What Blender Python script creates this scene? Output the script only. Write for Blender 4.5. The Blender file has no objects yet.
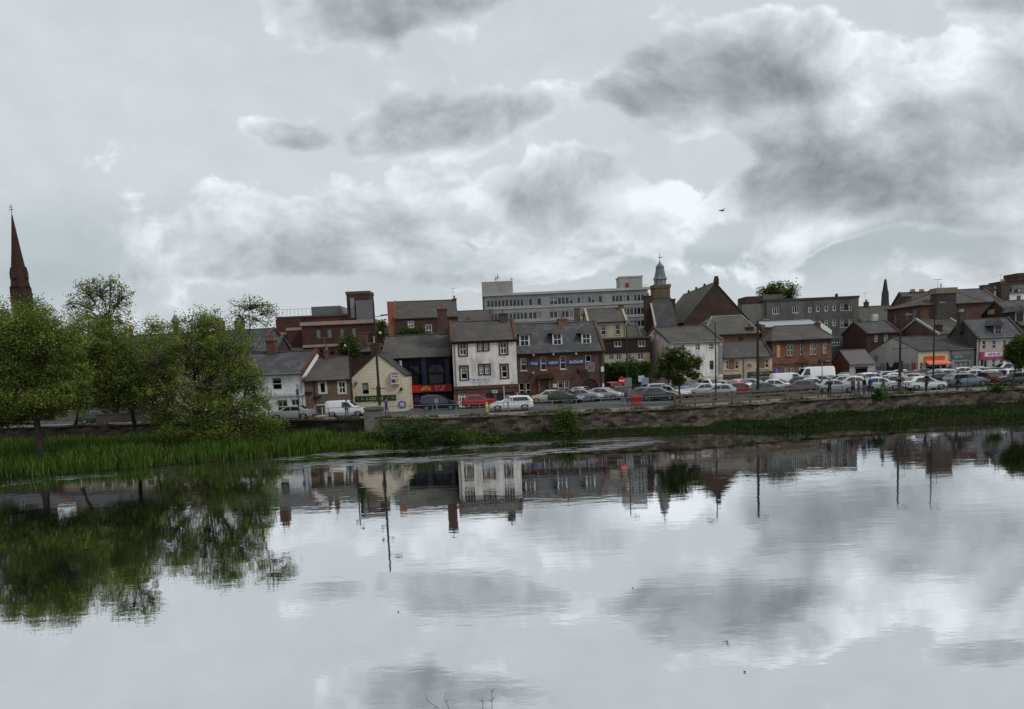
import bpy, bmesh, math, random
from mathutils import Vector, Matrix
from math import radians as R, sin, cos, pi, sqrt, atan2
rnd = random.Random(11)
sc = bpy.context.scene
COL = sc.collection

# ------------------------------------------------------------------ camera
F = 752.0; PITCH = R(6.81); ROLL = R(2.5); CX, CY = 512.0, 453.9; CAMZ = 6.3
_fw = Vector((0, cos(PITCH), -sin(PITCH)))
_r0 = Vector((1, 0, 0)); _u0 = Vector((0, sin(PITCH), cos(PITCH)))
_rt = _r0*cos(ROLL) - _u0*sin(ROLL)
_up = _u0*cos(ROLL) + _r0*sin(ROLL)
CAM = Vector((0, 0, CAMZ))
cam = bpy.data.cameras.new('camera'); cam_o = bpy.data.objects.new('camera', cam); COL.objects.link(cam_o)
m3 = Matrix((_rt, _up, -_fw)).transposed()
cam_o.matrix_world = Matrix.Translation(CAM) @ m3.to_4x4()
cam.sensor_width = 36; cam.lens = F/1024*36; cam.shift_y = (CY-354.5)/1024
cam.clip_start = 0.2; cam.clip_end = 6000
sc.camera = cam_o

def ray(px, py):
    return _fw + _rt*((px-CX)/F) - _up*((py-CY)/F)
def at(px, py, Y):
    d = ray(px, py); return CAM + d*(Y/d.y)
def on_z(px, py, z):
    d = ray(px, py); return CAM + d*((z-CAMZ)/d.z)
def xat(px, Y, z):
    # world x of the point at depth Y and height z that sits in column px
    a, b = -400.0, 400.0
    for _ in range(50):
        m = (a+b)/2; v = Vector((m, Y, z))-CAM
        if CX+F*v.dot(_rt)/v.dot(_fw) < px: a = m
        else: b = m
    return (a+b)/2

# ------------------------------------------------------------------ world: overcast, broken cloud
w = bpy.data.worlds.new('World'); sc.world = w; w.use_nodes = True
NT = w.node_tree; NT.nodes.clear()
SUN_EL, SUN_AZ = R(46), R(122)      # azimuth measured from +Y towards +X
def WN(t, **k):
    n = NT.nodes.new(t)
    for a, b in k.items(): setattr(n, a, b)
    return n
def WM(op, a, b=None, c=None):
    n = WN('ShaderNodeMath', operation=op)
    for i, v in enumerate((a, b, c)):
        if v is None: continue
        if isinstance(v, (int, float)): n.inputs[i].default_value = v
        else: NT.links.new(v, n.inputs[i])
    return n.outputs[0]
def build_sky():
    L = NT.links.new
    tc = WN('ShaderNodeTexCoord'); sx = WN('ShaderNodeSeparateXYZ'); L(tc.outputs['Generated'], sx.inputs[0])
    den = WM('ADD', WM('ABSOLUTE', sx.outputs[1]), 0.15)
    U = WM('DIVIDE', sx.outputs[0], den); V = WM('DIVIDE', sx.outputs[2], den)
    cb = WN('ShaderNodeCombineXYZ'); L(U, cb.inputs[0]); L(V, cb.inputs[1])
    P = cb.outputs[0]
    def noise(scale, detail, rough, stretch=1.0, off=(0, 0, 0), src=None, dist=0.0):
        mp = WN('ShaderNodeMapping'); L(src or P, mp.inputs[0])
        mp.inputs['Scale'].default_value = (scale, scale*stretch, scale); mp.inputs['Location'].default_value = off
        n = WN('ShaderNodeTexNoise'); n.inputs['Scale'].default_value = 1.0
        n.inputs['Detail'].default_value = detail; n.inputs['Roughness'].default_value = rough; n.inputs['Distortion'].default_value = dist
        L(mp.outputs[0], n.inputs['Vector']); return n.outputs['Fac'], n.outputs['Color']
    def sub(v, k):
        a = WN('ShaderNodeVectorMath', operation='SUBTRACT'); L(v, a.inputs[0]); a.inputs[1].default_value = (.5, .5, .5)
        s = WN('ShaderNodeVectorMath', operation='SCALE'); L(a.outputs[0], s.inputs[0]); s.inputs['Scale'].default_value = k; return s.outputs[0]
    def add(a, b):
        n = WN('ShaderNodeVectorMath', operation='ADD'); L(a, n.inputs[0]); L(b, n.inputs[1]); return n.outputs[0]
    def smooth(v, a, b, c=0.0, d=1.0):
        mr = WN('ShaderNodeMapRange', interpolation_type='SMOOTHSTEP'); L(v, mr.inputs['Value'])
        for k, x in (('From Min', a), ('From Max', b), ('To Min', c), ('To Max', d)): mr.inputs[k].default_value = x
        return mr.outputs[0]
    _, c1 = noise(4.0, 3, 0.5, 1.3, (3.1, 2.2, 0))
    PW = add(P, sub(c1, 0.07))
    # billows: the same noise read twice, the second time a little towards the light, gives the relief
    SC, ST = 5.0, 1.25
    n0, _ = noise(SC, 10, 0.60, ST, (7.7, 5.4, 0), PW, .15)
    n1, _ = noise(SC, 6, 0.56, ST, (7.7+.09, 5.4+.14, 0), PW, .15)
    nf, _ = noise(26.0, 5, 0.6, 1.5, (1.3, .9, 0), PW)
    nl, _ = noise(2.2, 3, 0.5, 1.8, (4.3, 9.9, 0))
    relief = WM('MULTIPLY', WM('SUBTRACT', n0, n1), 1.0)
    def uv(px, py):
        d = ray(px, py).normalized(); q = abs(d.y)+.15; return d.x/q, d.z/q
    def blob(px, py, rx, ry, ang=0.0, shade=False):
        u, v = uv(px, py); k = 1/(F*1.15)
        mp = WN('ShaderNodeMapping', vector_type='TEXTURE'); L(PW, mp.inputs[0])
        mp.inputs['Location'].default_value = (u, v, 0); mp.inputs['Rotation'].default_value = (0, 0, R(ang)); mp.inputs['Scale'].default_value = (rx*k*1.5, ry*k*1.5, 1)
        ln = WN('ShaderNodeVectorMath', operation='LENGTH'); L(mp.outputs[0], ln.inputs[0])
        if not shade: return smooth(ln.outputs['Value'], 1.0, 0.15)
        sy = WN('ShaderNodeSeparateXYZ'); L(mp.outputs[0], sy.inputs[0])
        return smooth(ln.outputs['Value'], 1.0, 0.15), smooth(sy.outputs[1], .50, -.30, .30, 1.0)
    cov = WM('MULTIPLY', WM('SUBTRACT', nl, 0.5), .4); drk = 0.015; blue = 0.0
    for (px, py, rx, ry, ang, c, d) in SKY_CLOUDS:
        m, sh = blob(px, py, rx, ry, ang, True); cov = WM('MULTIPLY_ADD', m, c, cov)
        drk = WM('MULTIPLY_ADD', WM('MULTIPLY', m, sh) if d > 0 else m, d*(.84 if d > 0 else 1), drk)
    for (px, py, rx, ry, ang, c) in SKY_GAPS: blue = WM('MULTIPLY_ADD', blob(px, py, rx, ry, ang), c, blue)
    nb, _ = noise(9.5, 4, 0.5, 1.15, (2.4, 8.8, 0), PW)
    bil = WM('ABSOLUTE', WM('SUBTRACT', nb, 0.5))
    T = WM('SUBTRACT', WM('ADD', WM('ADD', WM('MULTIPLY', WM('SUBTRACT', n0, 0.5), 2.3), WM('MULTIPLY', WM('SUBTRACT', bil, .09), 1.9)), cov), 0.16)
    D = smooth(T, -0.02, 0.22); thick = smooth(WM('MULTIPLY_ADD', T, .45, WM('MULTIPLY', cov, .55)), 0.0, 0.55)
    body = WM('ADD', WM('MULTIPLY', smooth(T, .40, .08), 0.065), WM('MULTIPLY', relief, 0.85))
    body = WM('SUBTRACT', body, WM('MULTIPLY', drk, WM('MULTIPLY_ADD', thick, 0.75, 0.25)))
    veil = WM('ADD', 0.845, WM('MULTIPLY', WM('SUBTRACT', nl, 0.5), 0.06)); veil = WM('SUBTRACT', veil, WM('MULTIPLY', blue, 0.085)); veil = WM('ADD', veil, WM('MULTIPLY', WM('SUBTRACT', nf, 0.5), 0.035))
    veil = WM('ADD', veil, WM('MULTIPLY', relief, 0.10))
    val = WM('ADD', veil, WM('MULTIPLY', D, WM('ADD', body, WM('MULTIPLY', blue, 0.05))))
    lin = WM('POWER', WM('MINIMUM', WM('MAXIMUM', val, 0.3), 0.99), 2.25)
    cr = WN('ShaderNodeValToRGB'); L(val, cr.inputs[0]); e = cr.color_ramp.elements
    e[0].position = 0.55; e[0].color = (0.90, 0.985, 1.035, 1)
    e[1].position = 0.92; e[1].color = (0.945, 0.993, 1.04, 1)
    mixb = WN('ShaderNodeMix', data_type='RGBA'); L(WM('MINIMUM', WM('MULTIPLY', blue, WM('MULTIPLY_ADD', D, -.75, 1.0)), 1.0), mixb.inputs['Factor'])
    L(cr.outputs[0], mixb.inputs['A']); mixb.inputs['B'].default_value = (0.87, 0.995, 1.05, 1)
    bgc = WN('ShaderNodeBackground'); L(mixb.outputs['Result'], bgc.inputs['Color']); L(lin, bgc.inputs['Strength'])
    sky = WN('ShaderNodeTexSky', sky_type='NISHITA'); sky.sun_disc = False
    sky.sun_elevation = SUN_EL; sky.sun_rotation = SUN_AZ; sky.air_density = 1.0; sky.dust_density = 2.0
    bgs = WN('ShaderNodeBackground'); L(sky.outputs[0], bgs.inputs['Color']); bgs.inputs['Strength'].default_value = 0.07
    mx = WN('ShaderNodeMixShader'); mx.inputs[0].default_value = 0.96
    L(bgs.outputs[0], mx.inputs[1]); L(bgc.outputs[0], mx.inputs[2])
    out = WN('ShaderNodeOutputWorld'); L(mx.outputs[0], out.inputs[0])
# where the cloud stands, in the direction of (px, py): rx, ry, tilt, cover, greyness (negative: bright white)
SKY_CLOUDS = [
    (560, 250, 520, 34, 2, .22, .0), (880, 210, 200, 50, 2, .2, .02),
    (365, -8, 110, 48, 0, .66, .19), (480, -2, 110, 20, 0, .35, .09),
    (420, 92, 60, 40, 0, .50, .115), (470, 120, 60, 26, 0, .42, .10), (350, 122, 80, 32, 8, .54, .12), (590, 120, 30, 40, 0, -.25, 0), (268, 124, 40, 22, 0, .52, .11), (530, 104, 66, 28, 0, .54, .11),
    (270, 232, 130, 54, 4, .50, .035), (255, 264, 110, 16, 0, .3, .05), (230, 200, 46, 24, 0, .25, -.03), (385, 262, 38, 20, 0, .55, -.10), (355, 272, 28, 13, 0, .3, -.04),
    (100, 60, 160, 70, 0, -.35, 0), (180, 160, 110, 14, 8, -.2, 0),
    (690, 82, 110, 48, 14, .66, .135), (635, 90, 46, 26, 8, .40, .10), (795, 55, 76, 36, 0, .42, .07), (700, 130, 80, 16, 12, .2, -.05), (560, 40, 80, 40, 20, -.25, 0), (690, 165, 60, 12, 0, -.2, 0),
    (825, 140, 88, 70, 0, .78, .125), (910, 165, 130, 58, 10, .74, .125), (1000, 120, 76, 96, 20, .60, .09), (950, 68, 30, 40, -35, .2, -.15), (870, 56, 60, 16, 8, .2, -.06), (865, 100, 30, 26, 0, .1, -.07),
    (560, 184, 76, 34, 4, .60, .115), (625, 168, 72, 20, 0, .52, .105), (600, 222, 95, 28, 0, .5, .035), (645, 192, 46, 20, 0, .3, -.11), (692, 198, 40, 22, 0, .4, -.12), (742, 190, 36, 28, 0, .4, .08),
    (825, 230, 50, 18, 0, .6, -.11), (785, 246, 50, 14, 0, .5, -.09), (770, 272, 60, 14, 0, .30, -.04), (930, 243, 130, 6, 2, -.1, .06), (895, 222, 90, 9, 3, .35, -.05), (600, 268, 130, 16, 0, .28, -.01), (980, 268, 90, 14, 0, .30, -.03), (460, 285, 80, 10, 0, .4, 0), (1012, 0, 60, 18, 0, .5, .13),
]
SKY_GAPS = [(60, 240, 130, 38, 4, .75), (25, 285, 110, 26, 0, .6), (440, 245, 80, 34, 0, .55), (540, 250, 76, 16, 0, .75), (700, 258, 110, 14, 0, .7), (930, 246, 150, 20, 2, .8), (725, 215, 56, 24, 0, .35), (512, 300, 800, 46, 2, .35)]
build_sky()
w.cycles.sampling_method = 'NONE'

sun = bpy.data.lights.new('sun', 'SUN'); sun.energy = 1.5; sun.angle = R(14); sun.color = (1, .97, .92)
sun_o = bpy.data.objects.new('sun', sun); COL.objects.link(sun_o)
sd = Vector((sin(SUN_AZ)*cos(SUN_EL), cos(SUN_AZ)*cos(SUN_EL), sin(SUN_EL)))
sun_o.rotation_euler = sd.to_track_quat('Z', 'Y').to_euler(); sun_o.location = (60, 40, 90)

vs = sc.view_settings
vs.view_transform = 'Standard'; vs.look = 'None'; vs.exposure = 0.0; vs.gamma = 1.0; vs.use_curve_mapping = False
sc.render.engine = 'CYCLES'
sc.cycles.max_bounces = 5; sc.cycles.diffuse_bounces = 2; sc.cycles.glossy_bounces = 3; sc.cycles.transparent_max_bounces = 6
sc.cycles.caustics_reflective = False; sc.cycles.caustics_refractive = False

# ------------------------------------------------------------------ materials
MATS = {}
def nodes_of(name):
    m = bpy.data.materials.new(name); m.use_nodes = True
    nt = m.node_tree; b = nt.nodes['Principled BSDF']; return m, nt, b
def rgb(c): return (c[0], c[1], c[2], 1)
def mat(name, col, rough=.7, var=.25, scale=3.0, stretch=(1, 1, 1), metal=0.0, spec=.3, tint=None, tint_amt=.5, tint_scale=.6, bump=0.0, bscale=None, detail=6, tint_stretch=(1, 1, 1), tint_lo=.48, tint_hi=.62):
    """plain surface with two sizes of noise in its own colour, an optional patchy second colour and a bump"""
    if name in MATS: return MATS[name]
    m, nt, b = nodes_of(name); L = nt.links.new
    b.inputs['Roughness'].default_value = rough; b.inputs['Metallic'].default_value = metal; b.inputs['Specular IOR Level'].default_value = spec
    tc = nt.nodes.new('ShaderNodeTexCoord')
    def nz(s, st, d=detail, ofs=0):
        mp = nt.nodes.new('ShaderNodeMapping'); mp.inputs['Scale'].default_value = (s*st[0], s*st[1], s*st[2]); mp.inputs['Location'].default_value = (ofs, ofs, ofs)
        L(tc.outputs['Object'], mp.inputs[0])
        n = nt.nodes.new('ShaderNodeTexNoise'); n.inputs['Scale'].default_value = 1; n.inputs['Detail'].default_value = d; n.inputs['Roughness'].default_value = .65
        L(mp.outputs[0], n.inputs['Vector']); return n.outputs['Fac']
    n1 = nz(scale, stretch)
    cr = nt.nodes.new('ShaderNodeValToRGB'); e = cr.color_ramp.elements
    e[0].position = .3; e[1].position = .7
    e[0].color = rgb([c*(1-var) for c in col]); e[1].color = rgb([min(1, c*(1+var)) for c in col])
    L(n1, cr.inputs[0]); out = cr.outputs[0]
    if tint:
        n2 = nz(tint_scale, tint_stretch, 8, 3.3)
        mr = nt.nodes.new('ShaderNodeMapRange'); mr.inputs['From Min'].default_value = tint_lo; mr.inputs['From Max'].default_value = tint_hi; mr.inputs['To Max'].default_value = tint_amt
        L(n2, mr.inputs['Value'])
        mx = nt.nodes.new('ShaderNodeMix'); mx.data_type = 'RGBA'; L(mr.outputs[0], mx.inputs['Factor']); L(out, mx.inputs['A']); mx.inputs['B'].default_value = rgb(tint); out = mx.outputs['Result']
    L(out, b.inputs['Base Color'])
    if bump:
        n3 = nz(bscale or scale*3, (1, 1, 1), 4, 9.1)
        bp = nt.nodes.new('ShaderNodeBump'); bp.inputs['Strength'].default_value = bump; bp.inputs['Distance'].default_value = .05
        L(n3, bp.inputs['Height']); L(bp.outputs[0], b.inputs['Normal'])
    MATS[name] = m; return m
def brick_mat(name, c1, c2, mortar, scale=1.0, bw=.5, rh=.16, msize=.012, rough=.85, tint=None, tint_amt=.5, bump=.3, var=.3):
    """coursed masonry on vertical walls: courses follow object z, lengths follow x + y"""
    if name in MATS: return MATS[name]
    m, nt, b = nodes_of(name); L = nt.links.new
    b.inputs['Roughness'].default_value = rough; b.inputs['Specular IOR Level'].default_value = .2
    tc = nt.nodes.new('ShaderNodeTexCoord'); s = nt.nodes.new('ShaderNodeSeparateXYZ'); L(tc.outputs['Object'], s.inputs[0])
    ad = nt.nodes.new('ShaderNodeMath'); ad.operation = 'ADD'; L(s.outputs[0], ad.inputs[0]); L(s.outputs[1], ad.inputs[1])
    cb = nt.nodes.new('ShaderNodeCombineXYZ'); L(ad.outputs[0], cb.inputs[0]); L(s.outputs[2], cb.inputs[1])
    br = nt.nodes.new('ShaderNodeTexBrick'); L(cb.outputs[0], br.inputs['Vector'])
    br.inputs['Color1'].default_value = rgb(c1); br.inputs['Color2'].default_value = rgb(c2); br.inputs['Mortar'].default_value = rgb(mortar)
    br.inputs['Scale'].default_value = scale; br.inputs['Mortar Size'].default_value = msize; br.inputs['Brick Width'].default_value = bw; br.inputs['Row Height'].default_value = rh
    n = nt.nodes.new('ShaderNodeTexNoise'); n.inputs['Scale'].default_value = .9; n.inputs['Detail'].default_value = 8; n.inputs['Roughness'].default_value = .7; L(tc.outputs['Object'], n.inputs['Vector'])
    mr = nt.nodes.new('ShaderNodeMapRange'); mr.inputs['From Min'].default_value = .3; mr.inputs['From Max'].default_value = .7; mr.inputs['To Min'].default_value = 1-var; mr.inputs['To Max'].default_value = 1+var*.6; L(n.outputs['Fac'], mr.inputs['Value'])
    mu = nt.nodes.new('ShaderNodeVectorMath'); mu.operation = 'SCALE'; L(br.outputs['Color'], mu.inputs[0]); L(mr.outputs[0], mu.inputs['Scale']); out = mu.outputs[0]
    if tint:
        n2 = nt.nodes.new('ShaderNodeTexNoise'); n2.inputs['Scale'].default_value = .45; n2.inputs['Detail'].default_value = 7; L(tc.outputs['Object'], n2.inputs['Vector'])
        m2 = nt.nodes.new('ShaderNodeMapRange'); m2.inputs['From Min'].default_value = .48; m2.inputs['From Max'].default_value = .62; m2.inputs['To Max'].default_value = tint_amt; L(n2.outputs['Fac'], m2.inputs['Value'])
        mx = nt.nodes.new('ShaderNodeMix'); mx.data_type = 'RGBA'; L(m2.outputs[0], mx.inputs['Factor']); L(out, mx.inputs['A']); mx.inputs['B'].default_value = rgb(tint); out = mx.outputs['Result']
    L(out, b.inputs['Base Color'])
    bp = nt.nodes.new('ShaderNodeBump'); bp.inputs['Strength'].default_value = bump; bp.inputs['Distance'].default_value = .03; L(br.outputs['Fac'], bp.inputs['Height']); bp.invert = True; L(bp.outputs[0], b.inputs['Normal'])
    MATS[name] = m; return m
def gloss(name, col, rough=.05, spec=.5, metal=0.0, coat=0.0):
    if name in MATS: return MATS[name]
    m, nt, b = nodes_of(name)
    b.inputs['Base Color'].default_value = rgb(col); b.inputs['Roughness'].default_value = rough; b.inputs['Specular IOR Level'].default_value = spec; b.inputs['Metallic'].default_value = metal; b.inputs['Coat Weight'].default_value = coat
    MATS[name] = m; return m

# ------------------------------------------------------------------ mesh builder and object helpers
class MB:
    def __init__(s): s.v = []; s.f = []; s.m = []
    def vert(s, p): s.v.append(tuple(p)); return len(s.v)-1
    def face(s, pts, m=0):
        i = len(s.v); s.v += [tuple(p) for p in pts]; s.f.append(tuple(range(i, i+len(pts)))); s.m.append(m)
    def box(s, x0, y0, z0, x1, y1, z1, m=0):
        p = [(x0, y0, z0), (x1, y0, z0), (x1, y1, z0), (x0, y1, z0), (x0, y0, z1), (x1, y0, z1), (x1, y1, z1), (x0, y1, z1)]
        i = len(s.v); s.v += p
        for q in ((0, 3, 2, 1), (4, 5, 6, 7), (0, 1, 5, 4), (1, 2, 6, 5), (2, 3, 7, 6), (3, 0, 4, 7)): s.f.append(tuple(i+k for k in q)); s.m.append(m)
    def prism(s, poly, ext, m=0):
        """closed polygon (3D points) extruded by the vector ext"""
        n = len(poly); i = len(s.v); e = Vector(ext)
        s.v += [tuple(p) for p in poly] + [tuple(Vector(p)+e) for p in poly]
        s.f.append(tuple(range(i+n-1, i-1, -1))); s.m.append(m); s.f.append(tuple(range(i+n, i+2*n))); s.m.append(m)
        for k in range(n): s.f.append((i+k, i+(k+1) % n, i+n+(k+1) % n, i+n+k)); s.m.append(m)
    def tube(s, pts, r, n=8, m=0, cap=True):
        """tube through pts; r is a number or one radius per point"""
        pts = [Vector(p) for p in pts]; rs = r if isinstance(r, (list, tuple)) else [r]*len(pts)
        base = len(s.v); ref = Vector((0, 0, 1))
        for k, p in enumerate(pts):
            t = (pts[min(k+1, len(pts)-1)]-pts[max(k-1, 0)]).normalized()
            a = t.cross(ref if abs(t.z) < .95 else Vector((1, 0, 0))).normalized(); b = t.cross(a)
            for q in range(n):
                an = 2*pi*q/n; s.v.append(tuple(p+(a*cos(an)+b*sin(an))*rs[k]))
        for k in range(len(pts)-1):
            for q in range(n):
                s.f.append((base+k*n+q, base+k*n+(q+1) % n, base+(k+1)*n+(q+1) % n, base+(k+1)*n+q)); s.m.append(m)
        if cap:
            s.f.append(tuple(base+q for q in range(n-1, -1, -1))); s.m.append(m)
            e = base+(len(pts)-1)*n; s.f.append(tuple(e+q for q in range(n))); s.m.append(m)
    def lathe(s, prof, c=(0, 0, 0), n=12, m=0, rot=0.0):
        base = len(s.v)
        for (r, z) in prof:
            for q in range(n): a = 2*pi*q/n+rot; s.v.append((c[0]+r*cos(a), c[1]+r*sin(a), c[2]+z))
        for k in range(len(prof)-1):
            for q in range(n): s.f.append((base+k*n+q, base+k*n+(q+1) % n, base+(k+1)*n+(q+1) % n, base+(k+1)*n+q)); s.m.append(m)
        s.f.append(tuple(base+q for q in range(n-1, -1, -1))); s.m.append(m)
        e = base+(len(prof)-1)*n; s.f.append(tuple(e+q for q in range(n))); s.m.append(m)
    def build(s, name, mats, parent=None, smooth=False, merge=False):
        me = bpy.data.meshes.new(name); me.from_pydata(s.v, [], s.f)
        for m in (mats if isinstance(mats, (list, tuple)) else [mats]): me.materials.append(m)
        if any(s.m): me.polygons.foreach_set('material_index', s.m)
        if merge:
            bm = bmesh.new(); bm.from_mesh(me); bmesh.ops.remove_doubles(bm, verts=bm.verts, dist=.0005); bmesh.ops.recalc_face_normals(bm, faces=bm.faces); bm.to_mesh(me); bm.free()
        if smooth: me.shade_smooth() if smooth is True else me.shade_smooth()
        me.update(); o = bpy.data.objects.new(name, me); COL.objects.link(o)
        if parent: o.parent = parent
        return o
def tag(o, label=None, cat=None, group=None, kind=None):
    if label: o['label'] = label
    if cat: o['category'] = cat
    if group: o['group'] = group
    if kind: o['kind'] = kind
    return o
def empty(name, loc, rz=0.0, label=None, cat=None, group=None):
    o = bpy.data.objects.new(name, None); o.empty_display_size = .3; COL.objects.link(o); o.location = loc; o.rotation_euler = (0, 0, rz)
    return tag(o, label, cat, group)
def children(o): return list(o.children)
def copy_tree(o, parent=None):
    c = o.copy(); COL.objects.link(c)
    if parent: c.parent = parent
    for ch in children(o): copy_tree(ch, c)
    return c
def text_mb(txt, size, depth=.01):
    cu = bpy.data.curves.new('lettering', 'FONT'); cu.body = txt; cu.size = size; cu.extrude = depth; cu.align_x = 'CENTER'; cu.align_y = 'CENTER'
    o = bpy.data.objects.new('lettering', cu); COL.objects.link(o)
    dg = bpy.context.evaluated_depsgraph_get(); me = bpy.data.meshes.new_from_object(o.evaluated_get(dg))
    COL.objects.unlink(o); bpy.data.objects.remove(o); bpy.data.curves.remove(cu)
    return me
# ------------------------------------------------------------------ setting: river, bank, road
GZ = 1.8
def lerp(a, b, t): return a+(b-a)*t
def poly_at(pts, x):
    if x <= pts[0][0]: return pts[0][1]
    for (x0, y0), (x1, y1) in zip(pts, pts[1:]):
        if x <= x1: return lerp(y0, y1, (x-x0)/(x1-x0))
    return pts[-1][1]
# waterline, foot of the wall and the wall, as plan lines x -> y
SHORE = [(-300, 48), (-60, 48.5), (-36, 50.6), (-25, 55), (-14, 60.5), (-4, 62.3), (10, 61.2), (22, 60.4), (60, 58.5), (300, 57)]
WALL = [(-300, 80), (-50, 79), (-30, 76), (-18, 70), (-8, 66.6), (0, 65.2), (15, 64.7), (21, 66.3), (30, 69.4), (50, 72), (300, 80)]
WALL_H = 1.95
def shore(x): return poly_at(SHORE, x)
def wally(x): return poly_at(WALL, x)
def toe(x): return poly_at([(-20, .55), (-8, .32), (16, .22), (40, .6)], x)
XS = [x*1.0 for x in range(-130, 131, 1)]
XS = [-300, -200]+XS+[200, 300]

# water
def water_mat():
    m, nt, b = nodes_of('river water'); L = nt.links.new; N = nt.nodes
    N.remove(b)
    tc = N.new('ShaderNodeTexCoord')
    def noise(sx, sy, detail, ofs=0, rough=.5):
        mp = N.new('ShaderNodeMapping'); mp.inputs['Scale'].default_value = (sx, sy, 1); mp.inputs['Location'].default_value = (ofs, ofs, 0); L(tc.outputs['Object'], mp.inputs[0])
        n = N.new('ShaderNodeTexNoise'); n.inputs['Scale'].default_value = 1; n.inputs['Detail'].default_value = detail; n.inputs['Roughness'].default_value = rough; L(mp.outputs[0], n.inputs['Vector']); return n.outputs['Fac']
    def M(op, a, b=None):
        n = N.new('ShaderNodeMath'); n.operation = op
        for i, v in enumerate((a, b)):
            if v is None: continue
            if isinstance(v, (int, float)): n.inputs[i].default_value = v
            else: L(v, n.inputs[i])
        return n.outputs[0]
    def MR(v, a, b, c=0.0, d=1.0, smooth=True):
        n = N.new('ShaderNodeMapRange'); n.interpolation_type = 'SMOOTHSTEP' if smooth else 'LINEAR'
        L(v, n.inputs['Value']); n.inputs['From Min'].default_value = a; n.inputs['From Max'].default_value = b; n.inputs['To Min'].default_value = c; n.inputs['To Max'].default_value = d; return n.outputs[0]
    s = N.new('ShaderNodeSeparateXYZ'); L(tc.outputs['Object'], s.inputs[0]); X, Y = s.outputs[0], s.outputs[1]
    # band of broken water running down from the weir: centre line y = f(x)
    warp = M('MULTIPLY', M('SUBTRACT', noise(.12, .12, 3, 5), .5), 4.0)
    def band(fc, half, soft):
        d = M('ABSOLUTE', M('SUBTRACT', M('ADD', Y, warp), fc)); return MR(d, half+soft, half, 0, 1)
    c1 = M('ADD', MR(X, -36, -13, 48.2, 57.6, False), MR(X, -13, 4, 0, 2.0, False))
    b1 = M('MULTIPLY', band(c1, 1.0, 1.6), MR(X, 16, 9))
    c2 = M('ADD', 51.8, MR(X, 0, 14, 0, 6.0, False))
    b2 = M('MULTIPLY', M('MULTIPLY', band(c2, .8, 1.6), MR(X, 17, 12)), MR(X, -24, -10))
    rough_zone = M('MAXIMUM', b1, M('MULTIPLY', b2, .9))
    patch = MR(noise(.5, 1.6, 4, 2), .42, .60)
    rz = M('MULTIPLY', rough_zone, patch)
    calm = M('MULTIPLY', MR(noise(.035, .12, 3, 8.0), .35, .7, .5, 1.25), MR(Y, 12, 40, .75, 1.15))
    h = M('ADD', M('MULTIPLY', noise(.55, 1.25, 3, 1, .45), .0046), M('MULTIPLY', noise(1.6, 4.5, 2, 4, .5), .0015))
    h = M('MULTIPLY', h, calm)
    h = M('ADD', h, M('MULTIPLY', M('MULTIPLY', noise(2.2, 5.5, 3, 3, .6), .040), rz))
    bp = N.new('ShaderNodeBump'); bp.inputs['Strength'].default_value = 1.0; bp.inputs['Distance'].default_value = 1.0; L(h, bp.inputs['Height'])
    gl = N.new('ShaderNodeBsdfGlossy'); gl.inputs['Roughness'].default_value = .015; gl.inputs['Color'].default_value = (.95, .965, .975, 1); L(bp.outputs[0], gl.inputs['Normal'])
    df = N.new('ShaderNodeBsdfDiffuse'); df.inputs['Color'].default_value = (.020, .024, .022, 1)
    fr = N.new('ShaderNodeFresnel'); fr.inputs['IOR'].default_value = 3.2
    fac = MR(fr.outputs[0], .28, .60, .86, .95, False)
    mx = N.new('ShaderNodeMixShader'); L(fac, mx.inputs[0]); L(df.outputs[0], mx.inputs[1]); L(gl.outputs[0], mx.inputs[2])
    L(mx.outputs[0], N['Material Output'].inputs[0]); return m
b = MB(); b.face([(-900, -40, 0), (900, -40, 0), (900, 70, 0), (-900, 70, 0)])
tag(b.build('water', water_mat()), kind='structure')

# ground behind: one sheet far out, road sheet, footway and bank
asphalt = mat('asphalt', (.06, .06, .062), .9, .2, 2.0, tint=(.10, .10, .10), tint_amt=.5, tint_scale=.3)
earth = mat('bank earth', (.016, .015, .008), .95, .5, 2.0, spec=.02, tint=(.010, .016, .005), tint_amt=.8, tint_scale=.5)
b = MB()
for x0, x1 in zip(XS, XS[1:]):
    prev = None
    prof = lambda x: [(x, shore(x)-1.2, -.45), (x, shore(x), .05), (x, lerp(shore(x), wally(x), .35), toe(x)*.65), (x, wally(x)+.1, toe(x))]
    a, c = prof(x0), prof(x1)
    for k in range(3): b.face([a[k], c[k], c[k+1], a[k+1]])
tag(b.build('riverbank', earth, merge=True), kind='structure')
b = MB(); b.face([(-900, 60, GZ-.03), (900, 60, GZ-.03), (900, 2500, GZ-.03), (-900, 2500, GZ-.03)])
# keep the sheet clear of the river: start it at the wall line
b = MB()
for x0, x1 in zip([-900]+XS, XS+[900]):
    b.face([(x0, wally(x0)+.5, GZ-.03), (x1, wally(x1)+.5, GZ-.03), (x1, 2500, GZ-.03), (x0, 2500, GZ-.03)])
tag(b.build('ground', mat('town ground', (.09, .085, .075), .95, .2, .6)), kind='structure')
def strip(name, m, o0, o1, z, x0=-130, x1=130, kind='structure', y1=None):
    b = MB(); xs = [x for x in XS if x0 <= x <= x1]
    for a, c in zip(xs, xs[1:]):
        b.face([(a, wally(a)+o0, z), (c, wally(c)+o0, z), (c, (wally(c)+o1 if y1 is None else y1), z), (a, (wally(a)+o1 if y1 is None else y1), z)])
    return tag(b.build(name, m, merge=True), kind=kind)
strip('road', asphalt, 3.6, 0, GZ, y1=104)
pave = mat('footway paving', (.17, .155, .145), .9, .2, 3, tint=(.2, .15, .13), tint_amt=.5)
b = MB(); xs = [x for x in XS if -130 <= x <= 130]
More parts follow.
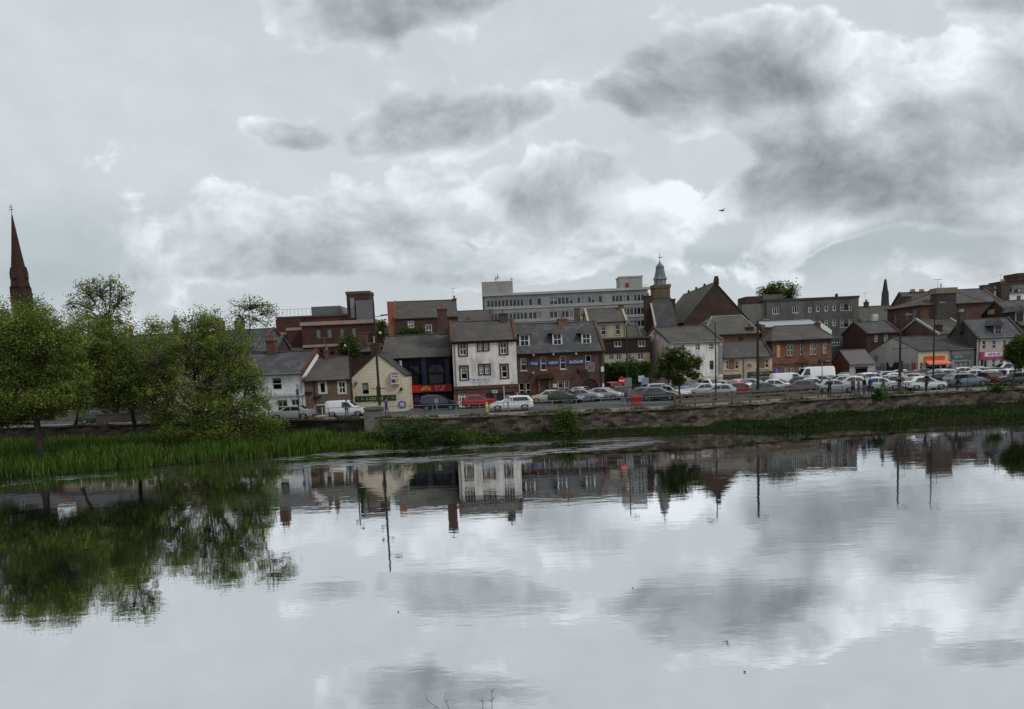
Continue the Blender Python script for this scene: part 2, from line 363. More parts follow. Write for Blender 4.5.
for a, c in zip(xs, xs[1:]):
    b.face([(a, wally(a)+.5, GZ+.11), (c, wally(c)+.5, GZ+.11), (c, wally(c)+3.55, GZ+.11), (a, wally(a)+3.55, GZ+.11)])
    b.face([(a, wally(a)+3.55, GZ+.11), (c, wally(c)+3.55, GZ+.11), (c, wally(c)+3.55, GZ-.02), (a, wally(a)+3.55, GZ-.02)], 1)
tag(b.build('pavement', [pave, mat('kerb stone', (.22, .21, .2), .9)], merge=True), kind='structure')

# river wall: rubble face with uneven top
def rubble_mat(name, c1, c2, dark):
    m, nt, b = nodes_of(name); L = nt.links.new; N = nt.nodes
    b.inputs['Roughness'].default_value = .95; b.inputs['Specular IOR Level'].default_value = .15
    tc = N.new('ShaderNodeTexCoord'); mp = N.new('ShaderNodeMapping'); mp.inputs['Scale'].default_value = (1.7, 1.7, 3.6); L(tc.outputs['Object'], mp.inputs[0])
    vo = N.new('ShaderNodeTexVoronoi'); vo.inputs['Scale'].default_value = 1.0; L(mp.outputs[0], vo.inputs['Vector'])
    ve = N.new('ShaderNodeTexVoronoi'); ve.feature = 'DISTANCE_TO_EDGE'; L(mp.outputs[0], ve.inputs['Vector'])
    cr = N.new('ShaderNodeValToRGB'); sp = N.new('ShaderNodeSeparateColor'); L(vo.outputs['Color'], sp.inputs[0]); L(sp.outputs[0], cr.inputs[0])
    cr.color_ramp.elements[0].color = rgb(c1); cr.color_ramp.elements[1].color = rgb(c2)
    mr = N.new('ShaderNodeMapRange'); L(ve.outputs['Distance'], mr.inputs['Value']); mr.inputs['From Max'].default_value = .17
    mx = N.new('ShaderNodeMix'); mx.data_type = 'RGBA'; L(mr.outputs[0], mx.inputs['Factor']); mx.inputs['A'].default_value = rgb(dark); L(cr.outputs[0], mx.inputs['B'])
    n = N.new('ShaderNodeTexNoise'); n.inputs['Scale'].default_value = .5; n.inputs['Detail'].default_value = 9; n.inputs['Roughness'].default_value = .7; L(tc.outputs['Object'], n.inputs['Vector'])
    m2 = N.new('ShaderNodeMapRange'); m2.inputs['From Min'].default_value = .52; m2.inputs['From Max'].default_value = .70; m2.inputs['To Max'].default_value = .6; L(n.outputs['Fac'], m2.inputs['Value'])
    mx2 = N.new('ShaderNodeMix'); mx2.data_type = 'RGBA'; L(m2.outputs[0], mx2.inputs['Factor']); L(mx.outputs['Result'], mx2.inputs['A']); mx2.inputs['B'].default_value = (.045, .038, .022, 1)
    L(mx2.outputs['Result'], b.inputs['Base Color'])
    bp = N.new('ShaderNodeBump'); bp.inputs['Strength'].default_value = .8; bp.inputs['Distance'].default_value = .08; L(mr.outputs[0], bp.inputs['Height']); L(bp.outputs[0], b.inputs['Normal'])
    return m
stone_w = rubble_mat('river wall rubble', (.060, .050, .039), (.27, .228, .18), (.014, .012, .009))
stone_shaded = rubble_mat('tree shaded river wall rubble', (.030, .026, .021), (.095, .082, .066), (.012, .010, .008))  # darker copy of the wall rubble, the shade of the trees put into its colour
cope = mat('wall coping', (.17, .14, .11), .95, .4, 2.0, tint=(.05, .06, .02), tint_amt=.8, tint_scale=.7)
cope_shaded = mat('tree shaded coping', (.06, .052, .042), .95, .4, 2.0, tint=(.03, .04, .015), tint_amt=.8, tint_scale=.7)  # coping of the same stretch, tree shade in its colour too
def river_wall(x0, x1, label, name='river_wall', stone_m=None, cope_m=None):
    e = empty(name, ((x0+x1)/2, wally((x0+x1)/2), 0), 0, label, 'wall')
    ox, oy = e.location.x, e.location.y
    b = MB(); n = int((x1-x0)/.8); rr = random.Random(int(x0*7)+3); prev = None; top = MB()
    for i in range(n+1):
        x = lerp(x0, x1, i/n); y = wally(x); 
        row = [(x-ox+rr.uniform(-.1, .1)*(0 < i < n), y-oy+rr.uniform(-.09, .09)-.10*(1-k/3), z+rr.uniform(-.05, .05)) for k, z in enumerate((.2, .75, 1.3, WALL_H-.14))]
        row.append((x-ox, y-oy+.5, row[3][2]))
        cp = [(x-ox, y-oy-.10+rr.uniform(-.06, .04), WALL_H-.13+rr.uniform(-.02, .0)), (x-ox, y-oy-.1+rr.uniform(-.06, .04), WALL_H+rr.uniform(-.05, .06)), (x-ox, y-oy+.55, WALL_H+rr.uniform(-.02, .05)), (x-ox, y-oy+.55, GZ)]
        if prev:
            for k in range(4): b.face([prev[0][k], row[k], row[k+1], prev[0][k+1]])
            for k in range(3): top.face([prev[1][k], cp[k], cp[k+1], prev[1][k+1]])
        prev = (row, cp)
    b.build('stone_face', stone_m or stone_w, e, merge=True); top.build('coping', cope_m or cope, e, merge=True)
    return e
river_wall(-128, -13.3, 'dark rubble river wall running behind the willows and tall reeds', stone_m=stone_shaded, cope_m=cope_shaded)
river_wall(-11.75, 128, 'long brown rubble river wall below the car park railings, weeds at its foot')
# ------------------------------------------------------------------ building kit
glass_d = gloss('window glass dark', (.006, .007, .009), .04, .28)
glass_b = gloss('window glass with blind behind', (.16, .16, .15), .08, .5)
glass_g = gloss('window glass greenish', (.03, .045, .045), .05, .6)
white_p = mat('white window paint', (.58, .58, .56), .5, .08, 2)
slate = mat('grey slate', (.048, .050, .056), .75, .30, 2.2, (.8, .8, 5), spec=.35, tint=(.10, .098, .09), tint_amt=.7, tint_scale=.8, bump=.3, bscale=5)
slate_w = mat('weathered slate', (.064, .060, .057), .85, .38, 2.2, (.8, .8, 5), tint=(.095, .088, .068), tint_amt=.75, tint_scale=.5, bump=.35, bscale=5)
slate_d = mat('dark slate', (.034, .034, .037), .75, .30, 2.2, (.8, .8, 5), spec=.35, tint=(.075, .07, .065), tint_amt=.6, tint_scale=.7, bump=.3, bscale=5)
slate_g = mat('mossy slate', (.072, .069, .060), .85, .36, 2.0, (.8, .8, 5), tint=(.095, .10, .062), tint_amt=.8, tint_scale=.5, bump=.3, bscale=5)
sand_r = brick_mat('red sandstone', (.138, .076, .056), (.098, .054, .042), (.08, .052, .042), 1, .62, .30, .014, tint=(.055, .032, .026), tint_amt=.55)
sand_o = brick_mat('orange red sandstone', (.215, .108, .068), (.16, .082, .054), (.14, .07, .05), 1, .62, .30, .012, tint=(.12, .055, .038), tint_amt=.4)
brick_d = brick_mat('dark red brick', (.080, .044, .035), (.058, .034, .028), (.06, .036, .03), 1, .45, .15, .012, tint=(.045, .026, .022), tint_amt=.55)
brick_t = brick_mat('theatre brick', (.088, .040, .033), (.070, .033, .028), (.07, .035, .03), 1, .45, .15, .01, tint=(.07, .026, .022), tint_amt=.5)
brick_h = brick_mat('hall brick', (.080, .047, .037), (.058, .036, .029), (.055, .036, .03), 1, .5, .2, .012, tint=(.04, .026, .022), tint_amt=.6)
margin_r = mat('painted red brown stone margin', (.085, .034, .026), .8, .25, 3)
margin_c = mat('cream stone margin', (.50, .45, .36), .8, .12, 3)
stone_d = brick_mat('sooty stone', (.085, .072, .06), (.065, .056, .048), (.05, .045, .04), 1, .6, .28, .014, tint=(.035, .032, .028), tint_amt=.6)
stone_y = brick_mat('tawny stone', (.165, .130, .078), (.13, .102, .062), (.10, .08, .05), 1, .6, .28, .014, tint=(.08, .06, .035), tint_amt=.6)
harl_w = mat('stained white harl', (.66, .645, .61), .9, .16, 2.4, (1, 1, .4), tint=(.27, .255, .225), tint_amt=.65, tint_scale=.9, tint_stretch=(1.5, 1.5, .55), bump=.25, bscale=14, tint_lo=.46, tint_hi=.66)
harl_w2 = mat('clean white harl', (.72, .73, .73), .85, .08, 1.2, (1, 1, .4), tint=(.42, .41, .38), tint_amt=.5, tint_scale=.5, bump=.2, bscale=14)
harl_c = mat('cream harl', (.48, .40, .27), .9, .10, 1.2, (1, 1, .4), tint=(.32, .27, .19), tint_amt=.6, tint_scale=.5, bump=.2, bscale=14)
harl_g = mat('grey harl', (.115, .112, .108), .9, .18, .9, (1, 1, .35), tint=(.062, .060, .057), tint_amt=.75, tint_scale=.4, tint_stretch=(1, 1, .4), bump=.2, bscale=14)
harl_lg = mat('light grey render', (.36, .355, .335), .9, .10, 1.0, (1, 1, .4), tint=(.25, .245, .23), tint_amt=.5, tint_scale=.5)
pebble = mat('brown pebbledash', (.135, .094, .070), .95, .25, 9, tint=(.085, .062, .05), tint_amt=.6, tint_scale=.7, bump=.5, bscale=25)
block_c = brick_mat('cream painted blockwork', (.64, .57, .44), (.60, .53, .41), (.45, .40, .31), 1, .75, .32, .012, tint=(.42, .37, .285), tint_amt=.4, bump=.5, var=.12)
navy = mat('navy shop paint', (.0045, .006, .013), .6, .2, 2, spec=.15)
concrete = mat('pale concrete panel', (.265, .265, .255), .85, .10, .6, (1, 1, .3), tint=(.19, .19, .18), tint_amt=.7, tint_scale=.3, tint_stretch=(1.5, 1.5, .2))
concrete_l = mat('light concrete fascia', (.37, .37, .355), .85, .10, .6, tint=(.28, .28, .27), tint_amt=.5, tint_scale=.3)
lead = mat('lead sheet', (.115, .12, .135), .55, .2, 2, (1, 1, .4), spec=.4)
copper = mat('verdigris copper', (.06, .17, .13), .7, .2, 3)
clay_pot = mat('clay chimney pot', (.20, .10, .065), .8, .25, 6)
buff_pot = mat('buff chimney pot', (.42, .34, .22), .8, .2, 6)
black_p = gloss('black paint', (.012, .012, .013), .4, .4)
grey_p = mat('grey paint', (.20, .205, .21), .5, .1, 2)
dark_door = mat('dark stained boards', (.022, .017, .014), .6, .3, 3, (6, 6, .5))
timber_b = mat('brown black weatherboard', (.022, .014, .013), .7, .25, 2, (1, 1, 8), bump=.3)

arnd = random.Random(4); wrnd = random.Random(9)
blind = mat('window blind', (.22, .215, .20), .8, .1, 2); blind_d = mat('window curtain', (.085, .08, .075), .8, .2, 3)
class House:
    """local axes: x along the front, y away from the river, z up; L and R are (px, Y) of the two front corners"""
    def __init__(s, name, label, cat, L, R_, depth, base=GZ, zref=None, group=None):
        zr = base+3 if zref is None else zref
        A = Vector((xat(L[0], L[1], zr), L[1], 0)); B = Vector((xat(R_[0], R_[1], zr), R_[1], 0))
        s.A = A; s.d = (B-A).normalized(); s.n = Vector((-s.d.y, s.d.x, 0)); s.W = (B-A).length; s.D = depth; s.base = base
        s.root = empty(name, (A.x, A.y, base), atan2(s.d.y, s.d.x), label, cat, group)
        s.holes = []; s.fills = []
    def uv(s, px, py, d=0.0):
        r = ray(px, py); P0 = s.A+s.n*d; t = (P0-CAM).dot(s.n)/r.dot(s.n); p = CAM+r*t
        return (p-s.A).dot(s.d), p.z-s.base
    def z(s, px, py, d=0.0): return s.uv(px, py, d)[1]
    def sv(s, px, py, x=0.0):
        """on the side wall x: (y, z)"""
        r = ray(px, py); P0 = s.A+s.d*x; t = (P0-CAM).dot(s.d)/r.dot(s.d); p = CAM+r*t
        return (p-s.A).dot(s.n), p.z-s.base
    def rect(s, px0, py0, px1, py1, d=0.0):
        a = s.uv(px0, py1, d); b = s.uv(px1, py0, d); pm = (px0+px1)/2; ym = (py0+py1)/2
        zt = s.z(pm, py0, d); zb = s.z(pm, py1, d); u0 = s.uv(px0, ym, d)[0]; u1 = s.uv(px1, ym, d)[0]
        return [u0, max(zb, .02), u1, zt]
    # ---- walls
    def walls(s, h, m, gable=None, ridge=0.0, ridge_y=None, apex=None, name='wall', side_m=None, left_gable=True):
        W, D = s.W, s.D; b = MB(); REV = .17
        us = sorted({0.0, W} | {round(min(max(v, 0), W), 4) for q in s.holes for v in (q[0], q[2])}); zs = sorted({0.0, h} | {round(min(max(v, 0), h), 4) for q in s.holes for v in (q[1], q[3])})
        for i in range(len(us)-1):
            for j in range(len(zs)-1):
                um, zm = (us[i]+us[i+1])/2, (zs[j]+zs[j+1])/2
                if any(q[0] < um < q[2] and q[1] < zm < q[3] for q in s.holes): continue
                b.face([(us[i], 0, zs[j]), (us[i+1], 0, zs[j]), (us[i+1], 0, zs[j+1]), (us[i], 0, zs[j+1])])
        for (u0, z0, u1, z1) in s.holes:
            b.face([(u0, 0, z0), (u0, 0, z1), (u0, REV, z1), (u0, REV, z0)]); b.face([(u1, 0, z1), (u1, 0, z0), (u1, REV, z0), (u1, REV, z1)])
            b.face([(u0, 0, z1), (u1, 0, z1), (u1, REV, z1), (u0, REV, z1)]); b.face([(u1, 0, z0), (u0, 0, z0), (u0, REV, z0), (u1, REV, z0)])
        for (u0, z0, u1, z1) in s.fills:            # masonry over arched heads
            n = 8; c = (u0+u1)/2; r = (u1-u0)/2; zc = z1-r
            for k in range(n):
                a0, a1 = pi-pi*k/n, pi-pi*(k+1)/n
                p0 = (c+r*cos(a0), zc+r*sin(a0)); p1 = (c+r*cos(a1), zc+r*sin(a1))
                b.face([(p0[0], 0, p0[1]), (p1[0], 0, p1[1]), (p1[0], 0, z1), (p0[0], 0, z1)])
                b.face([(p0[0], 0, p0[1]), (p0[0], REV, p0[1]), (p1[0], REV, p1[1]), (p1[0], 0, p1[1])])
        k = 1 if side_m else 0; ry = D/2 if ridge_y is None else ridge_y
        if gable == 'side':
            b.face([(0, D, 0), (0, 0, 0), (0, 0, h), (0, ry, ridge), (0, D, h)], k); b.face([(W, 0, 0), (W, D, 0), (W, D, h), (W, ry, ridge), (W, 0, h)], k)
            b.face([(W, D, 0), (0, D, 0), (0, D, h), (W, D, h)], k)
        elif gable == 'front':
            ax = W/2 if apex is None else apex
            b.face([(0, 0, h), (W, 0, h), (ax, 0, ridge)]); b.face([(W, D, 0), (0, D, 0), (0, D, h), (ax, D, ridge), (W, D, h)], k)
            b.face([(0, D, 0), (0, 0, 0), (0, 0, h), (0, D, h)], k); b.face([(W, 0, 0), (W, D, 0), (W, D, h), (W, 0, h)], k)
        else:
            b.face([(0, D, 0), (0, 0, 0), (0, 0, h), (0, D, h)], k); b.face([(W, 0, 0), (W, D, 0), (W, D, h), (W, 0, h)], k); b.face([(W, D, 0), (0, D, 0), (0, D, h), (W, D, h)], k)
        # floor slab of darkness behind the openings is the far side of the rooms
        s.h = h; s.ridge = ridge; s.gable = gable; s.ry = ry; s.ax = apex if apex is not None else W/2
        return b.build(name, [m]+([side_m] if side_m else []), s.root)
    # ---- roofs
    def roof(s, m, over=.22, th=.12, skew=None, skew_l=True, skew_r=True, ends=.04):
        W, D, h, rz, b = s.W, s.D, s.h, s.ridge, MB(); rr = random.Random(int(W*100))
        if s.gable == 'side':
            ry = s.ry; sl = (rz-h)/ry; sl2 = (rz-h)/(D-ry)
            e0, e1 = (0-ends, W+ends)
            N = max(2, int(W/1.3)); xs = [lerp(e0, e1, i/N) for i in range(N+1)]; sag = [0]+[rr.uniform(-.05, .01) for _ in range(N-1)]+[0]
            for i in range(N):
                f0, f1 = (-over, h-over*sl+.02), (ry, rz+.03); g1 = (D+over, h-over*sl2+.02)
                for (p, q) in ((f0, f1), (f1, g1)):
                    b.face([(xs[i], p[0], p[1]+th), (xs[i+1], p[0], p[1]+th), (xs[i+1], q[0], q[1]+th+sag[i+1]*(q is f1)), (xs[i], q[0], q[1]+th+sag[i]*(q is f1))] if p is f0 else
                           [(xs[i], p[0], p[1]+th+sag[i]), (xs[i+1], p[0], p[1]+th+sag[i+1]), (xs[i+1], q[0], q[1]+th), (xs[i], q[0], q[1]+th)])
                b.face([(xs[i], -over, f0[1]), (xs[i+1], -over, f0[1]), (xs[i+1], -over, f0[1]+th), (xs[i], -over, f0[1]+th)])
                b.face([(xs[i+1], -over, f0[1]), (xs[i], -over, f0[1]), (xs[i], ry, rz+.03), (xs[i+1], ry, rz+.03)])
            for x in (e0, e1): b.face([(x, -over, f0[1]), (x, -over, f0[1]+th), (x, ry, rz+.03+th), (x, D+over, g1[1]+th), (x, D+over, g1[1]), (x, ry, rz+.03)])
            o = b.build('roof', m, s.root, merge=True)
            rc = MB(); rc.tube([(e0, ry, rz+.16), (e1, ry, rz+.16)], .09, 6); rc.build('ridge_tiles', m, o)
            if skew:
                for x, on in ((0.0, skew_l), (W, skew_r)):
                    if not on: continue
                    w2 = .16; k = MB()
                    k.prism([(x-w2, -over-.05, f0[1]-.02), (x-w2, -over-.05, f0[1]+th+.16), (x-w2, ry, rz+th+.22), (x-w2, D+over, g1[1]+th+.16), (x-w2, D+over, g1[1]-.02), (x-w2, ry, rz)], (2*w2, 0, 0))
                    k.build('skew', skew, o)
        elif s.gable == 'front':
            ax = s.ax; y0, y1 = -.10, D+.1
            for (x, sgn) in ((0, -1), (W, 1)):
                run = abs(ax-x); sl = (rz-h)/run; p = (x+sgn*over, h-over*sl+.02); q = (ax, rz+.03)
                N = max(2, int(D/2))
                b.prism([(p[0], y0, p[1]), (p[0], y0, p[1]+th), (q[0], y0, q[1]+th), (q[0], y0, q[1])], (0, y1-y0, 0))
            o = b.build('roof', m, s.root)
            rc = MB(); rc.tube([(ax, y0, rz+.16), (ax, y1, rz+.16)], .09, 6); rc.build('ridge_tiles', m, o)
        s.roof_o = o; return o
    def hip_roof(s, m, u0, u1, rz, over=.4, ry=None, ridge_m=None):
        W, D, h = s.W, s.D, s.h; ry = D/2 if ry is None else ry; b = MB(); o_ = over; zb = h+.02
        c = [(-o_, -o_, zb), (W+o_, -o_, zb), (W+o_, D+o_, zb), (-o_, D+o_, zb)]; t = [(x, y, z+.12) for x, y, z in c]
        r0, r1 = (u0, ry, rz), (u1, ry, rz)
        b.face([t[0], t[1], r1, r0]); b.face([t[1], t[2], r1]); b.face([t[2], t[3], r0, r1]); b.face([t[3], t[0], r0])
        for k in range(4): b.face([c[k], c[(k+1) % 4], t[(k+1) % 4], t[k]])
        b.face(c[::-1]); o = b.build('roof', m, s.root, merge=True)
        k = MB()
        for p, q in ((t[0], r0), (t[1], r1), (t[2], r1), (t[3], r0), (r0, r1)): k.tube([Vector(p)+Vector((0, 0, .02)), Vector(q)+Vector((0, 0, .04))], .08, 6)
        k.build('ridge_tiles', ridge_m or slate_w, o); s.roof_o = o; return o
    def flat_roof(s, m, over=.1, th=.3, z=None, name='roof'):
        b = MB(); z = s.h if z is None else z; b.box(-over, -over, z+.003, s.W+over, s.D+over, z+th); o = b.build(name, m, s.root); s.roof_o = o; return o
    def chimney(s, u0, u1, y0, y1, z0, z1, m, pots=2, pm=None, pot_h=.45):
        b = MB(); b.box(u0, y0, z0, u1, y1, z1-.18); b.box(u0-.06, y0-.06, z1-.178, u1+.06, y1+.06, z1, 1)
        for i in range(pots):
            t = (i+.5)/pots; along = (u1-u0) > (y1-y0)
            c = (lerp(u0, u1, t), (y0+y1)/2, z1+.002) if along else ((u0+u1)/2, lerp(y0, y1, t), z1+.002)
            b.lathe([(.15, 0), (.12, pot_h*.5), (.14, pot_h*.9), (.15, pot_h), (.09, pot_h)], c, 8, 2)
        o = b.build('chimney', [m, m, pm or clay_pot], s.roof_o)
        if arnd.random() < .45:
            k = MB(); x, y, hh = lerp(u0, u1, .2), (y0+y1)/2, arnd.uniform(1.2, 2.0); k.tube([(x, y, z1-.3), (x, y, z1+hh)], .022, 5); k.tube([(x-.5, y-.1, z1+hh-.1), (x+.5, y+.1, z1+hh-.1)], .016, 4)
            for q in (-.4, -.2, 0, .2, .4): k.tube([(x+q, y-.25, z1+hh-.1), (x+q, y+.25, z1+hh-.1)], .012, 4)
            k.build('aerial', lead, s.roof_o)
        return o
    def chimney_px(s, px0, py0, px1, py1, d, m, pots=2, pm=None, dy=.8, sink=.6, pot_h=.45):
        u0, z0, u1, z1 = s.rect(px0, py0, px1, py1, d); return s.chimney(u0, u1, d-dy/2, d+dy/2, z0-sink, z1, m, pots, pm, pot_h)
    # ---- openings
    def window(s, px0, py0, px1, py1, nx=1, nz=2, fm=None, fr=.07, sur=None, sw=.12, gl=None, arch=False, sill=None, hole=True, name='window', raw=None, bar=.04, label=None):
        u0, z0, u1, z1 = raw or s.rect(px0, py0, px1, py1)
        if hole:
            s.holes.append((u0, z0, u1, z1))
            if arch: s.fills.append((u0, z0, u1, z1))
        b = MB(); y = .11; fm = fm or white_p
        b.box(u0, y, z0, u0+fr, y+.05, z1); b.box(u1-fr, y, z0, u1, y+.05, z1); b.box(u0+fr, y+.001, z0, u1-fr, y+.049, z0+fr); b.box(u0+fr, y+.001, z1-fr, u1-fr, y+.049, z1)
        for i in range(1, nx): x = lerp(u0, u1, i/nx); b.box(x-bar, y+.005, z0+fr, x+bar, y+.045, z1-fr)
        for j in range(1, nz): z = lerp(z0, z1, j/nz); b.box(u0+fr, y-.003, z-bar*1.1, u1-fr, y+.047, z+bar*1.1)
        if sur:
            e = -.035
            b.box(u0-sw, e, z0-sw*.4, u0-.002, .03, z1+sw, 1); b.box(u1+.002, e, z0-sw*.4, u1+sw, .03, z1+sw, 1); b.box(u0-.001, e+.002, z1+.002, u1+.001, .03, z1+sw-.002, 1)
        if sur or sill: b.box(u0-sw, -.07, z0-.12, u1+sw, .10, z0-.003, 1)
        o = b.build(name, [fm, sill or sur or fm], s.root)
        g = MB(); g.face([(u0+.02, y+.03, z0+.02), (u1-.02, y+.03, z0+.02), (u1-.02, y+.03, z1-.02), (u0+.02, y+.03, z1-.02)]); 
        if gl is None and (u1-u0) < 2.2 and wrnd.random() < .5:
            zb = lerp(z0, z1, wrnd.uniform(.35, .8)); g.face([(u0+.02, y+.024, zb), (u1-.02, y+.024, zb), (u1-.02, y+.024, z1-.02), (u0+.02, y+.024, z1-.02)], wrnd.choice((1, 2, 2)))
        g.build('pane', [gl or glass_d, blind, blind_d], o)
        if label: o['label'] = label
        return o
    def door(s, px0, py0, px1, py1, m, hole=True, name='door', z0=None, arch=False, y=.10, raw=None, handle=True, label=None):
        u0, zz, u1, z1 = raw or s.rect(px0, py0, px1, py1); z0 = .02 if z0 is None else z0
        if hole:
            s.holes.append((u0, z0, u1, z1))
            if arch: s.fills.append((u0, z0, u1, z1))
        b = MB(); b.box(u0, y, z0, u1, y+.05, z1)
        n = 2 if u1-u0 < 1.6 else 4
        for i in range(n):
            for (a, c) in ((.08, .45), (.52, .93)): b.box(lerp(u0, u1, (i+.14)/n), y-.015, lerp(z0, z1, a), lerp(u0, u1, (i+.86)/n), y+.001, lerp(z0, z1, c))
        o = b.build(name, m, s.root)
        if handle:
            k = MB(); k.box(u1-.16, y-.06, z0+.95, u1-.10, y-.017, z0+1.10); k.build('handle', lead, o)
        if label: o['label'] = label
        return o
    def panel(s, name, px0, py0, px1, py1, m, y0=-.05, y1=-.004, d=0.0, raw=None, label=None, base=False):
        u0, z0, u1, z1 = raw or s.rect(px0, py0, px1, py1, d)
        if base: z0 = .01
        b = MB(); b.box(u0, y0, z0, u1, y1, z1); o = b.build(name, m, s.root); o['_r'] = [u0, z0, u1, z1]
        if label: o['label'] = label
        return o
    def lettering(s, parent, txt, m, fill=.62, y=None, wmax=.92, rct=None, y0=-.05):
        u0, z0, u1, z1 = rct or list(parent['_r']); me = text_mb(txt, (z1-z0)*fill*1.35, .008)
        xs = [v.co.x for v in me.vertices]; wd = max(xs)-min(xs) if xs else 1; k = min(1.0, (u1-u0)*wmax/wd)
        if k < .98 or True: kx = (u1-u0)*wmax/wd if k < 1 or wmax > .9 else 1.0
        mt = Matrix.Translation(((u0+u1)/2, y0-.012, (z0+z1)/2)) @ Matrix.Rotation(R(90), 4, 'X') @ Matrix.Diagonal((min(kx, 1.6), 1, 1, 1))
        me.transform(mt); me.materials.clear(); me.materials.append(m)
        o = bpy.data.objects.new('lettering', me); COL.objects.link(o); o.parent = parent; return o
    def scribble(s, parent, m, rct=None, seed=1, y0=-.05, hfill=.5, n=None, strokes=.09):
        """writing too small to read: uneven upright and slanted strokes in word groups"""
        u0, z0, u1, z1 = rct or list(parent['_r']); rr = random.Random(seed); b = MB(); hh = (z1-z0)*hfill; zc = (z0+z1)/2; x = u0+.08*(u1-u0)
        st = hh*strokes*2
        while x < u1-.1*(u1-u0):
            kind = rr.random(); wl = hh*rr.uniform(.4, .7)
            if kind < .18: x += wl*.8; continue
            b.box(x, y0-.02, zc-hh/2, x+st, y0-.003, zc+hh/2)
            if kind < .6: b.box(x+st, y0-.019, zc+hh/2-st, x+wl, y0-.003, zc+hh/2)
            if kind > .45: b.box(x+st, y0-.019, zc-hh/2, x+wl, y0-.003, zc-hh/2+st)
            if kind > .7: b.box(x+wl, y0-.02, zc-hh/2, x+wl+st, y0-.003, zc+hh/2)
            x += wl+st*2.2
        return b.build('lettering', m, parent)
    def gutter(s, m=None, z=None, down=()):
        z = s.h if z is None else z; b = MB(); b.tube([(-.05, -.30, z-.03), (s.W+.05, -.30, z-.03)], .06, 6); o = b.build('gutter', m or black_p, s.root)
        for u in down:
            k = MB(); k.tube([(u, -.28, z-.05), (u, -.09, z-.35), (u, -.09, .1)], .045, 6); k.build('downpipe', m or black_p, s.root)
        return o
    def dormer(s, px0, py0, px1, py1, ry0, m_roof, m_face, cheek, wide=.35, hip=True, nx=2, nz=2):
        """window dormer standing on the front roof slope; the px rectangle is its window"""
        sl = (s.ridge-s.h)/s.ry
        # depth at which the dormer front stands on the slope: bottom of the window
        d = 0.6
        for _ in range(20):
            z = s.z((px0+px1)/2, py1, d); d = max(.05, (z-s.h-.15)/sl)
        u0, z0, u1, z1 = s.rect(px0, py0, px1, py1, d); b = MB(); b2 = MB(); g = MB()
        a0, a1 = u0-.2, u1+.2; zt = z1+.16; yb = (zt-s.h)/sl
        b.box(a0, d, z0-.1, u0, d+.12, zt, 1); b.box(u1, d, z0-.1, a1, d+.12, zt, 1); b.box(u0, d+.001, z1, u1, d+.12, zt, 1); b.box(u0, d-.04, z0-.1, u1, d+.12, z0, 1)
        for i in range(1, nx): x = lerp(u0, u1, i/nx); b.box(x-.035, d+.02, z0, x+.035, d+.07, z1, 1)
        for j in range(1, nz): z = lerp(z0, z1, j/nz); b.box(u0, d+.015, z-.04, u1, d+.072, z+.04, 1)
        for x in (a0, a1-.06): b.face([(x, d+.1, z0-.1), (x, d+.1, zt), (x, yb, zt)], 2); b.face([(x+.06, d+.1, z0-.1), (x+.06, yb, zt), (x+.06, d+.1, zt)], 2)
        e = wide+.25; zr = zt+(a1-a0)*.50+.25; c = (a0+a1)/2; yr = (zr-s.h)/sl
        p = [(a0-e*.6, d-.25, zt), (a1+e*.6, d-.25, zt), (a1+e*.6, yb+.1, zt), (a0-e*.6, yb+.1, zt)]; f = (c, d+(.55 if hip else -.2), zr); q = (c, yr+.1, zr)
        b.face([p[0], p[1], f], 0); b.face([p[1], p[2], q, f], 0); b.face([p[3], p[0], f, q], 0); b.face([p[3], p[2], p[1], p[0]], 0)
        b.face([(u0, d+.06, z0), (u1, d+.06, z0), (u1, d+.06, z1), (u0, d+.06, z1)], 3)
        return b.build('dormer', [m_roof, m_face, cheek, glass_d], s.roof_o)
# ------------------------------------------------------------------ houses along the road, left to right
def sidebox(h, name, px0, py0, px1, py1, m, out=.05, deep=.0, parent=None):
    """panel on the left-hand side wall"""
    ya, za = h.sv(px0, (py0+py1)/2), None
    y0 = h.sv(px0, (py0+py1)/2)[0]; y1 = h.sv(px1, (py0+py1)/2)[0]; pm = (px0+px1)/2
    z1 = h.sv(pm, py0)[1]; z0 = max(.02, h.sv(pm, py1)[1]); a, c = min(y0, y1), max(y0, y1)
    b = MB(); b.box(-out, a, z0, -.004, c, z1); return b.build(name, m, parent or h.root)

# 1 long cream house behind the trees
h = House('buff_house', 'long buff house with dark ground floor awning, half hidden behind the left trees', 'house', (52, 93), (168, 91), 9)
zr = 6.4
for i, x in enumerate((75, 97, 119, 141, 156)): h.window(x-4, 378, x+4, 392, 1, 2, sur=margin_c)
for x in (70, 88, 133, 152): h.window(x-5, 401, x+5, 411, 2, 1)
h.door(112, 400, 119, 416, dark_door)
h.walls(h.z(110, 372), mat('dull buff harl', (.25, .215, .15), .9, .12, 1.2, tint=(.16, .14, .1), tint_amt=.6), 'side', h.z(112, 350, 4.5)); h.roof(slate_d, skew=sand_r); h.chimney_px(124, 338, 131, 350, 4.5, sand_r, 3); h.chimney_px(60, 340, 66, 352, 4.5, sand_r, 3); h.gutter(down=(.2,))
b = MB(); u0, z0, u1, z1 = h.rect(66, 398, 150, 401); b.prism([(u0, -.004, z1), (u0, -1.3, z0), (u0, -1.3, z0-.12), (u0, -.004, z0-.12)], (u1-u0, 0, 0)); b.build('awning', mat('dark awning cloth', (.03, .03, .034), .8), h.root)

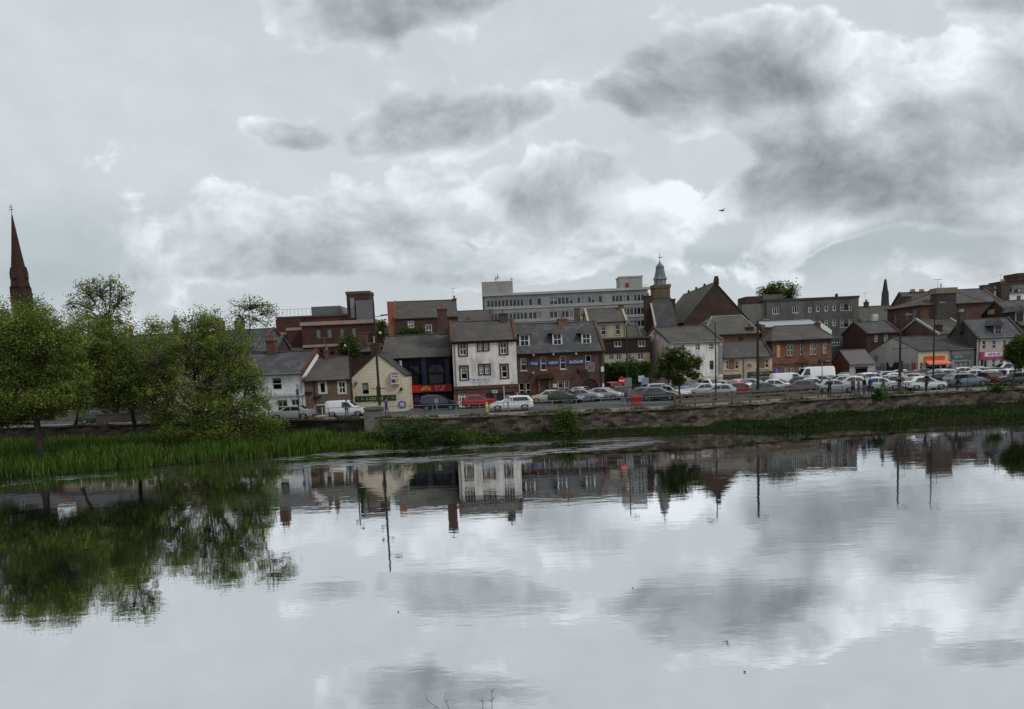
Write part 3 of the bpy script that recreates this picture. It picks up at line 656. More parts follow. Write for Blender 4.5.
# dark terrace at the far left edge
h = House('dark_brick_terrace', 'dark sooty brick terrace behind the big willow at the far left edge', 'house', (-95, 96), (46, 95), 9)
for x in (-70, -45, -20, 5, 28): h.window(x-4, 382, x+4, 396, 1, 2); h.window(x-4, 406, x+4, 418, 1, 2)
h.walls(h.z(-20, 378), brick_d, 'side', h.z(-20, 358, 4.5)); h.roof(slate_d, skew=slate_d); h.chimney_px(8, 346, 15, 360, 4.5, brick_d, 3); h.gutter(down=(h.W-.3,))

# tall grey roofed block behind the left trees
h = House('slate_roofed_house', 'tall dark grey house with long slate roof and row of chimneys above the willow', 'house', (112, 112), (262, 108), 10)
for x in (122, 150, 178, 206, 234): h.window(x-4, 352, x+4, 364, 1, 2)
h.walls(h.z(190, 350), harl_g, 'side', h.z(185, 334, 5)); h.roof(slate_d, skew=sand_r)
for a, c in ((199, 207), (216, 224), (236, 244)): h.chimney_px(a, 321, c, 337, 5, stone_y, 4, buff_pot)
h.chimney_px(126, 329, 132, 341, 5, sand_r, 2)

# 2 white house
h = House('white_house', 'white harled two storey house with dark slate roof beside the willow', 'house', (232, 78.5), (304.4, 77), 7)
for (a, b_, c, d_) in ((271.8, 377.5, 281.6, 390), (245, 378.5, 254.6, 391)): h.window(a, b_, c, d_, 1, 2, fr=.10)
h.window(291.3, 399.5, 299.6, 412, 2, 2, fr=.08); h.window(277, 400, 287.4, 413, 2, 2, fr=.08); h.door(262, 399.5, 269, 417, grey_p)
h.walls(h.z(285, 373.6), harl_w2, 'side', h.z(280, 353.5, 3.5)); h.roof(slate, skew=margin_r); h.gutter(grey_p, down=(h.W-.25,))
h.panel('cornice', 240, 394, 304, 396.6, white_p, -.16)
h.panel('pilaster', 288.2, 397, 290.4, 417, white_p, -.10); h.panel('pilaster', 300.6, 397, 303.8, 417, white_p, -.10)
h.chimney_px(268, 340, 276, 354, 3.5, sand_r, 3)

# 3 brown pebbledash house
h = House('pebbledash_house', 'brown pebbledash house with cream window margins between white house and cream gable', 'house', (304.6, 77), (351.4, 78), 7)
h.window(320, 382.5, 325.2, 393, 1, 1, sur=margin_c, sw=.20); h.window(339, 382, 345.2, 393, 2, 2, sur=margin_c, sw=.16)
h.window(316, 405.2, 328.4, 416, 2, 1, sur=margin_c, sw=.12, fr=.10, gl=glass_g); h.door(340.3, 404, 346.6, 418, white_p)
h.panel('door_margin', 338.4, 401.8, 348, 403.7, margin_c, -.08)
h.walls(h.z(328, 380), pebble, 'side', h.z(328, 358.6, 3.5)); h.roof(slate_w, skew=margin_r, skew_r=False); h.gutter(down=(1.0,))
h.chimney_px(324.5, 350, 329, 360, 3.5, sand_r, 1)
# hanging sign arms on the front wall
for a, c, y in ((304.8, 312.4, 392.3), (313.6, 321.5, 396.4)): h.panel('sign_arm', a, y-.6, c, y+.7, black_p, -.25)

# 4 cream gable
h = House('cream_gable_building', 'cream painted blockwork gable with green and yellow sign band behind the tall mast', 'public house', (352.2, 80.5), (405.2, 80.5), 7.5)
h.window(362.4, 383, 368.6, 394, 1, 1, fm=black_p, fr=.06)
ap = h.uv(377.4, 354)
h.walls(h.z(379, 376.6), block_c, 'front', ap[1], apex=ap[0]); h.roof(slate_d, over=.10, th=.14, skew=slate_d)
h.chimney_px(371.4, 343, 379.6, 356, .7, brick_d, 2, buff_pot, dy=1.0, pot_h=.75)
sg = h.panel('sign_band', 355.4, 395.4, 396.2, 401, mat('dark green sign paint', (.014, .036, .024), .5), -.07)
yel = gloss('yellow sign lettering', (.36, .33, .08), .5); h.scribble(sg, yel, rct=[sg['_r'][0]+1.0, sg['_r'][1], sg['_r'][2]-1.1, sg['_r'][3]], seed=5, y0=-.07, hfill=.55, strokes=.1)
h.scribble(sg, gloss('pale green lettering', (.16, .26, .12), .5), rct=[sg['_r'][0]+.1, sg['_r'][1], sg['_r'][0]+1.1, sg['_r'][3]], seed=8, y0=-.07, hfill=.4); h.scribble(sg, MATS['pale green lettering'], rct=[sg['_r'][2]-1.0, sg['_r'][1], sg['_r'][2]-.1, sg['_r'][3]], seed=9, y0=-.07, hfill=.4)
# projecting box sign
u0, z0, u1, z1 = h.rect(391.6, 371.4, 399.6, 384.2); b = MB(); b.box(u0, -.45, z0, u1, -.1, z1); b.box(u0+.3, -.1, z0+.4, u0+.4, 0, z0+.5, 1); bx = b.build('box_sign', [mat('sign face white', (.50, .47, .47), .5), black_p], h.root)
b = MB(); zz = lambda t: lerp(z0, z1, t); uu = lambda t: lerp(u0, u1, t)
b.box(uu(.08), -.458, zz(.12), uu(.5), -.451, zz(.40), 0); b.box(uu(.6), -.458, zz(.10), uu(.93), -.451, zz(.42), 1); b.box(uu(.1), -.458, zz(.75), uu(.9), -.451, zz(.90), 2); b.box(uu(.15), -.458, zz(.55), uu(.85), -.451, zz(.62), 0)
b.build('sign_print', [mat('sign violet', (.05, .03, .07), .5), mat('sign yellow', (.42, .38, .08), .5), mat('sign faded red', (.30, .13, .13), .5)], bx)
cu, cz = h.uv(402.2, 404.5); b = MB(); b.lathe([(.42, 0), (.42, .05)], (0, 0, 0), 20); b.lathe([(.26, .051), (.26, .055)], (0, 0, 0), 16, 1)
pq = b.build('round_plaque', [mat('plaque violet blue', (.10, .08, .26), .5), mat('plaque pale', (.45, .43, .55), .5)], h.root); pq.location = (cu, -.01, cz); pq.rotation_euler = (R(90), 0, 0)
h.panel('wall_panel', 399.8, 400.5, 404.8, 416, white_p, -.02)
for (px, py) in ((356.7, 382.6), (401.6, 389)):
    cu, cz = h.uv(px, py); b = MB(); b.lathe([(.05, 0), (.16, .08), (.17, .22), (.08, .26)], (0, 0, 0), 10); lm = b.build('wall_lamp', grey_p if px < 380 else black_p, h.root); lm.location = (cu, -.02, cz); lm.rotation_euler = (R(90), 0, 0)

# 5 navy shop with red fascia
h = House('navy_shop', 'dark navy shop with two tall arched windows over a bright red fascia', 'shop', (383, 86), (450.8, 86), 8)
h.window(406.5, 365.5, 421.8, 384, 2, 1, fm=navy, arch=True, gl=glass_d); h.window(428.2, 364, 444.4, 383.6, 2, 1, fm=navy, arch=True, gl=glass_d)
h.panel('arch_panel', 429.4, 374.5, 443.2, 383.3, mat('grey green infill board', (.045, .05, .048), .7), .03, .07)
h.window(405.5, 393.5, 411, 407, 1, 1, fm=navy, gl=glass_d); h.door(412.6, 394.5, 420, 408, mat('shop door dark red', (.06, .006, .008), .5)); h.window(425, 394, 437, 406, 3, 1, fm=navy); h.door(438.6, 394.5, 444, 408, navy)
h.walls(h.z(418, 357.4), navy, 'side', h.z(410, 336.6, 4)); h.roof(slate_w, skew=sand_r, skew_l=False); h.gutter(down=(3.2,))
red = mat('red fascia', (.50, .010, .008), .45, .06); redd = mat('deep red fascia', (.30, .008, .012), .45, .06)
fa = h.panel('fascia', 404.5, 385.2, 420.6, 392.6, red, -.30); fb = h.panel('fascia', 420.6, 384.6, 452, 391.6, redd, -.28)
h.scribble(fa, mat('faded red lettering', (.42, .08, .05), .5), seed=12, y0=-.30, hfill=.45)
gold = gloss('gold lettering', (.42, .22, .06), .5); r0 = fb['_r']; q = [lerp(r0[0], r0[2], .02), r0[1], lerp(r0[0], r0[2], .34), r0[3]]
b = MB(); n = 14; top = [(lerp(q[0], q[2], i/n), -.285, lerp(q[1], q[3], .58+.28*sin(pi*i/n))) for i in range(n+1)]; bot = [(lerp(q[0], q[2], i/n), -.285, lerp(q[1], q[3], .16+.10*sin(pi*i/n))) for i in range(n, -1, -1)]
b.prism(top+bot, (0, -.02, 0)); bg = b.build('emblem', gold, fb); h.scribble(fb, mat('emblem lettering', (.12, .02, .015), .5), rct=[q[0]+.3, lerp(q[1], q[3], .2), q[2]-.3, lerp(q[1], q[3], .75)], seed=21, y0=-.303, hfill=.6)
pw = gloss('pinkish white lettering', (.60, .45, .48), .5)
for t0, t1, sd_ in ((.5, .9, 31), (.12, .42, 32)): h.scribble(fb, pw, rct=[lerp(r0[0], r0[2], .43), lerp(r0[1], r0[3], t0), lerp(r0[0], r0[2], .80), lerp(r0[1], r0[3], t1)], seed=sd_, y0=-.28, hfill=.8)
post = mat('orange poster', (.36, .09, .035), .6, .4, 5); pvio = mat('violet poster', (.05, .025, .16), .6, .3, 5)
for a, b_, c, d_, m_ in ((406.5, 398, 409.8, 405.5, post), (414.5, 397, 418.4, 402, pvio), (426.4, 393.8, 429.4, 402, post), (436.2, 393.2, 438.4, 401, post)): h.panel('poster', a, b_, c, d_, m_, .02, .05)
h.panel('pilaster', 422, 358.5, 426.6, 385, mat('navy pilaster', (.010, .014, .030), .5), -.14); h.panel('pilaster', 445.6, 358.5, 449.6, 385, MATS['navy pilaster'], -.14)
u, z = h.uv(401, 369.5); b = MB(); b.tube([(u, -.15, z-.9), (u, -.15, z+1.0)], .17, 8); b.build('vent_pipe', mat('galvanised vent pipe', (.35, .37, .40), .5), h.root)

# 6 white inn
h = House('white_inn', 'three storey stained white harled building with red brown window margins', 'public house', (453.8, 83.5), (517.4, 84), 8)
kw = dict(sur=margin_r, sw=.17, fr=.10)
for r in ((459.4, 343, 466.4, 355.3), (500.2, 342, 506.8, 354)): h.window(*r, 2, 2, gl=glass_d, **kw)
for r in ((460.8, 366.6, 467.6, 379.4), (501.4, 365, 507.6, 377.6)): h.window(*r, 1, 2, **kw)
for r in ((478.4, 342, 482.4, 350.2), (483.9, 342, 488, 350), (479.6, 365.2, 483.6, 374), (485.2, 365, 489.4, 373.8)): h.window(*r, 2, 2, **kw)
h.walls(h.z(484, 340.6), harl_w, 'side', h.z(474, 322.6, 4), side_m=sand_r)
h.roof(slate_w, skew=sand_r)
h.panel('eaves_band', 452, 339.9, 516.6, 342, margin_r, -.09, raw=[-.05, h.h-.26, h.W+.05, h.h-.02])
h.chimney_px(437.6, 309, 447, 324, 4, sand_r, 2, dy=1.6, sink=1.2); h.chimney_px(499.6, 313.5, 506.6, 324, 4, stone_d, 1, dy=1.2)
z0 = h.z(485, 385.2)
# the stone ground floor: piers and lintel proud of the wall, openings between
b = MB(); b.box(-.05, -.20, z0-.35, h.W+.05, -.004, z0); b.box(-.05, -.12, z0-.9, h.W+.05, -.004, z0-.352)
b.build('shopfront_lintel', sand_r, h.root)
def uof(px): return h.uv(px, 398)[0]
for a, c in ((453.9, 458), (471, 475.6), (481.8, 485.6), (493.6, 496.6), (514.6, 517.2)):
    b = MB(); b.box(uof(a), -.12, .01, uof(c), -.004, z0-.903); b.build('pier', sand_o, h.root)
h.panel('boarding', 485.6, 390, 493.6, 408.6, dark_door, -.05, base=True); h.panel('pend_gate', 496.6, 390, 514.6, 408.6, dark_door, -.03, base=True); h.panel('door', 475.6, 390, 481.8, 408.6, mat('navy door', (.012, .018, .03), .4), -.03, base=True)
h.panel('poster', 476.6, 393.6, 480.8, 400.5, mat('blue poster', (.03, .12, .26), .5, .5, 6), -.06, -.031)
o = h.window(458.4, 391.5, 470.6, 407.2, 4, 3, fr=.16, hole=False, bar=.07); o.location.y = -.16; o.name = 'bay_window'
h.panel('window_head', 458.4, 389.8, 470.6, 394.6, white_p, -.11)
h.panel('sill_panel', 458.2, 404.6, 470.8, 408.6, white_p, -.10, base=True)
st = h.panel('wall_sign', 470, 377.2, 491.6, 382, mat('pale blue grey sign', (.50, .54, .58), .6, .04), -.03); h.scribble(st, mat('slate blue lettering', (.06, .10, .16), .6), seed=44, y0=-.03, hfill=.34)
sn = h.panel('name_plate', 491.6, 390, 497.4, 393.2, mat('grey white plate', (.38, .38, .37), .6), -.20, -.125); h.scribble(sn, grey_p, seed=4, y0=-.20, hfill=.3)
h.gutter(down=(.25,)); 

# 7 red sandstone pub
h = House('sandstone_pub', 'red sandstone pub with three white dormers and blue lettered signs between its windows', 'public house', (517.6, 91.5), (604.2, 92.5), 9.5)
h.walls_m = sand_r
for r in ((520.6, 357.8, 526.8, 370.6), (540.6, 356.9, 546.4, 370), (560, 355.8, 566, 369), (585.6, 355, 591.4, 368)): h.window(*r, 1, 2, fr=.09, sill=margin_c, sw=.08)
for r in ((519.2, 382.8, 524.6, 398), (525.8, 382.6, 531, 397.6), (558, 380.6, 563.4, 395.6), (564.4, 380.4, 569.6, 395.2)): h.window(*r, 1, 2, fr=.10, sill=sand_o, sw=.1)
h.door(541, 384.5, 547.6, 399, mat('blue grey door', (.05, .065, .085), .5)); h.door(581.5, 378.5, 598.4, 397.5, dark_door, arch=True, name='pend_door')
h.walls(h.z(559, 352.4), sand_r, 'side', h.z(548, 324.3, 4.75)); h.roof(slate, skew=sand_r)
for r in ((520.9, 335.6, 528.2, 345.6), (554, 334.4, 560.8, 344.3), (583, 334.2, 589.6, 343)): h.dormer(*r, 0, slate_w, white_p, slate_d)
h.chimney_px(557.8, 318.6, 566.6, 329, 4.75, sand_o, 1, dy=1.0, sink=1.0); h.gutter(down=(h.W-.4,))
blue = mat('blue sign board', (.02, .06, .19), .5, .08); wl = mat('sign lettering white', (.62, .63, .64), .5, .03)
for (a, b_, c, d_), t in (((527.8, 361.9, 540.2, 365.9), 'THE'), ((547.2, 361.0, 559.5, 365.0), 'NEW'), ((566.7, 359.9, 585.4, 363.9), 'BAZAAR')):
    p_ = h.panel('sign_board', a, b_, c, d_, blue, -.08); h.lettering(p_, t, wl, .72, y0=-.08, wmax=.72)
# door hood, bracket lamp, menu box, basket
u0, z0, u1, z1 = h.rect(537, 373.4, 553.6, 378.6); b = MB(); b.prism([(u0, -.55, z0), (u1, -.55, z0), (u1, -.55, lerp(z0, z1, .45)), ((u0+u1)/2+.5, -.55, z1), ((u0+u1)/2-.5, -.55, z1), (u0, -.55, lerp(z0, z1, .45))], (0, .546, 0)); b.build('door_hood', mat('dark carved stone', (.05, .028, .022), .85, .3, 4), h.root)
for a, c in ((538, 540.4), (548.4, 550.8)): h.panel('door_pilaster', a, 378.8, c, 399, sand_o, -.18, base=True)
mb_ = h.panel('menu_board', 552.8, 383.8, 556.8, 387.6, white_p, -.06); h.scribble(mb_, grey_p, seed=3, y0=-.06, hfill=.3)
h.panel('plinth', 517.4, 399, 536.8, 401, margin_r, -.07, raw=[0, .01, h.uv(537, 399)[0], .95])
for px, py in ((532.8, 373), (533, 355.2), (553, 354.4), (575.6, 354)):
    cu, cz = h.uv(px, py); b = MB(); b.tube([(cu, 0, cz), (cu, -.25, cz+.05)], .03, 6); b.lathe([(.05, -.14), (.12, -.1), (.14, .1), (.05, .16)], (cu, -.28, cz), 8, 1); b.build('floodlight', [black_p, mat('lamp glass pale', (.45, .40, .32), .4)], h.root)
cu, cz = h.uv(577.6, 372.6); b = MB(); b.tube([(cu, 0, cz+.4), (cu, -.3, cz+.55), (cu, -.55, cz+.4)], .035, 6); b.lathe([(.06, -.22), (.20, .0), (.24, .26), (.05, .36)], (cu, -.55, cz), 8); b.build('lantern', black_p, h.root)
bs = h.panel('hanging_sign', 586.2, 362.6, 593.8, 371.6, mat('grey hanging board', (.15, .155, .15), .6, .5, 5), -.62, -.5)
h.scribble(bs, black_p, seed=14, y0=-.62, hfill=.3)
h.panel('alarm_box', 600.6, 366.6, 603.6, 371.6, white_p, -.2); h.panel('alarm_box', 602, 383.4, 604, 387.6, white_p, -.15)
h.panel('flag', 556.2, 371.8, 558, 375, mat('red flag cloth', (.32, .015, .012), .7), -.5, -.47)

# ------------------------------------------------------------------ right of the lane
# white corner building with pink gable
h = House('white_corner_building', 'white painted corner building with peeling pinkish gable and cream shopfront', 'shop', (669.6, 104), (722.4, 106), 9.6, zref=GZ+4)
fmk = mat('dark window paint', (.05, .05, .05), .6)
for r in ((681, 344.6, 684.8, 349.6), (695.6, 343.8, 700, 350), (709.2, 343.2, 713.4, 349.4)): h.window(*r, 2, 2, fm=white_p, fr=.05, sur=harl_w2, sw=.02)
for r in ((681.2, 361, 685, 370.4), (690, 355.4, 693.4, 361), (696, 361.2, 700.2, 370.2), (709.6, 360.6, 713.6, 369.4)): h.window(*r, 1, 1, fm=fmk, fr=.06)
for r in ((692.6, 379.4, 703, 389), (707.4, 378.4, 716.6, 388.4)): h.window(*r, 2, 1, fm=white_p, fr=.1, gl=glass_g)
h.door(680, 380, 688, 392, dark_door); h.window(676, 380, 679, 390, 1, 2, fm=fmk)
pinkw = mat('peeling pink white wash', (.50, .42, .40), .9, .14, 2.0, tint=(.22, .12, .09), tint_amt=.9, tint_scale=.45, bump=.3, tint_lo=.5, tint_hi=.6)
h.walls(h.z(696, 342.2), harl_w, 'side', h.z(685, 327.4, 4.8), side_m=pinkw); h.roof(slate_w, skew=slate_w, over=.2)
h.chimney_px(655.5, 329.5, 661.5, 336, 4.8, pinkw, 0, dy=1.2, sink=1.0)
u0 = h.uv(675, 382)[0]; cream_p = mat('cream shop paint', (.50, .44, .32), .6, .06, 2)
z1 = h.z(698, 376.4); zb = h.z(698, 378.8); b = MB(); b.box(u0, -.14, zb, h.W, -.004, z1); b.build('fascia', cream_p, h.root)
for a, c in ((674.8, 676), (688.4, 692), (703.6, 707), (717, 722)): h.panel('pilaster', a, 379, c, 392, cream_p, -.10, base=True)
h.panel('stall_riser', 692.2, 389.2, 716.8, 393, cream_p, -.05, base=True); h.gutter(grey_p, down=(h.W-.6,))
h.panel('corner_pilaster', 719.4, 345, 722.2, 374, mat('lilac grey paint', (.22, .20, .24), .8), -.04)

# cream shop pair
h = House('cream_shop', 'cream rendered shops with boarded upper windows under a slate roof', 'shop', (722.8, 108), (772.2, 108), 8, zref=GZ+4)
board = mat('brown window board', (.20, .095, .04), .7, .15, 3)
for L_ in ((725.8, 729, 734.6, 739), (756.4, 758.8, 764.8, 769)):
    y0, y1 = (359.8, 369.4) if L_[0] < 740 else (358.4, 368.2)
    h.window(L_[0], y0, L_[1], y1, 1, 2, fr=.12); h.window(L_[2], y0, L_[3], y1, 1, 2, fr=.12); h.panel('window_board', L_[1], y0-.2, L_[2], y1+.2, board, -.02)
    h.panel('window_sill', L_[0]-.4, y1+.1, L_[3]+.4, y1+.9, margin_c, -.1)
h.window(723.6, 378.6, 734, 388, 2, 1, fm=black_p); h.door(735, 379, 740.6, 392, black_p); h.window(750, 377.6, 757, 386, 1, 1, fm=black_p); h.door(759.4, 375.6, 769.6, 391, mat('maroon shutter', (.10, .018, .018), .6))
h.walls(h.z(747, 357.2), mat('warm cream render', (.50, .405, .28), .9, .08, 1.2, tint=(.36, .29, .2), tint_amt=.5), 'side', h.z(742, 342.2, 4)); h.roof(slate_w, skew=slate_d); h.gutter(down=(h.uv(743.5, 370)[0],))
f1_ = h.panel('fascia', 722.9, 374.6, 740.8, 377.6, mat('dark fascia', (.03, .03, .032), .5), -.2); h.scribble(f1_, mat('grey lettering', (.30, .30, .29), .6), seed=50, y0=-.2, hfill=.4)
f2_ = h.panel('fascia', 747.8, 371.4, 771.6, 375.2, mat('petrol blue fascia', (.025, .04, .05), .5), -.2); h.scribble(f2_, mat('pale grey lettering', (.36, .38, .38), .6), seed=51, y0=-.2, hfill=.4)
for a, c in ((747.9, 749.6), (757.4, 759), (770, 771.6)): h.panel('pilaster', a, 375.4, c, 391, MATS['petrol blue fascia'], -.14, base=True)
cu, cz = h.uv(748.2, 366.2); b = MB(); b.tube([(0, 0, -.2), (0, 0, .0)], .03, 6); b.lathe([(.02, 0), (.25, .05), (.38, .14), (.36, .15), (.24, .07)], (0, 0, 0), 14); ds = b.build('satellite_dish', mat('dish grey', (.22, .19, .2), .6), h.root); ds.location = (cu, -.35, cz); ds.rotation_euler = (R(75), 0, R(-25))

# orange red sandstone bank
h = House('sandstone_bank', 'orange red sandstone building with arched ground floor windows and hipped slate roof', 'bank', (772.6, 110), (831.6, 110), 10, zref=GZ+4)
sw_ = dict(fr=.10, sill=sand_o, sw=.06)
for r in ((787, 344.4, 789.9, 356), (790.6, 344.2, 793.7, 355.8), (800.4, 343.8, 803.6, 355), (810.2, 343, 813.2, 355), (813.9, 342.8, 816.8, 354.8), (823.2, 342.6, 826.8, 353.6)):
    h.window(*r, 1, 2, gl=glass_b if r[0] in (810.2, 823.2) else glass_d, **sw_)
h.panel('window_board', 776.8, 344.6, 780, 357.4, mat('buff board', (.42, .30, .16), .7), -.02)
for r in ((784.8, 366.6, 788.8, 382), (790.8, 366.4, 795, 381.8), (808.6, 365.2, 812.2, 380), (814.6, 365, 818.6, 380)): h.window(*r, 1, 2, arch=True, fm=white_p, fr=.12, gl=glass_b)
h.window(776.2, 366.6, 781.2, 382, 1, 1, arch=True, gl=mat('blue poster sky', (.06, .20, .42), .5, .5, 2), label='arched window filled with a blue and pink poster'); h.panel('poster', 776.6, 374.4, 780.9, 380, mat('pink poster', (.42, .15, .12), .6, .4, 4), .02, .075)
h.door(799, 366.6, 802.6, 384, white_p, arch=True); h.panel('blind_arch', 822.6, 366, 827, 380, sand_o, -.06)
h.walls(h.z(802, 340.2), sand_o); ryd = 5.0
u0 = h.uv(775, 326, ryd)[0]; u1 = h.uv(814.4, 325, ryd)[0]; h.hip_roof(slate_w, max(u0, .4), min(u1, h.W-.6), h.z(795, 325.4, ryd))
h.chimney_px(760.5, 327.6, 766.4, 343, 6.5, sand_r, 2, dy=1.4, sink=1.2); h.chimney_px(815.4, 322.6, 819.6, 328, 6.4, sand_r, 2, sink=1.5)
u0, z0, u1, z1 = h.rect(796.2, 357.6, 808.8, 362.8); b = MB(); c = (u0+u1)/2; b.prism([(u0, -.3, z0), (u1, -.3, z0), (u1, -.3, z0+.2), (c, -.3, z1), (u0, -.3, z0+.2)], (0, .296, 0)); b.build('pediment', sand_r, h.root)
h.panel('porch_cornice', 819.6, 358.8, 831, 361.8, sand_r, -.25); h.panel('string_course', 772.6, 342, 831, 343, sand_r, -.06, raw=[0, h.h-.5, h.W, h.h-.3]); h.gutter(down=(h.W*.5,))
for a, c in ((773.6, 783.6), (784.2, 795.8), (807.8, 819.4)): h.panel('arch_band', a, 363.6, c, 364.9, sand_r, -.07)

# small brick shed shop
h = House('brick_shed_shop', 'small shop with grey front, brick side and shallow slate roof', 'shop', (849.6, 111), (875, 111), 6.6, zref=GZ+2)
h.window(855.4, 368.4, 867.4, 380, 2, 1, fm=black_p)
h.walls(h.z(862, 363.9), harl_lg, 'side', h.z(850, 351, 3.3), side_m=sand_o); h.roof(mat('pinkish slate', (.12, .11, .108), .85, .2, 2.2, (1, 1, 3.5), bump=.3), skew=None)
h.panel('window_head', 855, 366.8, 867.8, 368.2, dark_door, -.06)

# white gabled cream shop and the grey shop in one row
h = House('white_gabled_shop', 'cream shop with orange awning and long white gable end facing the car park', 'shop', (918, 110.5), (948.6, 110.5), 15, zref=GZ+3)
orange = mat('orange sign', (.62, .10, .012), .5, .06); orange_a = mat('faded orange awning', (.62, .19, .14), .7, .08, 3)
h.window(926, 364.4, 939.6, 375, 3, 1, fm=black_p); h.window(919.4, 362.6, 922.2, 371, 1, 1, fm=orange); h.window(941.6, 363.4, 946.4, 372, 1, 1, fm=margin_c)
h.walls(h.z(933, 350.6), mat('cream shop render', (.52, .46, .34), .9, .06, 1.2, tint=(.4, .35, .26), tint_amt=.4), 'side', h.z(930, 336.6, 7.5), side_m=mat('dull white gable render', (.40, .395, .37), .9, .08, .8, tint=(.28, .275, .25), tint_amt=.6, tint_scale=.3))
h.roof(slate_d, skew=None); h.panel('wall_cream_return', 918, 352, 920, 378, MATS['cream shop render'], -.02, base=True)
sg = h.panel('sign_board', 924.2, 355.8, 944.8, 359.8, orange, -.12); h.scribble(sg, mat('dark orange lettering', (.40, .05, .006), .5), seed=60, y0=-.12, hfill=.4)
u0, z0, u1, z1 = h.rect(924.6, 360, 945, 363.6); b = MB(); b.prism([(u0, -.01, z1), (u0, -1.1, z0+.05), (u0, -1.1, z0-.15), (u0, -.01, z0+.3)], (u1-u0+.3, 0, 0)); b.build('awning', orange_a, h.root)
h.panel('stall_riser', 919, 372, 925, 376, orange, -.06, base=True)
sidebox(h, 'garage_door', 901, 363.6, 910, 377, grey_p); sidebox(h, 'garage_door', 877.6, 363.6, 885, 378, grey_p)
sidebox(h, 'dark_opening', 886.4, 362.4, 899.6, 377.4, dark_door, .03); sidebox(h, 'poster', 911.6, 362.6, 916, 371.4, post); sidebox(h, 'orange_board', 910.5, 371.8, 917.8, 375.6, orange, .08)
for px, py in ((879.5, 362.6), (891.6, 362.4)):
    y_, z_ = h.sv(px, py); b = MB(); b.lathe([(.75, 0), (.75, .05)], (0, 0, 0), 20); o = b.build('round_board', MATS['dull white gable render'], h.root); o.location = (-.06, y_, z_); o.rotation_euler = (0, R(-90), 0)
y_, z_ = h.sv(877, 357.6); b = MB(); b.box(-.35, y_-.45, z_-.35, -.01, y_+.45, z_+.35); b.build('ventilator', grey_p, h.root)
h = House('grey_shop', 'low grey shop with grey sign beside the orange awning', 'shop', (948.9, 110.5), (975.6, 110.5), 15, zref=GZ+3)
h.window(954.2, 361.6, 968.8, 371.4, 3, 1, fm=black_p, fr=.08)
h.walls(h.z(962, 349), mat('mid grey render', (.27, .275, .275), .9, .08, 1.0, tint=(.2, .2, .2), tint_amt=.4), 'side', h.z(952, 336.2, 7.5)); h.roof(slate_d, skew=None); h.gutter(down=(.3,))
sg = h.panel('sign_board', 952.6, 354.2, 971, 358.8, mat('slate grey sign', (.09, .10, .105), .5), -.10); h.scribble(sg, mat('sign lettering pale', (.44, .45, .45), .5), rct=[sg['_r'][0], sg['_r'][1], lerp(sg['_r'][0], sg['_r'][2], .65), sg['_r'][3]], seed=61, y0=-.10, hfill=.45)

# pink sign house
h = House('pale_pink_shop', 'two storey pale shop with pink and white sign at far right of the row', 'shop', (976.8, 110), (1024, 110), 7.6, zref=GZ+4)
for x, y in ((982.6, 340.9), (992.6, 340.6), (1003.4, 340.2), (1013, 339.8)): h.window(x, y, x+3.0, y+7.8, 1, 2, fm=white_p, fr=.05)
for x in (992.4, 1000, 1012): h.window(x, 359.4, x+2.8, 367, 1, 2, fm=white_p, fr=.06)
h.door(980.4, 360, 983.4, 375, dark_door); h.window(984, 360, 987.4, 369, 1, 1, fm=white_p); h.door(1005, 359.6, 1008, 374, white_p)
h.walls(h.z(1000, 337), mat('pale pinkish render', (.42, .385, .35), .9, .07, 1.0, tint=(.3, .275, .25), tint_amt=.5), 'side', h.z(985, 319.8, 3.8), side_m=stone_d); h.roof(slate, skew=stone_d)
pk = mat('pink sign', (.42, .035, .15), .5, .06); sg = h.panel('sign_board', 980, 351.4, 1008, 358.6, pk, -.16)
r0 = sg['_r']; wp = h.panel('sign_field', 0, 0, 0, 0, mat('sign white field', (.62, .58, .60), .5), -.18, -.161, raw=[lerp(r0[0], r0[2], .14), lerp(r0[1], r0[3], .32), lerp(r0[0], r0[2], .93), lerp(r0[1], r0[3], .95)]); wp.parent = sg
h.scribble(sg, mat('plum lettering', (.16, .015, .09), .5), rct=[lerp(r0[0], r0[2], .25), lerp(r0[1], r0[3], .35), lerp(r0[0], r0[2], .75), lerp(r0[1], r0[3], .9)], seed=70, y0=-.18, hfill=.6)
h.chimney_px(958.4, 312, 964, 322, 3.8, stone_d, 3, buff_pot, dy=.9, sink=1.6); h.dormer(995.4, 326.4, 1001, 333.4, 0, slate, MATS['dish grey'], slate_d, hip=False); h.gutter(down=(.3,))
# ------------------------------------------------------------------ the town behind
# brick theatre with plant room and tower
h = House('brick_theatre', 'large modern dark red brick block with pale stone bands, louvred plant room and square tower', 'theatre', (303, 124), (377, 124), 16, zref=GZ+9)
ft = mat('verdigris window frame', (.10, .14, .13), .5)
for r in ((316.3, 329, 320.6, 338.4), (327.4, 328.4, 331.8, 337.8), (340, 328, 344.4, 337.2), (352, 327.6, 356.2, 336.8)): h.window(*r, 1, 1, fm=ft, gl=mat('pale green blind', (.14, .18, .17), .4), fr=.1)
for r in ((318, 349.6, 322.4, 354.6), (330, 349.4, 334.4, 354.4)): h.window(*r, 1, 1, fm=black_p)
h.walls(h.z(340, 322), brick_t); h.flat_roof(mat('felt roof', (.07, .065, .06), .9), .0, .12)
band = mat('buff stone band', (.30, .235, .19), .85, .2, 2)
def zr(py): return h.z(340, py)
h.panel('parapet', 0, 0, 0, 0, band, -.25, h.D, raw=[-.2, zr(324.4), h.W+.2, zr(320.8)])
h.panel('band', 0, 0, 0, 0, band, -.15, -.004, raw=[0, zr(346.2), h.W, zr(343.6)])
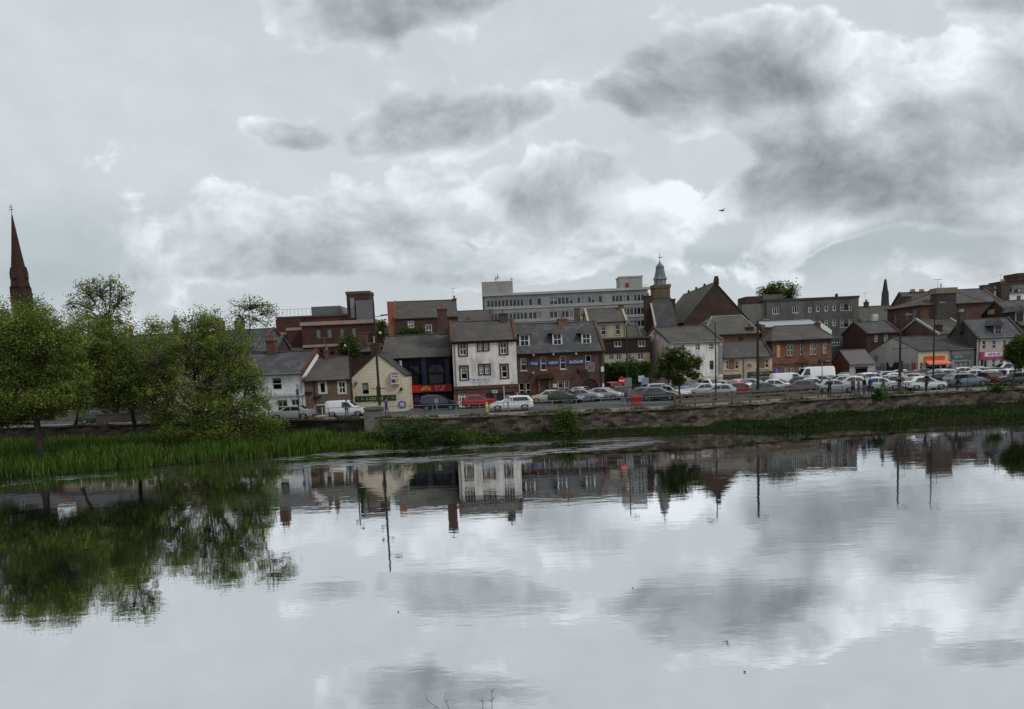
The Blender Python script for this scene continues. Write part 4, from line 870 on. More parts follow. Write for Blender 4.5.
for (px0, px1, top, y) in ((286.6, 303, 324, 3.0), (276.6, 287.5, 319, 6.0)):
    u0 = h.uv(px0, 335, y)[0]; u1 = h.uv(px1, 335, y)[0]; zt = h.z((px0+px1)/2, top, y); b = MB(); b.box(u0, y, 0, u1+2, h.D, zt); b.build('stepped_wing', brick_t, h.root)
    zb = h.z((px0+px1)/2, 327.6 if y < 4 else 332.4, y)
    for z in (zb, h.z((px0+px1)/2, 348, y)): h.panel('band', 0, 0, 0, 0, band, y-.1, y-.004, raw=[u0, z-.45, u1+.5, z])
u0 = h.uv(277, 320, 9)[0]; u1 = h.uv(352, 320, 9)[0]; b = MB(); b.box(u0, 9, zr(330), u1, h.D, h.z(320, 316.8, 9)); b.box(u0-.2, 8.8, h.z(320, 316.8, 9)+.003, u1+.2, h.D+.2, h.z(320, 316.8, 9)+.3, 1); b.build('upper_block', [brick_t, MATS['felt roof']], h.root)
louv = mat('grey louvre cladding', (.115, .12, .125), .5, .15, 4, (5, 5, .2)); u0, z0, u1, z1 = h.rect(311.4, 306.2, 340.4, 318, 11); b = MB(); b.prism([(u0, 11, z0), (u1+.6, 11, z0), (u1, 11, z1), (u0, 11, z1)], (0, 6, 0)); b.build('plant_room', louv, h.root)
u0, z0, u1, z1 = h.rect(347, 291.2, 370, 322, 8); b = MB(); b.box(u0, 8, z0-3, u1, 12.2, z1-.5); b.box(u0-.1, 7.9, z1-.497, u1+.1, 12.3, z1, 1); tw = b.build('tower', [brick_d, MATS['felt roof']], h.root)
u0, z0, u1, z1 = h.rect(357, 300.6, 374, 320, 7.4); b = MB(); b.box(u0, 6.6, z0-1, u1, 7.99, z1); b.build('tower_cladding', louv, h.root)
u0, z0, u1, z1 = h.rect(351, 297, 355, 318, 8); b = MB(); b.box(u0, 7.6, z0, u1, 7.97, z1-.2); b.build('duct', grey_p, h.root)
b = MB(); u0 = h.uv(279, 316, 9)[0]; u1 = h.uv(310, 316, 9)[0]; zz = h.z(300, 316.4, 9)+.3
for i in range(9): x = lerp(u0, u1, i/8); b.tube([(x, 9.2, zz), (x, 9.2, zz+1)], .03, 5)
b.tube([(u0, 9.2, zz+1), (u1, 9.2, zz+1)], .03, 5); b.build('roof_rail', grey_p, h.root)

# slate roofed shed left of the theatre, brick chimney house right of it
h = House('slate_shed', 'low slate roofed outbuilding between the white house and the brick theatre', 'outbuilding', (255, 104), (277, 104), 7, zref=GZ+6)
h.walls(h.z(266, 351), brick_d, 'side', h.z(266, 338, 3.5)); h.roof(slate, skew=slate)
h = House('brick_chimney_house', 'small brick house with one tall chimney behind the brown pebbledash roof', 'house', (353, 98), (378, 98), 6, zref=GZ+5)
h.walls(h.z(365, 352), brick_d, 'side', h.z(365, 346.5, 3)); h.roof(slate_d, skew=sand_r); h.chimney_px(359.4, 332.6, 367.6, 350, 2.4, sand_r, 0, dy=1.2)

# brick house with orange gable
h = House('brick_slate_house', 'brick house with broad slate roof and bright orange gable edge behind the navy shop', 'house', (396.4, 116), (458.8, 117), 9, zref=GZ+9)
for r in ((408.2, 321.4, 413.6, 327.4), (425.8, 325, 431.6, 335.4)): h.window(*r, 2, 2, fr=.1, sur=white_p, sw=.05)
h.walls(h.z(427, 317.4), brick_d, 'side', h.z(425, 301.8, 4.5), side_m=mat('orange red render', (.24, .085, .058), .85, .15, 1)); h.roof(slate_w, skew=sand_o, skew_r=False)
b = MB(); b.box(-1.1, .3, 0, -.01, 8.7, h.z(396, 303.6, 4.5)); b.build('gable_buttress', MATS['orange red render'], h.root); h.chimney_px(452.6, 298.6, 456.4, 303, 4.5, sand_r, 1, dy=.8)
h = House('brick_link', 'low brick range with slate roof between theatre tower and orange gable', 'building', (376, 121), (393, 121), 6, zref=GZ+7)
h.window(383, 336, 386.4, 341, 1, 1); h.walls(h.z(384, 334), brick_d, 'side', h.z(384, 328, 3)); h.roof(slate, skew=sand_r)
h = House('slate_range', 'long plain slate roof between the brick slate house and the office block', 'building', (456, 126), (492, 126), 9, zref=GZ+9)
h.walls(h.z(470, 322), sand_r, 'side', h.z(470, 311.6, 4.5)); h.roof(slate_w, skew=sand_r); h.chimney_px(467, 318.6, 470.6, 324, 1.2, brick_d, 1)

# concrete office block
h = House('office_block', 'long pale concrete office block with strip windows and two rooftop boxes', 'office block', (484.8, 131), (648, 131), 14, zref=GZ+14)
gm = mat('office window frame', (.34, .35, .35), .5); fl = [(299.9, 308, 293.7, 301.2), (313.8, 321.4, 306.9, 314.7), (327.6, 335, 319.4, 326.8)]
gset = [gloss('office glass blue', (.016, .022, .032), .05), gloss('office glass with pale blind', (.16, .17, .17), .3), gloss('office glass dark', (.010, .012, .016), .05)]
for k, (lt, lb, rt, rb) in enumerate(fl):
    for gi, (a, c) in enumerate(((486.8, 508.6), (509.2, 527.4), (528.6, 541.2), (549.8, 573), (573.6, 602), (612, 644.4))):
        if k == 2 and c < 600: continue
        t = ((a+c)/2-486)/158; n = max(3, round((c-a)/3.7)); u0, z0, u1, z1 = h.rect(a, lerp(lt, rt, t), c, lerp(lb, rb, t))
        h.holes.append((u0, z0, u1, z1))
        fr = MB(); fr.box(u0, .06, z0, u1, .12, z0+.14); fr.box(u0, .06, z1-.14, u1, .12, z1)
        for i in range(n+1): x = lerp(u0, u1, i/n); fr.box(x-.06, .055, z0+.142, x+.06, .118, z1-.142)
        wn = fr.build('strip_window', gm, h.root); rr = random.Random(k*10+gi); g = MB()
        for i in range(n):
            g.face([(lerp(u0, u1, i/n)+.05, .1, z0+.1), (lerp(u0, u1, (i+1)/n)-.05, .1, z0+.1), (lerp(u0, u1, (i+1)/n)-.05, .1, z1-.1), (lerp(u0, u1, i/n)+.05, .1, z1-.1)], 0)
            if rr.random() < (.45 if gi == 4 else .10 if gi != 3 else .25): zb = lerp(z0, z1, rr.choice((.12, .12, .5))); g.face([(lerp(u0, u1, i/n)+.05, .096, zb), (lerp(u0, u1, (i+1)/n)-.05, .096, zb), (lerp(u0, u1, (i+1)/n)-.05, .096, z1-.1), (lerp(u0, u1, i/n)+.05, .096, z1-.1)], 1)
            elif rr.random() < .4: g.face([(lerp(u0, u1, i/n)+.05, .097, z0+.1), (lerp(u0, u1, (i+1)/n)-.05, .097, z0+.1), (lerp(u0, u1, (i+1)/n)-.05, .097, z1-.1), (lerp(u0, u1, i/n)+.05, .097, z1-.1)], 2)
        g.build('pane', gset, wn)
h.walls(h.z(566, 293), concrete); h.flat_roof(concrete_l, .25, h.z(566, 290.6)-h.h)
for lt, lb, rt, rb in fl[:2]:
    z = h.z(566, (lb+rb)/2+1.0); h.panel('spandrel', 0, 0, 0, 0, concrete_l, -.10, -.004, raw=[0, z-.16, h.W, z+.02])
u0, z0, u1, z1 = h.rect(482, 282, 512.8, 295, 2); b = MB(); b.box(u0, 1.0, z0-6, u1, 6, z1); o = b.build('rooftop_box', concrete, h.root)
for x, hh in ((.52, 1.6), (.45, 1.1), (.97, .8)):
    k = MB(); k.tube([(lerp(u0, u1, x), 3, z1), (lerp(u0, u1, x), 3, z1+hh)], .05, 5); k.box(lerp(u0, u1, x)-.25, 2.9, z1+hh*.5, lerp(u0, u1, x)+.25, 3.1, z1+hh*.62); k.build('aerial', grey_p, o)
u0, z0, u1, z1 = h.rect(619.6, 275.8, 642.4, 290, 5); b = MB(); b.box(u0, 5, z0-.5, u1, 9, z1-.25); b.box(u0-.12, 4.9, z1-.247, u1+.12, 9.1, z1, 1); o = b.build('rooftop_box', [concrete, concrete_l], h.root)
u2, z2, u3, z3 = h.rect(625.4, 283, 628.8, 288.6, 5); b = MB(); b.box(u2, 4.93, z2, u3, 4.997, z3); b.build('door', mat('dull red door', (.16, .025, .025), .5), o)

# cream harled house and the timber clad range in the lane
h = House('cream_harled_house', 'cream harled house with slate roof and twin chimneys behind the sandstone pub', 'house', (588.6, 113), (626.6, 113), 8, zref=GZ+8)
for r in ((601, 325.6, 605.8, 335), (615.6, 324.8, 620, 334.4)): h.window(*r, 1, 2, sur=mat('greyish margin', (.25, .23, .2), .8), sw=.14)
h.walls(h.z(607, 322), mat('buff harl', (.38, .33, .235), .9, .1, 1.2, (1, 1, .4), tint=(.27, .235, .17), tint_amt=.6), 'side', h.z(600, 309.9, 4)); h.roof(slate_w, skew=MATS['buff harl'])
for r in ((574.4, 308, 579.6, 316), (618.8, 304.4, 623.2, 312)): h.chimney_px(*r, 4, stone_y, 0, dy=1.4, sink=1)
h.gutter(down=(h.W-.3,))
h = House('slate_outshot', 'small slate roofed wing at the right of the cream harled house', 'outbuilding', (627, 116), (641, 116), 7, zref=GZ+7)
h.walls(h.z(634, 338), harl_g, 'side', h.z(634, 326, 3.5)); h.roof(slate_g, skew=slate_g)
h = House('timber_clad_range', 'dark timber clad upper floor over cream ground floor, above the ivy hedge', 'building', (604.4, 107), (650, 107), 6, base=GZ+3.6, zref=GZ+5)
for r in ((608.6, 354.4, 613.6, 360.2), (616, 354, 621.4, 360), (626, 353.8, 631, 359.8), (637.4, 353, 643.6, 359.6)): h.window(*r, 2, 1, fr=.1)
for r in ((638.6, 340.6, 645, 346.4), (614.6, 341.4, 621.4, 346.6)): h.window(*r, 2, 1, fr=.08)
h.walls(h.z(627, 338.8), MATS['buff harl']); h.flat_roof(MATS['felt roof'], .25, .25)
u0, z0, u1, z1 = h.rect(605, 339.4, 650, 352.8); b = MB(); ws = [h.rect(a, y0, c, y1) for a, y0, c, y1 in ((638.6, 340.6, 645, 346.4), (614.6, 341.4, 621.4, 346.6))]; xs = sorted([(w_[0]-.08, w_[2]+.08, w_[1]-.08, w_[3]+.08) for w_ in ws]); x = -.05
for (a, c, e0, e1) in xs: b.box(x, -.10, z0, a, -.004, h.h); b.box(a, -.10, z0, c, -.004, e0); b.box(a, -.10, e1, c, -.004, h.h); x = c
b.box(x, -.10, z0, h.W+.05, -.004, h.h); b.build('weatherboarding', timber_b, h.root)

# hall with the big brick gable, its smaller neighbour and the clock tower behind
h = House('brick_hall', 'big dark brick hall with steep front gable and stone finial against the sky', 'hall', (683.7, 126), (748, 126), 23, zref=GZ+9)
h.window(711.4, 315, 713.4, 320, 1, 1, fm=black_p); h.window(719.2, 315, 721.2, 320, 1, 1, fm=black_p)
ap = h.uv(715.4, 283); h.walls(h.z(716, 320.4), brick_h, 'front', ap[1], apex=ap[0]); h.roof(slate_g, over=.25, th=.16, skew=slate_d)
u, z = h.uv(716.6, 276); b = MB(); b.box(u-.36, -.1, ap[1]-.3, u+.36, .6, z-.45); b.box(u-.28, -.05, z-.447, u+.28, .5, z); b.build('finial', brick_h, h.root)
for t in (.3, .55, .8):
    b = MB(); b.lathe([(.22, 0), (.22, .35), (.1, .5)], (ap[0], h.D*t, ap[1]+.15), 8); b.build('ridge_ventilator', slate_d, h.roof_o)
h = House('stepped_brick_house', 'steep slate roofed brick house squeezed beside the big hall gable', 'house', (655.6, 123), (677, 123), 8, zref=GZ+7)
h.walls(h.z(666, 325.4), brick_h, 'side', h.z(663, 299.4, 4)); h.roof(slate_d, skew=mat('pale skew stone', (.30, .29, .28), .8), skew_r=False); h.chimney_px(644.4, 296, 651.4, 312, 4.0, brick_h, 2, dy=1.6, sink=3); h.chimney_px(670.6, 299, 674.6, 308, 4.0, brick_d, 0, dy=1.2, sink=1)
e = empty('clock_tower', at(661, 330, 141), 0, 'square tawny stone tower topped by a grey lead bell lantern with weathervane', 'tower')
e.location.z = GZ
ex, ey = e.location.x, e.location.y
zt = at(661, 285.2, 141).z-GZ; zl = at(661, 280.4, 141).z-GZ; z1 = at(661, 279.6, 141).z-GZ; zb = at(661, 262.6, 141).z-GZ; zv = at(660.6, 253.6, 141).z-GZ; hw = 1.5
b = MB(); b.box(-hw, -hw, 0, hw, hw, zt-.6); b.box(-hw-.14, -hw-.14, zt-.597, hw+.14, hw+.14, zt); b.build('shaft', stone_y, e)
b = MB(); b.lathe([(1.02*1.1, zt+.003), (1.02*1.1, zl+.6)], (0, 0, 0), 8, rot=pi/8); b.build('lantern', mat('lead grey lantern', (.23, .24, .26), .6, .15, 2, (1, 1, .3)), e)
for i in range(8):
    a = 2*pi*i/8; k = MB(); k.box(-.13, -.03, zt+.3, .13, .02, zl+.3); o = k.build('louvre', lead, e); o.location = (1.06*sin(a), -1.06*cos(a), 0); o.rotation_euler = (0, 0, a)
hz = zb-z1; b = MB(); b.lathe([(1.36, z1), (1.3, z1+.1), (1.02, z1+hz*.22), (.80, z1+hz*.55), (.72, z1+hz*.66), (.80, z1+hz*.68), (.80, z1+hz*.74), (.55, z1+hz*.86), (.16, z1+hz), (.05, z1+hz+.4)], (0, 0, 0), 8, rot=pi/8); b.build('bell_roof', lead, e)
b = MB(); b.tube([(0, 0, zb), (0, 0, zv)], .045, 6); b.box(-.05, -.02, zv-.75, .5, .02, zv-.6); b.box(-.35, -.02, zv-.72, -.05, .02, zv-.63); b.build('weathervane', lead, e)

# hipped roofs between hall and sandstone bank
h = House('hipped_roof_house', 'brick house with pale hipped slate roof in front of the big hall', 'house', (704, 115.5), (757, 115.5), 12, zref=GZ+7)
h.window(738, 336.6, 743, 344, 1, 1, fm=margin_r)
h.walls(h.z(735, 334.6), sand_o); h.hip_roof(slate_g, h.uv(712, 318, 6)[0], h.uv(741.6, 315, 6)[0], h.z(741, 315.4, 6), ridge_m=mat('pale ridge', (.30, .30, .28), .8)); h.chimney_px(746.4, 327, 752.4, 340, .9, brick_d, 2, dy=1.2, sink=2)
h = House('white_flat_building', 'building with pale sheet roof and white gable rising behind the sandstone bank', 'building', (766, 123), (820, 123), 8, zref=GZ+8)
h.walls(h.z(790, 326.4), harl_g, 'side', h.z(790, 321.8, 4)); h.roof(mat('pale sheet roof', (.30, .32, .34), .6, .12, 2), skew=None)
u0 = h.uv(819, 330, -.5)[0]; p = [h.uv(px, py, -.5) for px, py in ((819.4, 335.6), (831.6, 335.6), (831.8, 330.2), (819.6, 321.2))]; b = MB(); b.prism([(x, -.5, z) for x, z in p], (0, 5, 0)); b.build('white_gable', harl_w2, h.root)

# grey sixties block
h = House('grey_harled_block', 'dark grey harled flat roofed block with white framed windows on three floors', 'building', (766.4, 136), (858.6, 136), 12, zref=GZ+10)
for r in ((772.4, 307, 779.2, 314.4), (792.4, 305.8, 799.4, 313.2)): h.window(*r, 3, 1, fr=.12)
for x, y in ((808.2, 306.6), (816.5, 306), (824.6, 305.6), (832.6, 305)): h.window(x, y, x+3.7, y+5.8, 1, 1, fr=.16)
for x, y in ((824.6, 320), (832.6, 319.4)): h.window(x, y, x+3.7, y+6.6, 1, 2, fr=.16)
for r in ((840.6, 303.4, 852.2, 310.8), (840.6, 319, 852.2, 327.4)):
    u0, z0, u1, z1 = h.rect(*r); t = .26
    h.window(0, 0, 0, 0, 1, 2, fr=.12, raw=[u0, z0, lerp(u0, u1, t), z1]); h.window(0, 0, 0, 0, 1, 1, fr=.08, raw=[lerp(u0, u1, t)+.01, z0, lerp(u0, u1, 1-t)-.01, z1]); h.window(0, 0, 0, 0, 1, 2, fr=.12, raw=[lerp(u0, u1, 1-t), z0, u1, z1])
bl = mat('blue grey panel', (.10, .13, .16), .5)
for r in ((832, 339, 840, 346), (844.8, 338, 856.2, 345.6)): h.window(*r, 3, 2, fr=.1, gl=glass_g); h.panel('panel', r[0], r[1]-3.2, r[2], r[1]-.3, bl, -.06)
h.walls(h.z(812, 299.6), harl_g); h.flat_roof(mat('roof edge dark', (.05, .048, .045), .9), .12, .35)
h.panel('lower_render', 0, 0, 0, 0, mat('paler harl', (.20, .195, .185), .9, .15, 1), -.02, -.003, raw=[h.uv(828, 338)[0], .01, h.uv(831.8, 338)[0], h.z(840, 331.6)])
def blk(name, r, d, dd, m, sink=.0, cap=None):
    u0, z0, u1, z1 = h.rect(*r, d); b = MB(); b.box(u0, d, z0-sink, u1, d+dd, z1); return b.build(name, [m], h.root)
blk('left_wing', (742, 304, 766, 322), .4, 8, mat('grey brown harl', (.15, .145, .13), .9, .15, .8), 8); blk('brick_box', (746, 296.2, 763, 304.6), 3, 5, brick_d, 1); blk('lift_box', (763.2, 294.4, 783, 303.6), 4, 4, harl_g, 1); blk('roof_box', (798, 298.4, 812, 301), 4, 4, MATS['roof edge dark'], 1); blk('roof_stack', (836.4, 293.6, 838, 299.4), 4, .6, brick_d, 1)
blk('lower_wing', (858.8, 331.4, 867, 352), .5, 8, mat('grey stone render', (.14, .132, .122), .9, .15, .8), 6)
# small brick house right of it
h = House('brick_cottage', 'dark brick cottage with slate roof between the grey block and white gable', 'house', (866.4, 126), (898.6, 126), 9, zref=GZ+5)
for r in ((874.6, 335.2, 878, 341.8), (884.2, 334.6, 888, 341.4)): h.window(*r, 1, 2, fr=.12, gl=glass_b)
h.walls(h.z(882, 332.8), brick_d, 'side', h.z(873, 322.4, 4.5)); h.roof(slate, skew=sand_r)
h = House('mossy_roof_house', 'old house with mossy slate roof and white chimney gable below the distant spire', 'house', (862, 150), (905, 150), 9, zref=GZ+9)
h.walls(h.z(884, 322), stone_d, 'side', h.z(880, 306.6, 4.5)); h.roof(slate_g, skew=stone_d); u0, z0, u1, z1 = h.rect(873.6, 314, 877.8, 323, -1); b = MB(); b.box(u0, -1.2, z0, u1, -.1, z1); b.build('white_stack', harl_w2, h.root); h.chimney_px(864.4, 302, 868, 308, 4.5, stone_d, 2)

# tenement with the square stair tower
h = House('brick_tenement', 'large red brick tenement with hipped slate roof and square flat topped tower', 'tenement', (920.6, 125), (981, 125), 11, zref=GZ+8)
h.window(948.6, 309, 952.6, 317.6, 1, 2, fr=.12, gl=glass_b)
h.walls(h.z(950, 304.4), sand_r); hz_ = h.z(944, 293.4, 5.5); h.hip_roof(slate_w, h.uv(931, 294, 5.5)[0], h.uv(957, 293, 5.5)[0], hz_, ridge_m=sand_o)
u0, z0, u1, z1 = h.rect(936.5, 287.6, 956, 330, -.6); b = MB(); b.box(u0, -.6, z0, u1, 1.3, z1-.9); b.box(u0-.12, -.72, z1-.897, u1+.12, 1.42, z1, 1); b.build('stair_tower', [stone_d, mat('tan stone cap', (.19, .155, .12), .85, .2, 2)], h.root)
for r in ((913, 310.4, 916.4, 320), (906.4, 312, 908.4, 320), (894.8, 315, 896.4, 322.6), (912.4, 328, 915, 336)): sidebox(h, 'side_window', *r, glass_b, .03)
h.chimney_px(903.8, 296.4, 909, 306.8, 9.0, stone_d, 2, dy=1.6, sink=2); b = MB(); u, z = h.uv(941, 283.4, .4); b.tube([(u, .4, z1), (u, .4, z)], .07, 6); b.build('vent_stack', brick_d, h.root); b = MB(); u, z = h.uv(938, 279, .6); b.tube([(u, .6, z1-.1), (u, .6, z)], .03, 5); b.box(u-.7, .58, z-.1, u+.7, .62, z-.03); b.build('aerial', grey_p, h.root)
h = House('grey_gabled_house', 'grey roofed house with gable peeping behind the left of the brick tenement', 'house', (906, 142), (936, 142), 5, zref=GZ+10)
h.walls(h.z(915, 302.6), stone_d, 'side', h.z(915, 293, 2.5)); h.roof(slate_w, skew=stone_d)
for a in (910, 919): h.chimney_px(a, 291.6, a+5, 297, 2.5, sand_o, 3)
h = House('long_slate_house', 'long slate roof with dark chimneys running behind the square tower', 'house', (950, 139), (1000, 139), 11, zref=GZ+10)
h.walls(h.z(972, 302.6), stone_d, 'side', h.z(966, 290, 5.5)); h.roof(slate, skew=sand_o); h.chimney_px(981, 285, 992.6, 297, 5.5, stone_d, 0, dy=1.2); h.chimney_px(998.6, 283.4, 1007, 300, 5.5, stone_d, 2, dy=1.6, sink=2, pot_h=.8)
h = House('white_dormer_house', 'white gabled house with grey roof high at the right edge of the town', 'house', (1000, 150), (1044, 150), 8, zref=GZ+10)
for a in (1003.6, 1016.6): h.window(a, 295.4, a+4.4, 300.6, 1, 1, fr=.1)
h.walls(h.z(1014, 292.8), harl_w2, 'side', h.z(1010, 286, 4)); h.roof(slate, skew=slate_d); h.dormer(1013.4, 289.6, 1018.4, 293, 0, slate_d, harl_w2, slate_d, nx=1, nz=1)
h = House('dark_top_block', 'dark flat roofed block on the skyline at the far right', 'building', (1010.4, 175), (1050, 175), 8, zref=GZ+14)
h.walls(h.z(1018, 280.6), brick_d); h.flat_roof(MATS['roof edge dark'], .1, .3); blk('roof_box', (1017.4, 272.6, 1040, 282), 2, 5, brick_d, .5)
h = House('dark_gable_house', 'tall brick house end with slate roof behind the pale pink shop', 'house', (1019, 118.5), (1058, 118.5), 12, zref=GZ+7)
h.walls(h.z(1022, 325), brick_h, 'side', h.z(1000, 302, 6), side_m=brick_h); h.roof(slate, skew=stone_d); h.dormer(1016.4, 312.6, 1023, 321.6, 0, slate, MATS['dish grey'], slate_d, nx=1, nz=1, hip=False); sidebox(h, 'cream_panel', 987.6, 309.6, 994.4, 314.4, buff_pot)
h = House('low_slate_house', 'low house with pale slate roof and red chimney between white gable and tenement', 'house', (938, 118.5), (972, 118.5), 13, zref=GZ+5)
h.walls(h.z(950, 334), sand_r, 'side', h.z(946, 318.8, 6.5)); h.roof(slate_w, skew=MATS['pale ridge']); h.chimney_px(936.6, 324.6, 941, 333, 1.2, brick_d, 1, sink=1)

# spires
def spire(name, label, px, Ybase, pts, m, cross=None, oct=True):
    """pts: (py, half width px) from the ground up"""
    e = empty(name, (0, 0, GZ), 0, label, 'spire'); pb = pts[1][0]; p0 = at(px, pb, Ybase); e.location = (p0.x, Ybase, GZ)
    prof = []
    for py, hw_ in pts:
        z = GZ if py is None else at(px, py, Ybase).z
        prof.append((hw_*Ybase/F, z-GZ))
    return e, prof
e, prof = spire('church_steeple', '', 22, 142, [(None, 9.6), (300, 9.6), (287, 9.3), (284, 8.0), (214.5, .5)], sand_r)
tag(e, 'tall dark red stone church spire rising behind the left willow', 'spire')
sp_m = brick_mat('spire sandstone', (.050, .027, .022), (.038, .021, .018), (.03, .019, .017), 1, .9, .45, .01, tint=(.03, .014, .012), tint_amt=.5)
b = MB(); b.lathe(prof[:3], (0, 0, 0), 4, rot=pi/4); b.build('tower', sp_m, e)
for i in range(4):
    a = i*pi/2; zl = lerp(prof[3][1], prof[4][1], .07); k = MB(); r = prof[3][0]*.98; k.prism([(-.4, -r-.02, zl), (.4, -r-.02, zl), (.4, -r-.02, zl+1.1), (0, -r-.02, zl+2.2), (-.4, -r-.02, zl+1.1)], (0, .9, 0), 0); k.box(-.22, -r-.04, zl+.15, .22, -r-.022, zl+1.0, 1); o = k.build('lucarne', [sp_m, black_p], e); o.rotation_euler = (0, 0, a)
b = MB(); b.lathe([(prof[3][0]*1.06, prof[2][1]+.003), (prof[3][0], prof[3][1]), (prof[3][0]*.5, lerp(prof[3][1], prof[4][1], .5)), prof[4]], (0, 0, 0), 8, rot=pi/8); b.build('spire', sp_m, e)
zt = prof[4][1]; b = MB(); b.tube([(0, 0, zt-.1), (0, 0, zt+1.9)], .05, 5); b.box(-.4, -.04, zt+.9, .4, .04, zt+1.0); b.box(-.25, -.04, zt+1.35, .3, .04, zt+1.45); b.build('weathervane', black_p, e)
e, prof = spire('stone_spire', '', 885, 190, [(None, 3.9), (306, 3.9), (293, 3.3), (291.4, 3.0), (291, 2.6), (280.4, 1.1), (279, .7)], stone_d)
tag(e, 'small dark weathered stone spire on the skyline right of the grey block', 'spire')
dk = mat('blackened stone', (.045, .04, .036), .9, .25, 1)
b = MB(); b.lathe(prof[:4], (0, 0, 0), 4, rot=pi/4); b.build('tower', dk, e); b = MB(); b.lathe([(prof[4][0]*1.1, prof[3][1]+.003)]+prof[4:], (0, 0, 0), 8, rot=pi/8); b.build('spire', dk, e)
e = empty('copper_cupola', (at(175, 318, 160).x, 160, GZ), 0, 'small green copper cupola with needle finial above the willow', 'cupola')
zz = lambda py: at(175, py, 160).z-GZ
b = MB(); b.lathe([(.62, 0), (.62, zz(322))], (0, 0, 0), 8); b.build('turret', brick_d, e); b = MB(); b.lathe([(.85, zz(322)+.003), (.8, zz(321)), (.55, zz(318)), (.32, zz(316.4)), (.06, zz(314.2))], (0, 0, 0), 10); b.build('cap', copper, e); b = MB(); b.tube([(0, 0, zz(314.4)), (0, 0, zz(306.5))], [.05, .02], 5); b.build('finial', lead, e)
# ------------------------------------------------------------------ vegetation
bark = mat('grey brown bark', (.060, .050, .040), .95, .35, 4, (3, 3, .6))
bark_p = mat('pale bark', (.16, .14, .115), .95, .3, 4, (3, 3, .6))
def leaf_mat(name, c, var=.35):
    if name in MATS: return MATS[name]
    m, nt, b = nodes_of(name); L = nt.links.new; N = nt.nodes
    tc = N.new('ShaderNodeTexCoord'); n = N.new('ShaderNodeTexNoise'); n.inputs['Scale'].default_value = 1.3; n.inputs['Detail'].default_value = 6; n.inputs['Roughness'].default_value = .75; L(tc.outputs['Object'], n.inputs['Vector'])
    cr = N.new('ShaderNodeValToRGB'); e = cr.color_ramp.elements; e[0].position = .32; e[1].position = .68
    e[0].color = rgb([x*(1-var) for x in c]); e[1].color = rgb([x*(1+var) for x in c]); L(n.outputs['Fac'], cr.inputs[0])
    b.inputs['Roughness'].default_value = .8; b.inputs['Specular IOR Level'].default_value = .08; L(cr.outputs[0], b.inputs['Base Color'])
    tr = N.new('ShaderNodeBsdfTranslucent'); L(cr.outputs[0], tr.inputs['Color']); mx = N.new('ShaderNodeMixShader'); mx.inputs[0].default_value = .3
    L(b.outputs[0], mx.inputs[1]); L(tr.outputs[0], mx.inputs[2]); L(mx.outputs[0], N['Material Output'].inputs[0])
    MATS[name] = m; return m
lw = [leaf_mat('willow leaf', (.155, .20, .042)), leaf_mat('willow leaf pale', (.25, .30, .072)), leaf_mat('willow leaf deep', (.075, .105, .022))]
lt = [leaf_mat('street tree leaf', (.066, .098, .020)), leaf_mat('street tree leaf pale', (.105, .14, .028)), leaf_mat('street tree leaf deep', (.036, .054, .012))]
lb = [leaf_mat('bush leaf', (.045, .085, .020)), leaf_mat('bush leaf pale', (.075, .12, .03)), leaf_mat('bush leaf deep', (.028, .052, .014))]
def add_leaf(b, p, s, rr, m, droop=.3):
    a = rr.uniform(0, 2*pi); t = Vector((cos(a), sin(a), rr.uniform(-.9, .5)-droop)).normalized(); q = t.cross(Vector((rr.uniform(-1, 1), rr.uniform(-1, 1), rr.uniform(-1, 1)))).normalized()
    w_ = s*rr.uniform(.22, .36)
    i = len(b.v); p = Vector(p); mid = p+t*s*.5
    b.v += [tuple(p), tuple(mid+q*w_), tuple(p+t*s), tuple(mid-q*w_)]; b.f.append((i, i+1, i+2, i+3)); b.m.append(m)
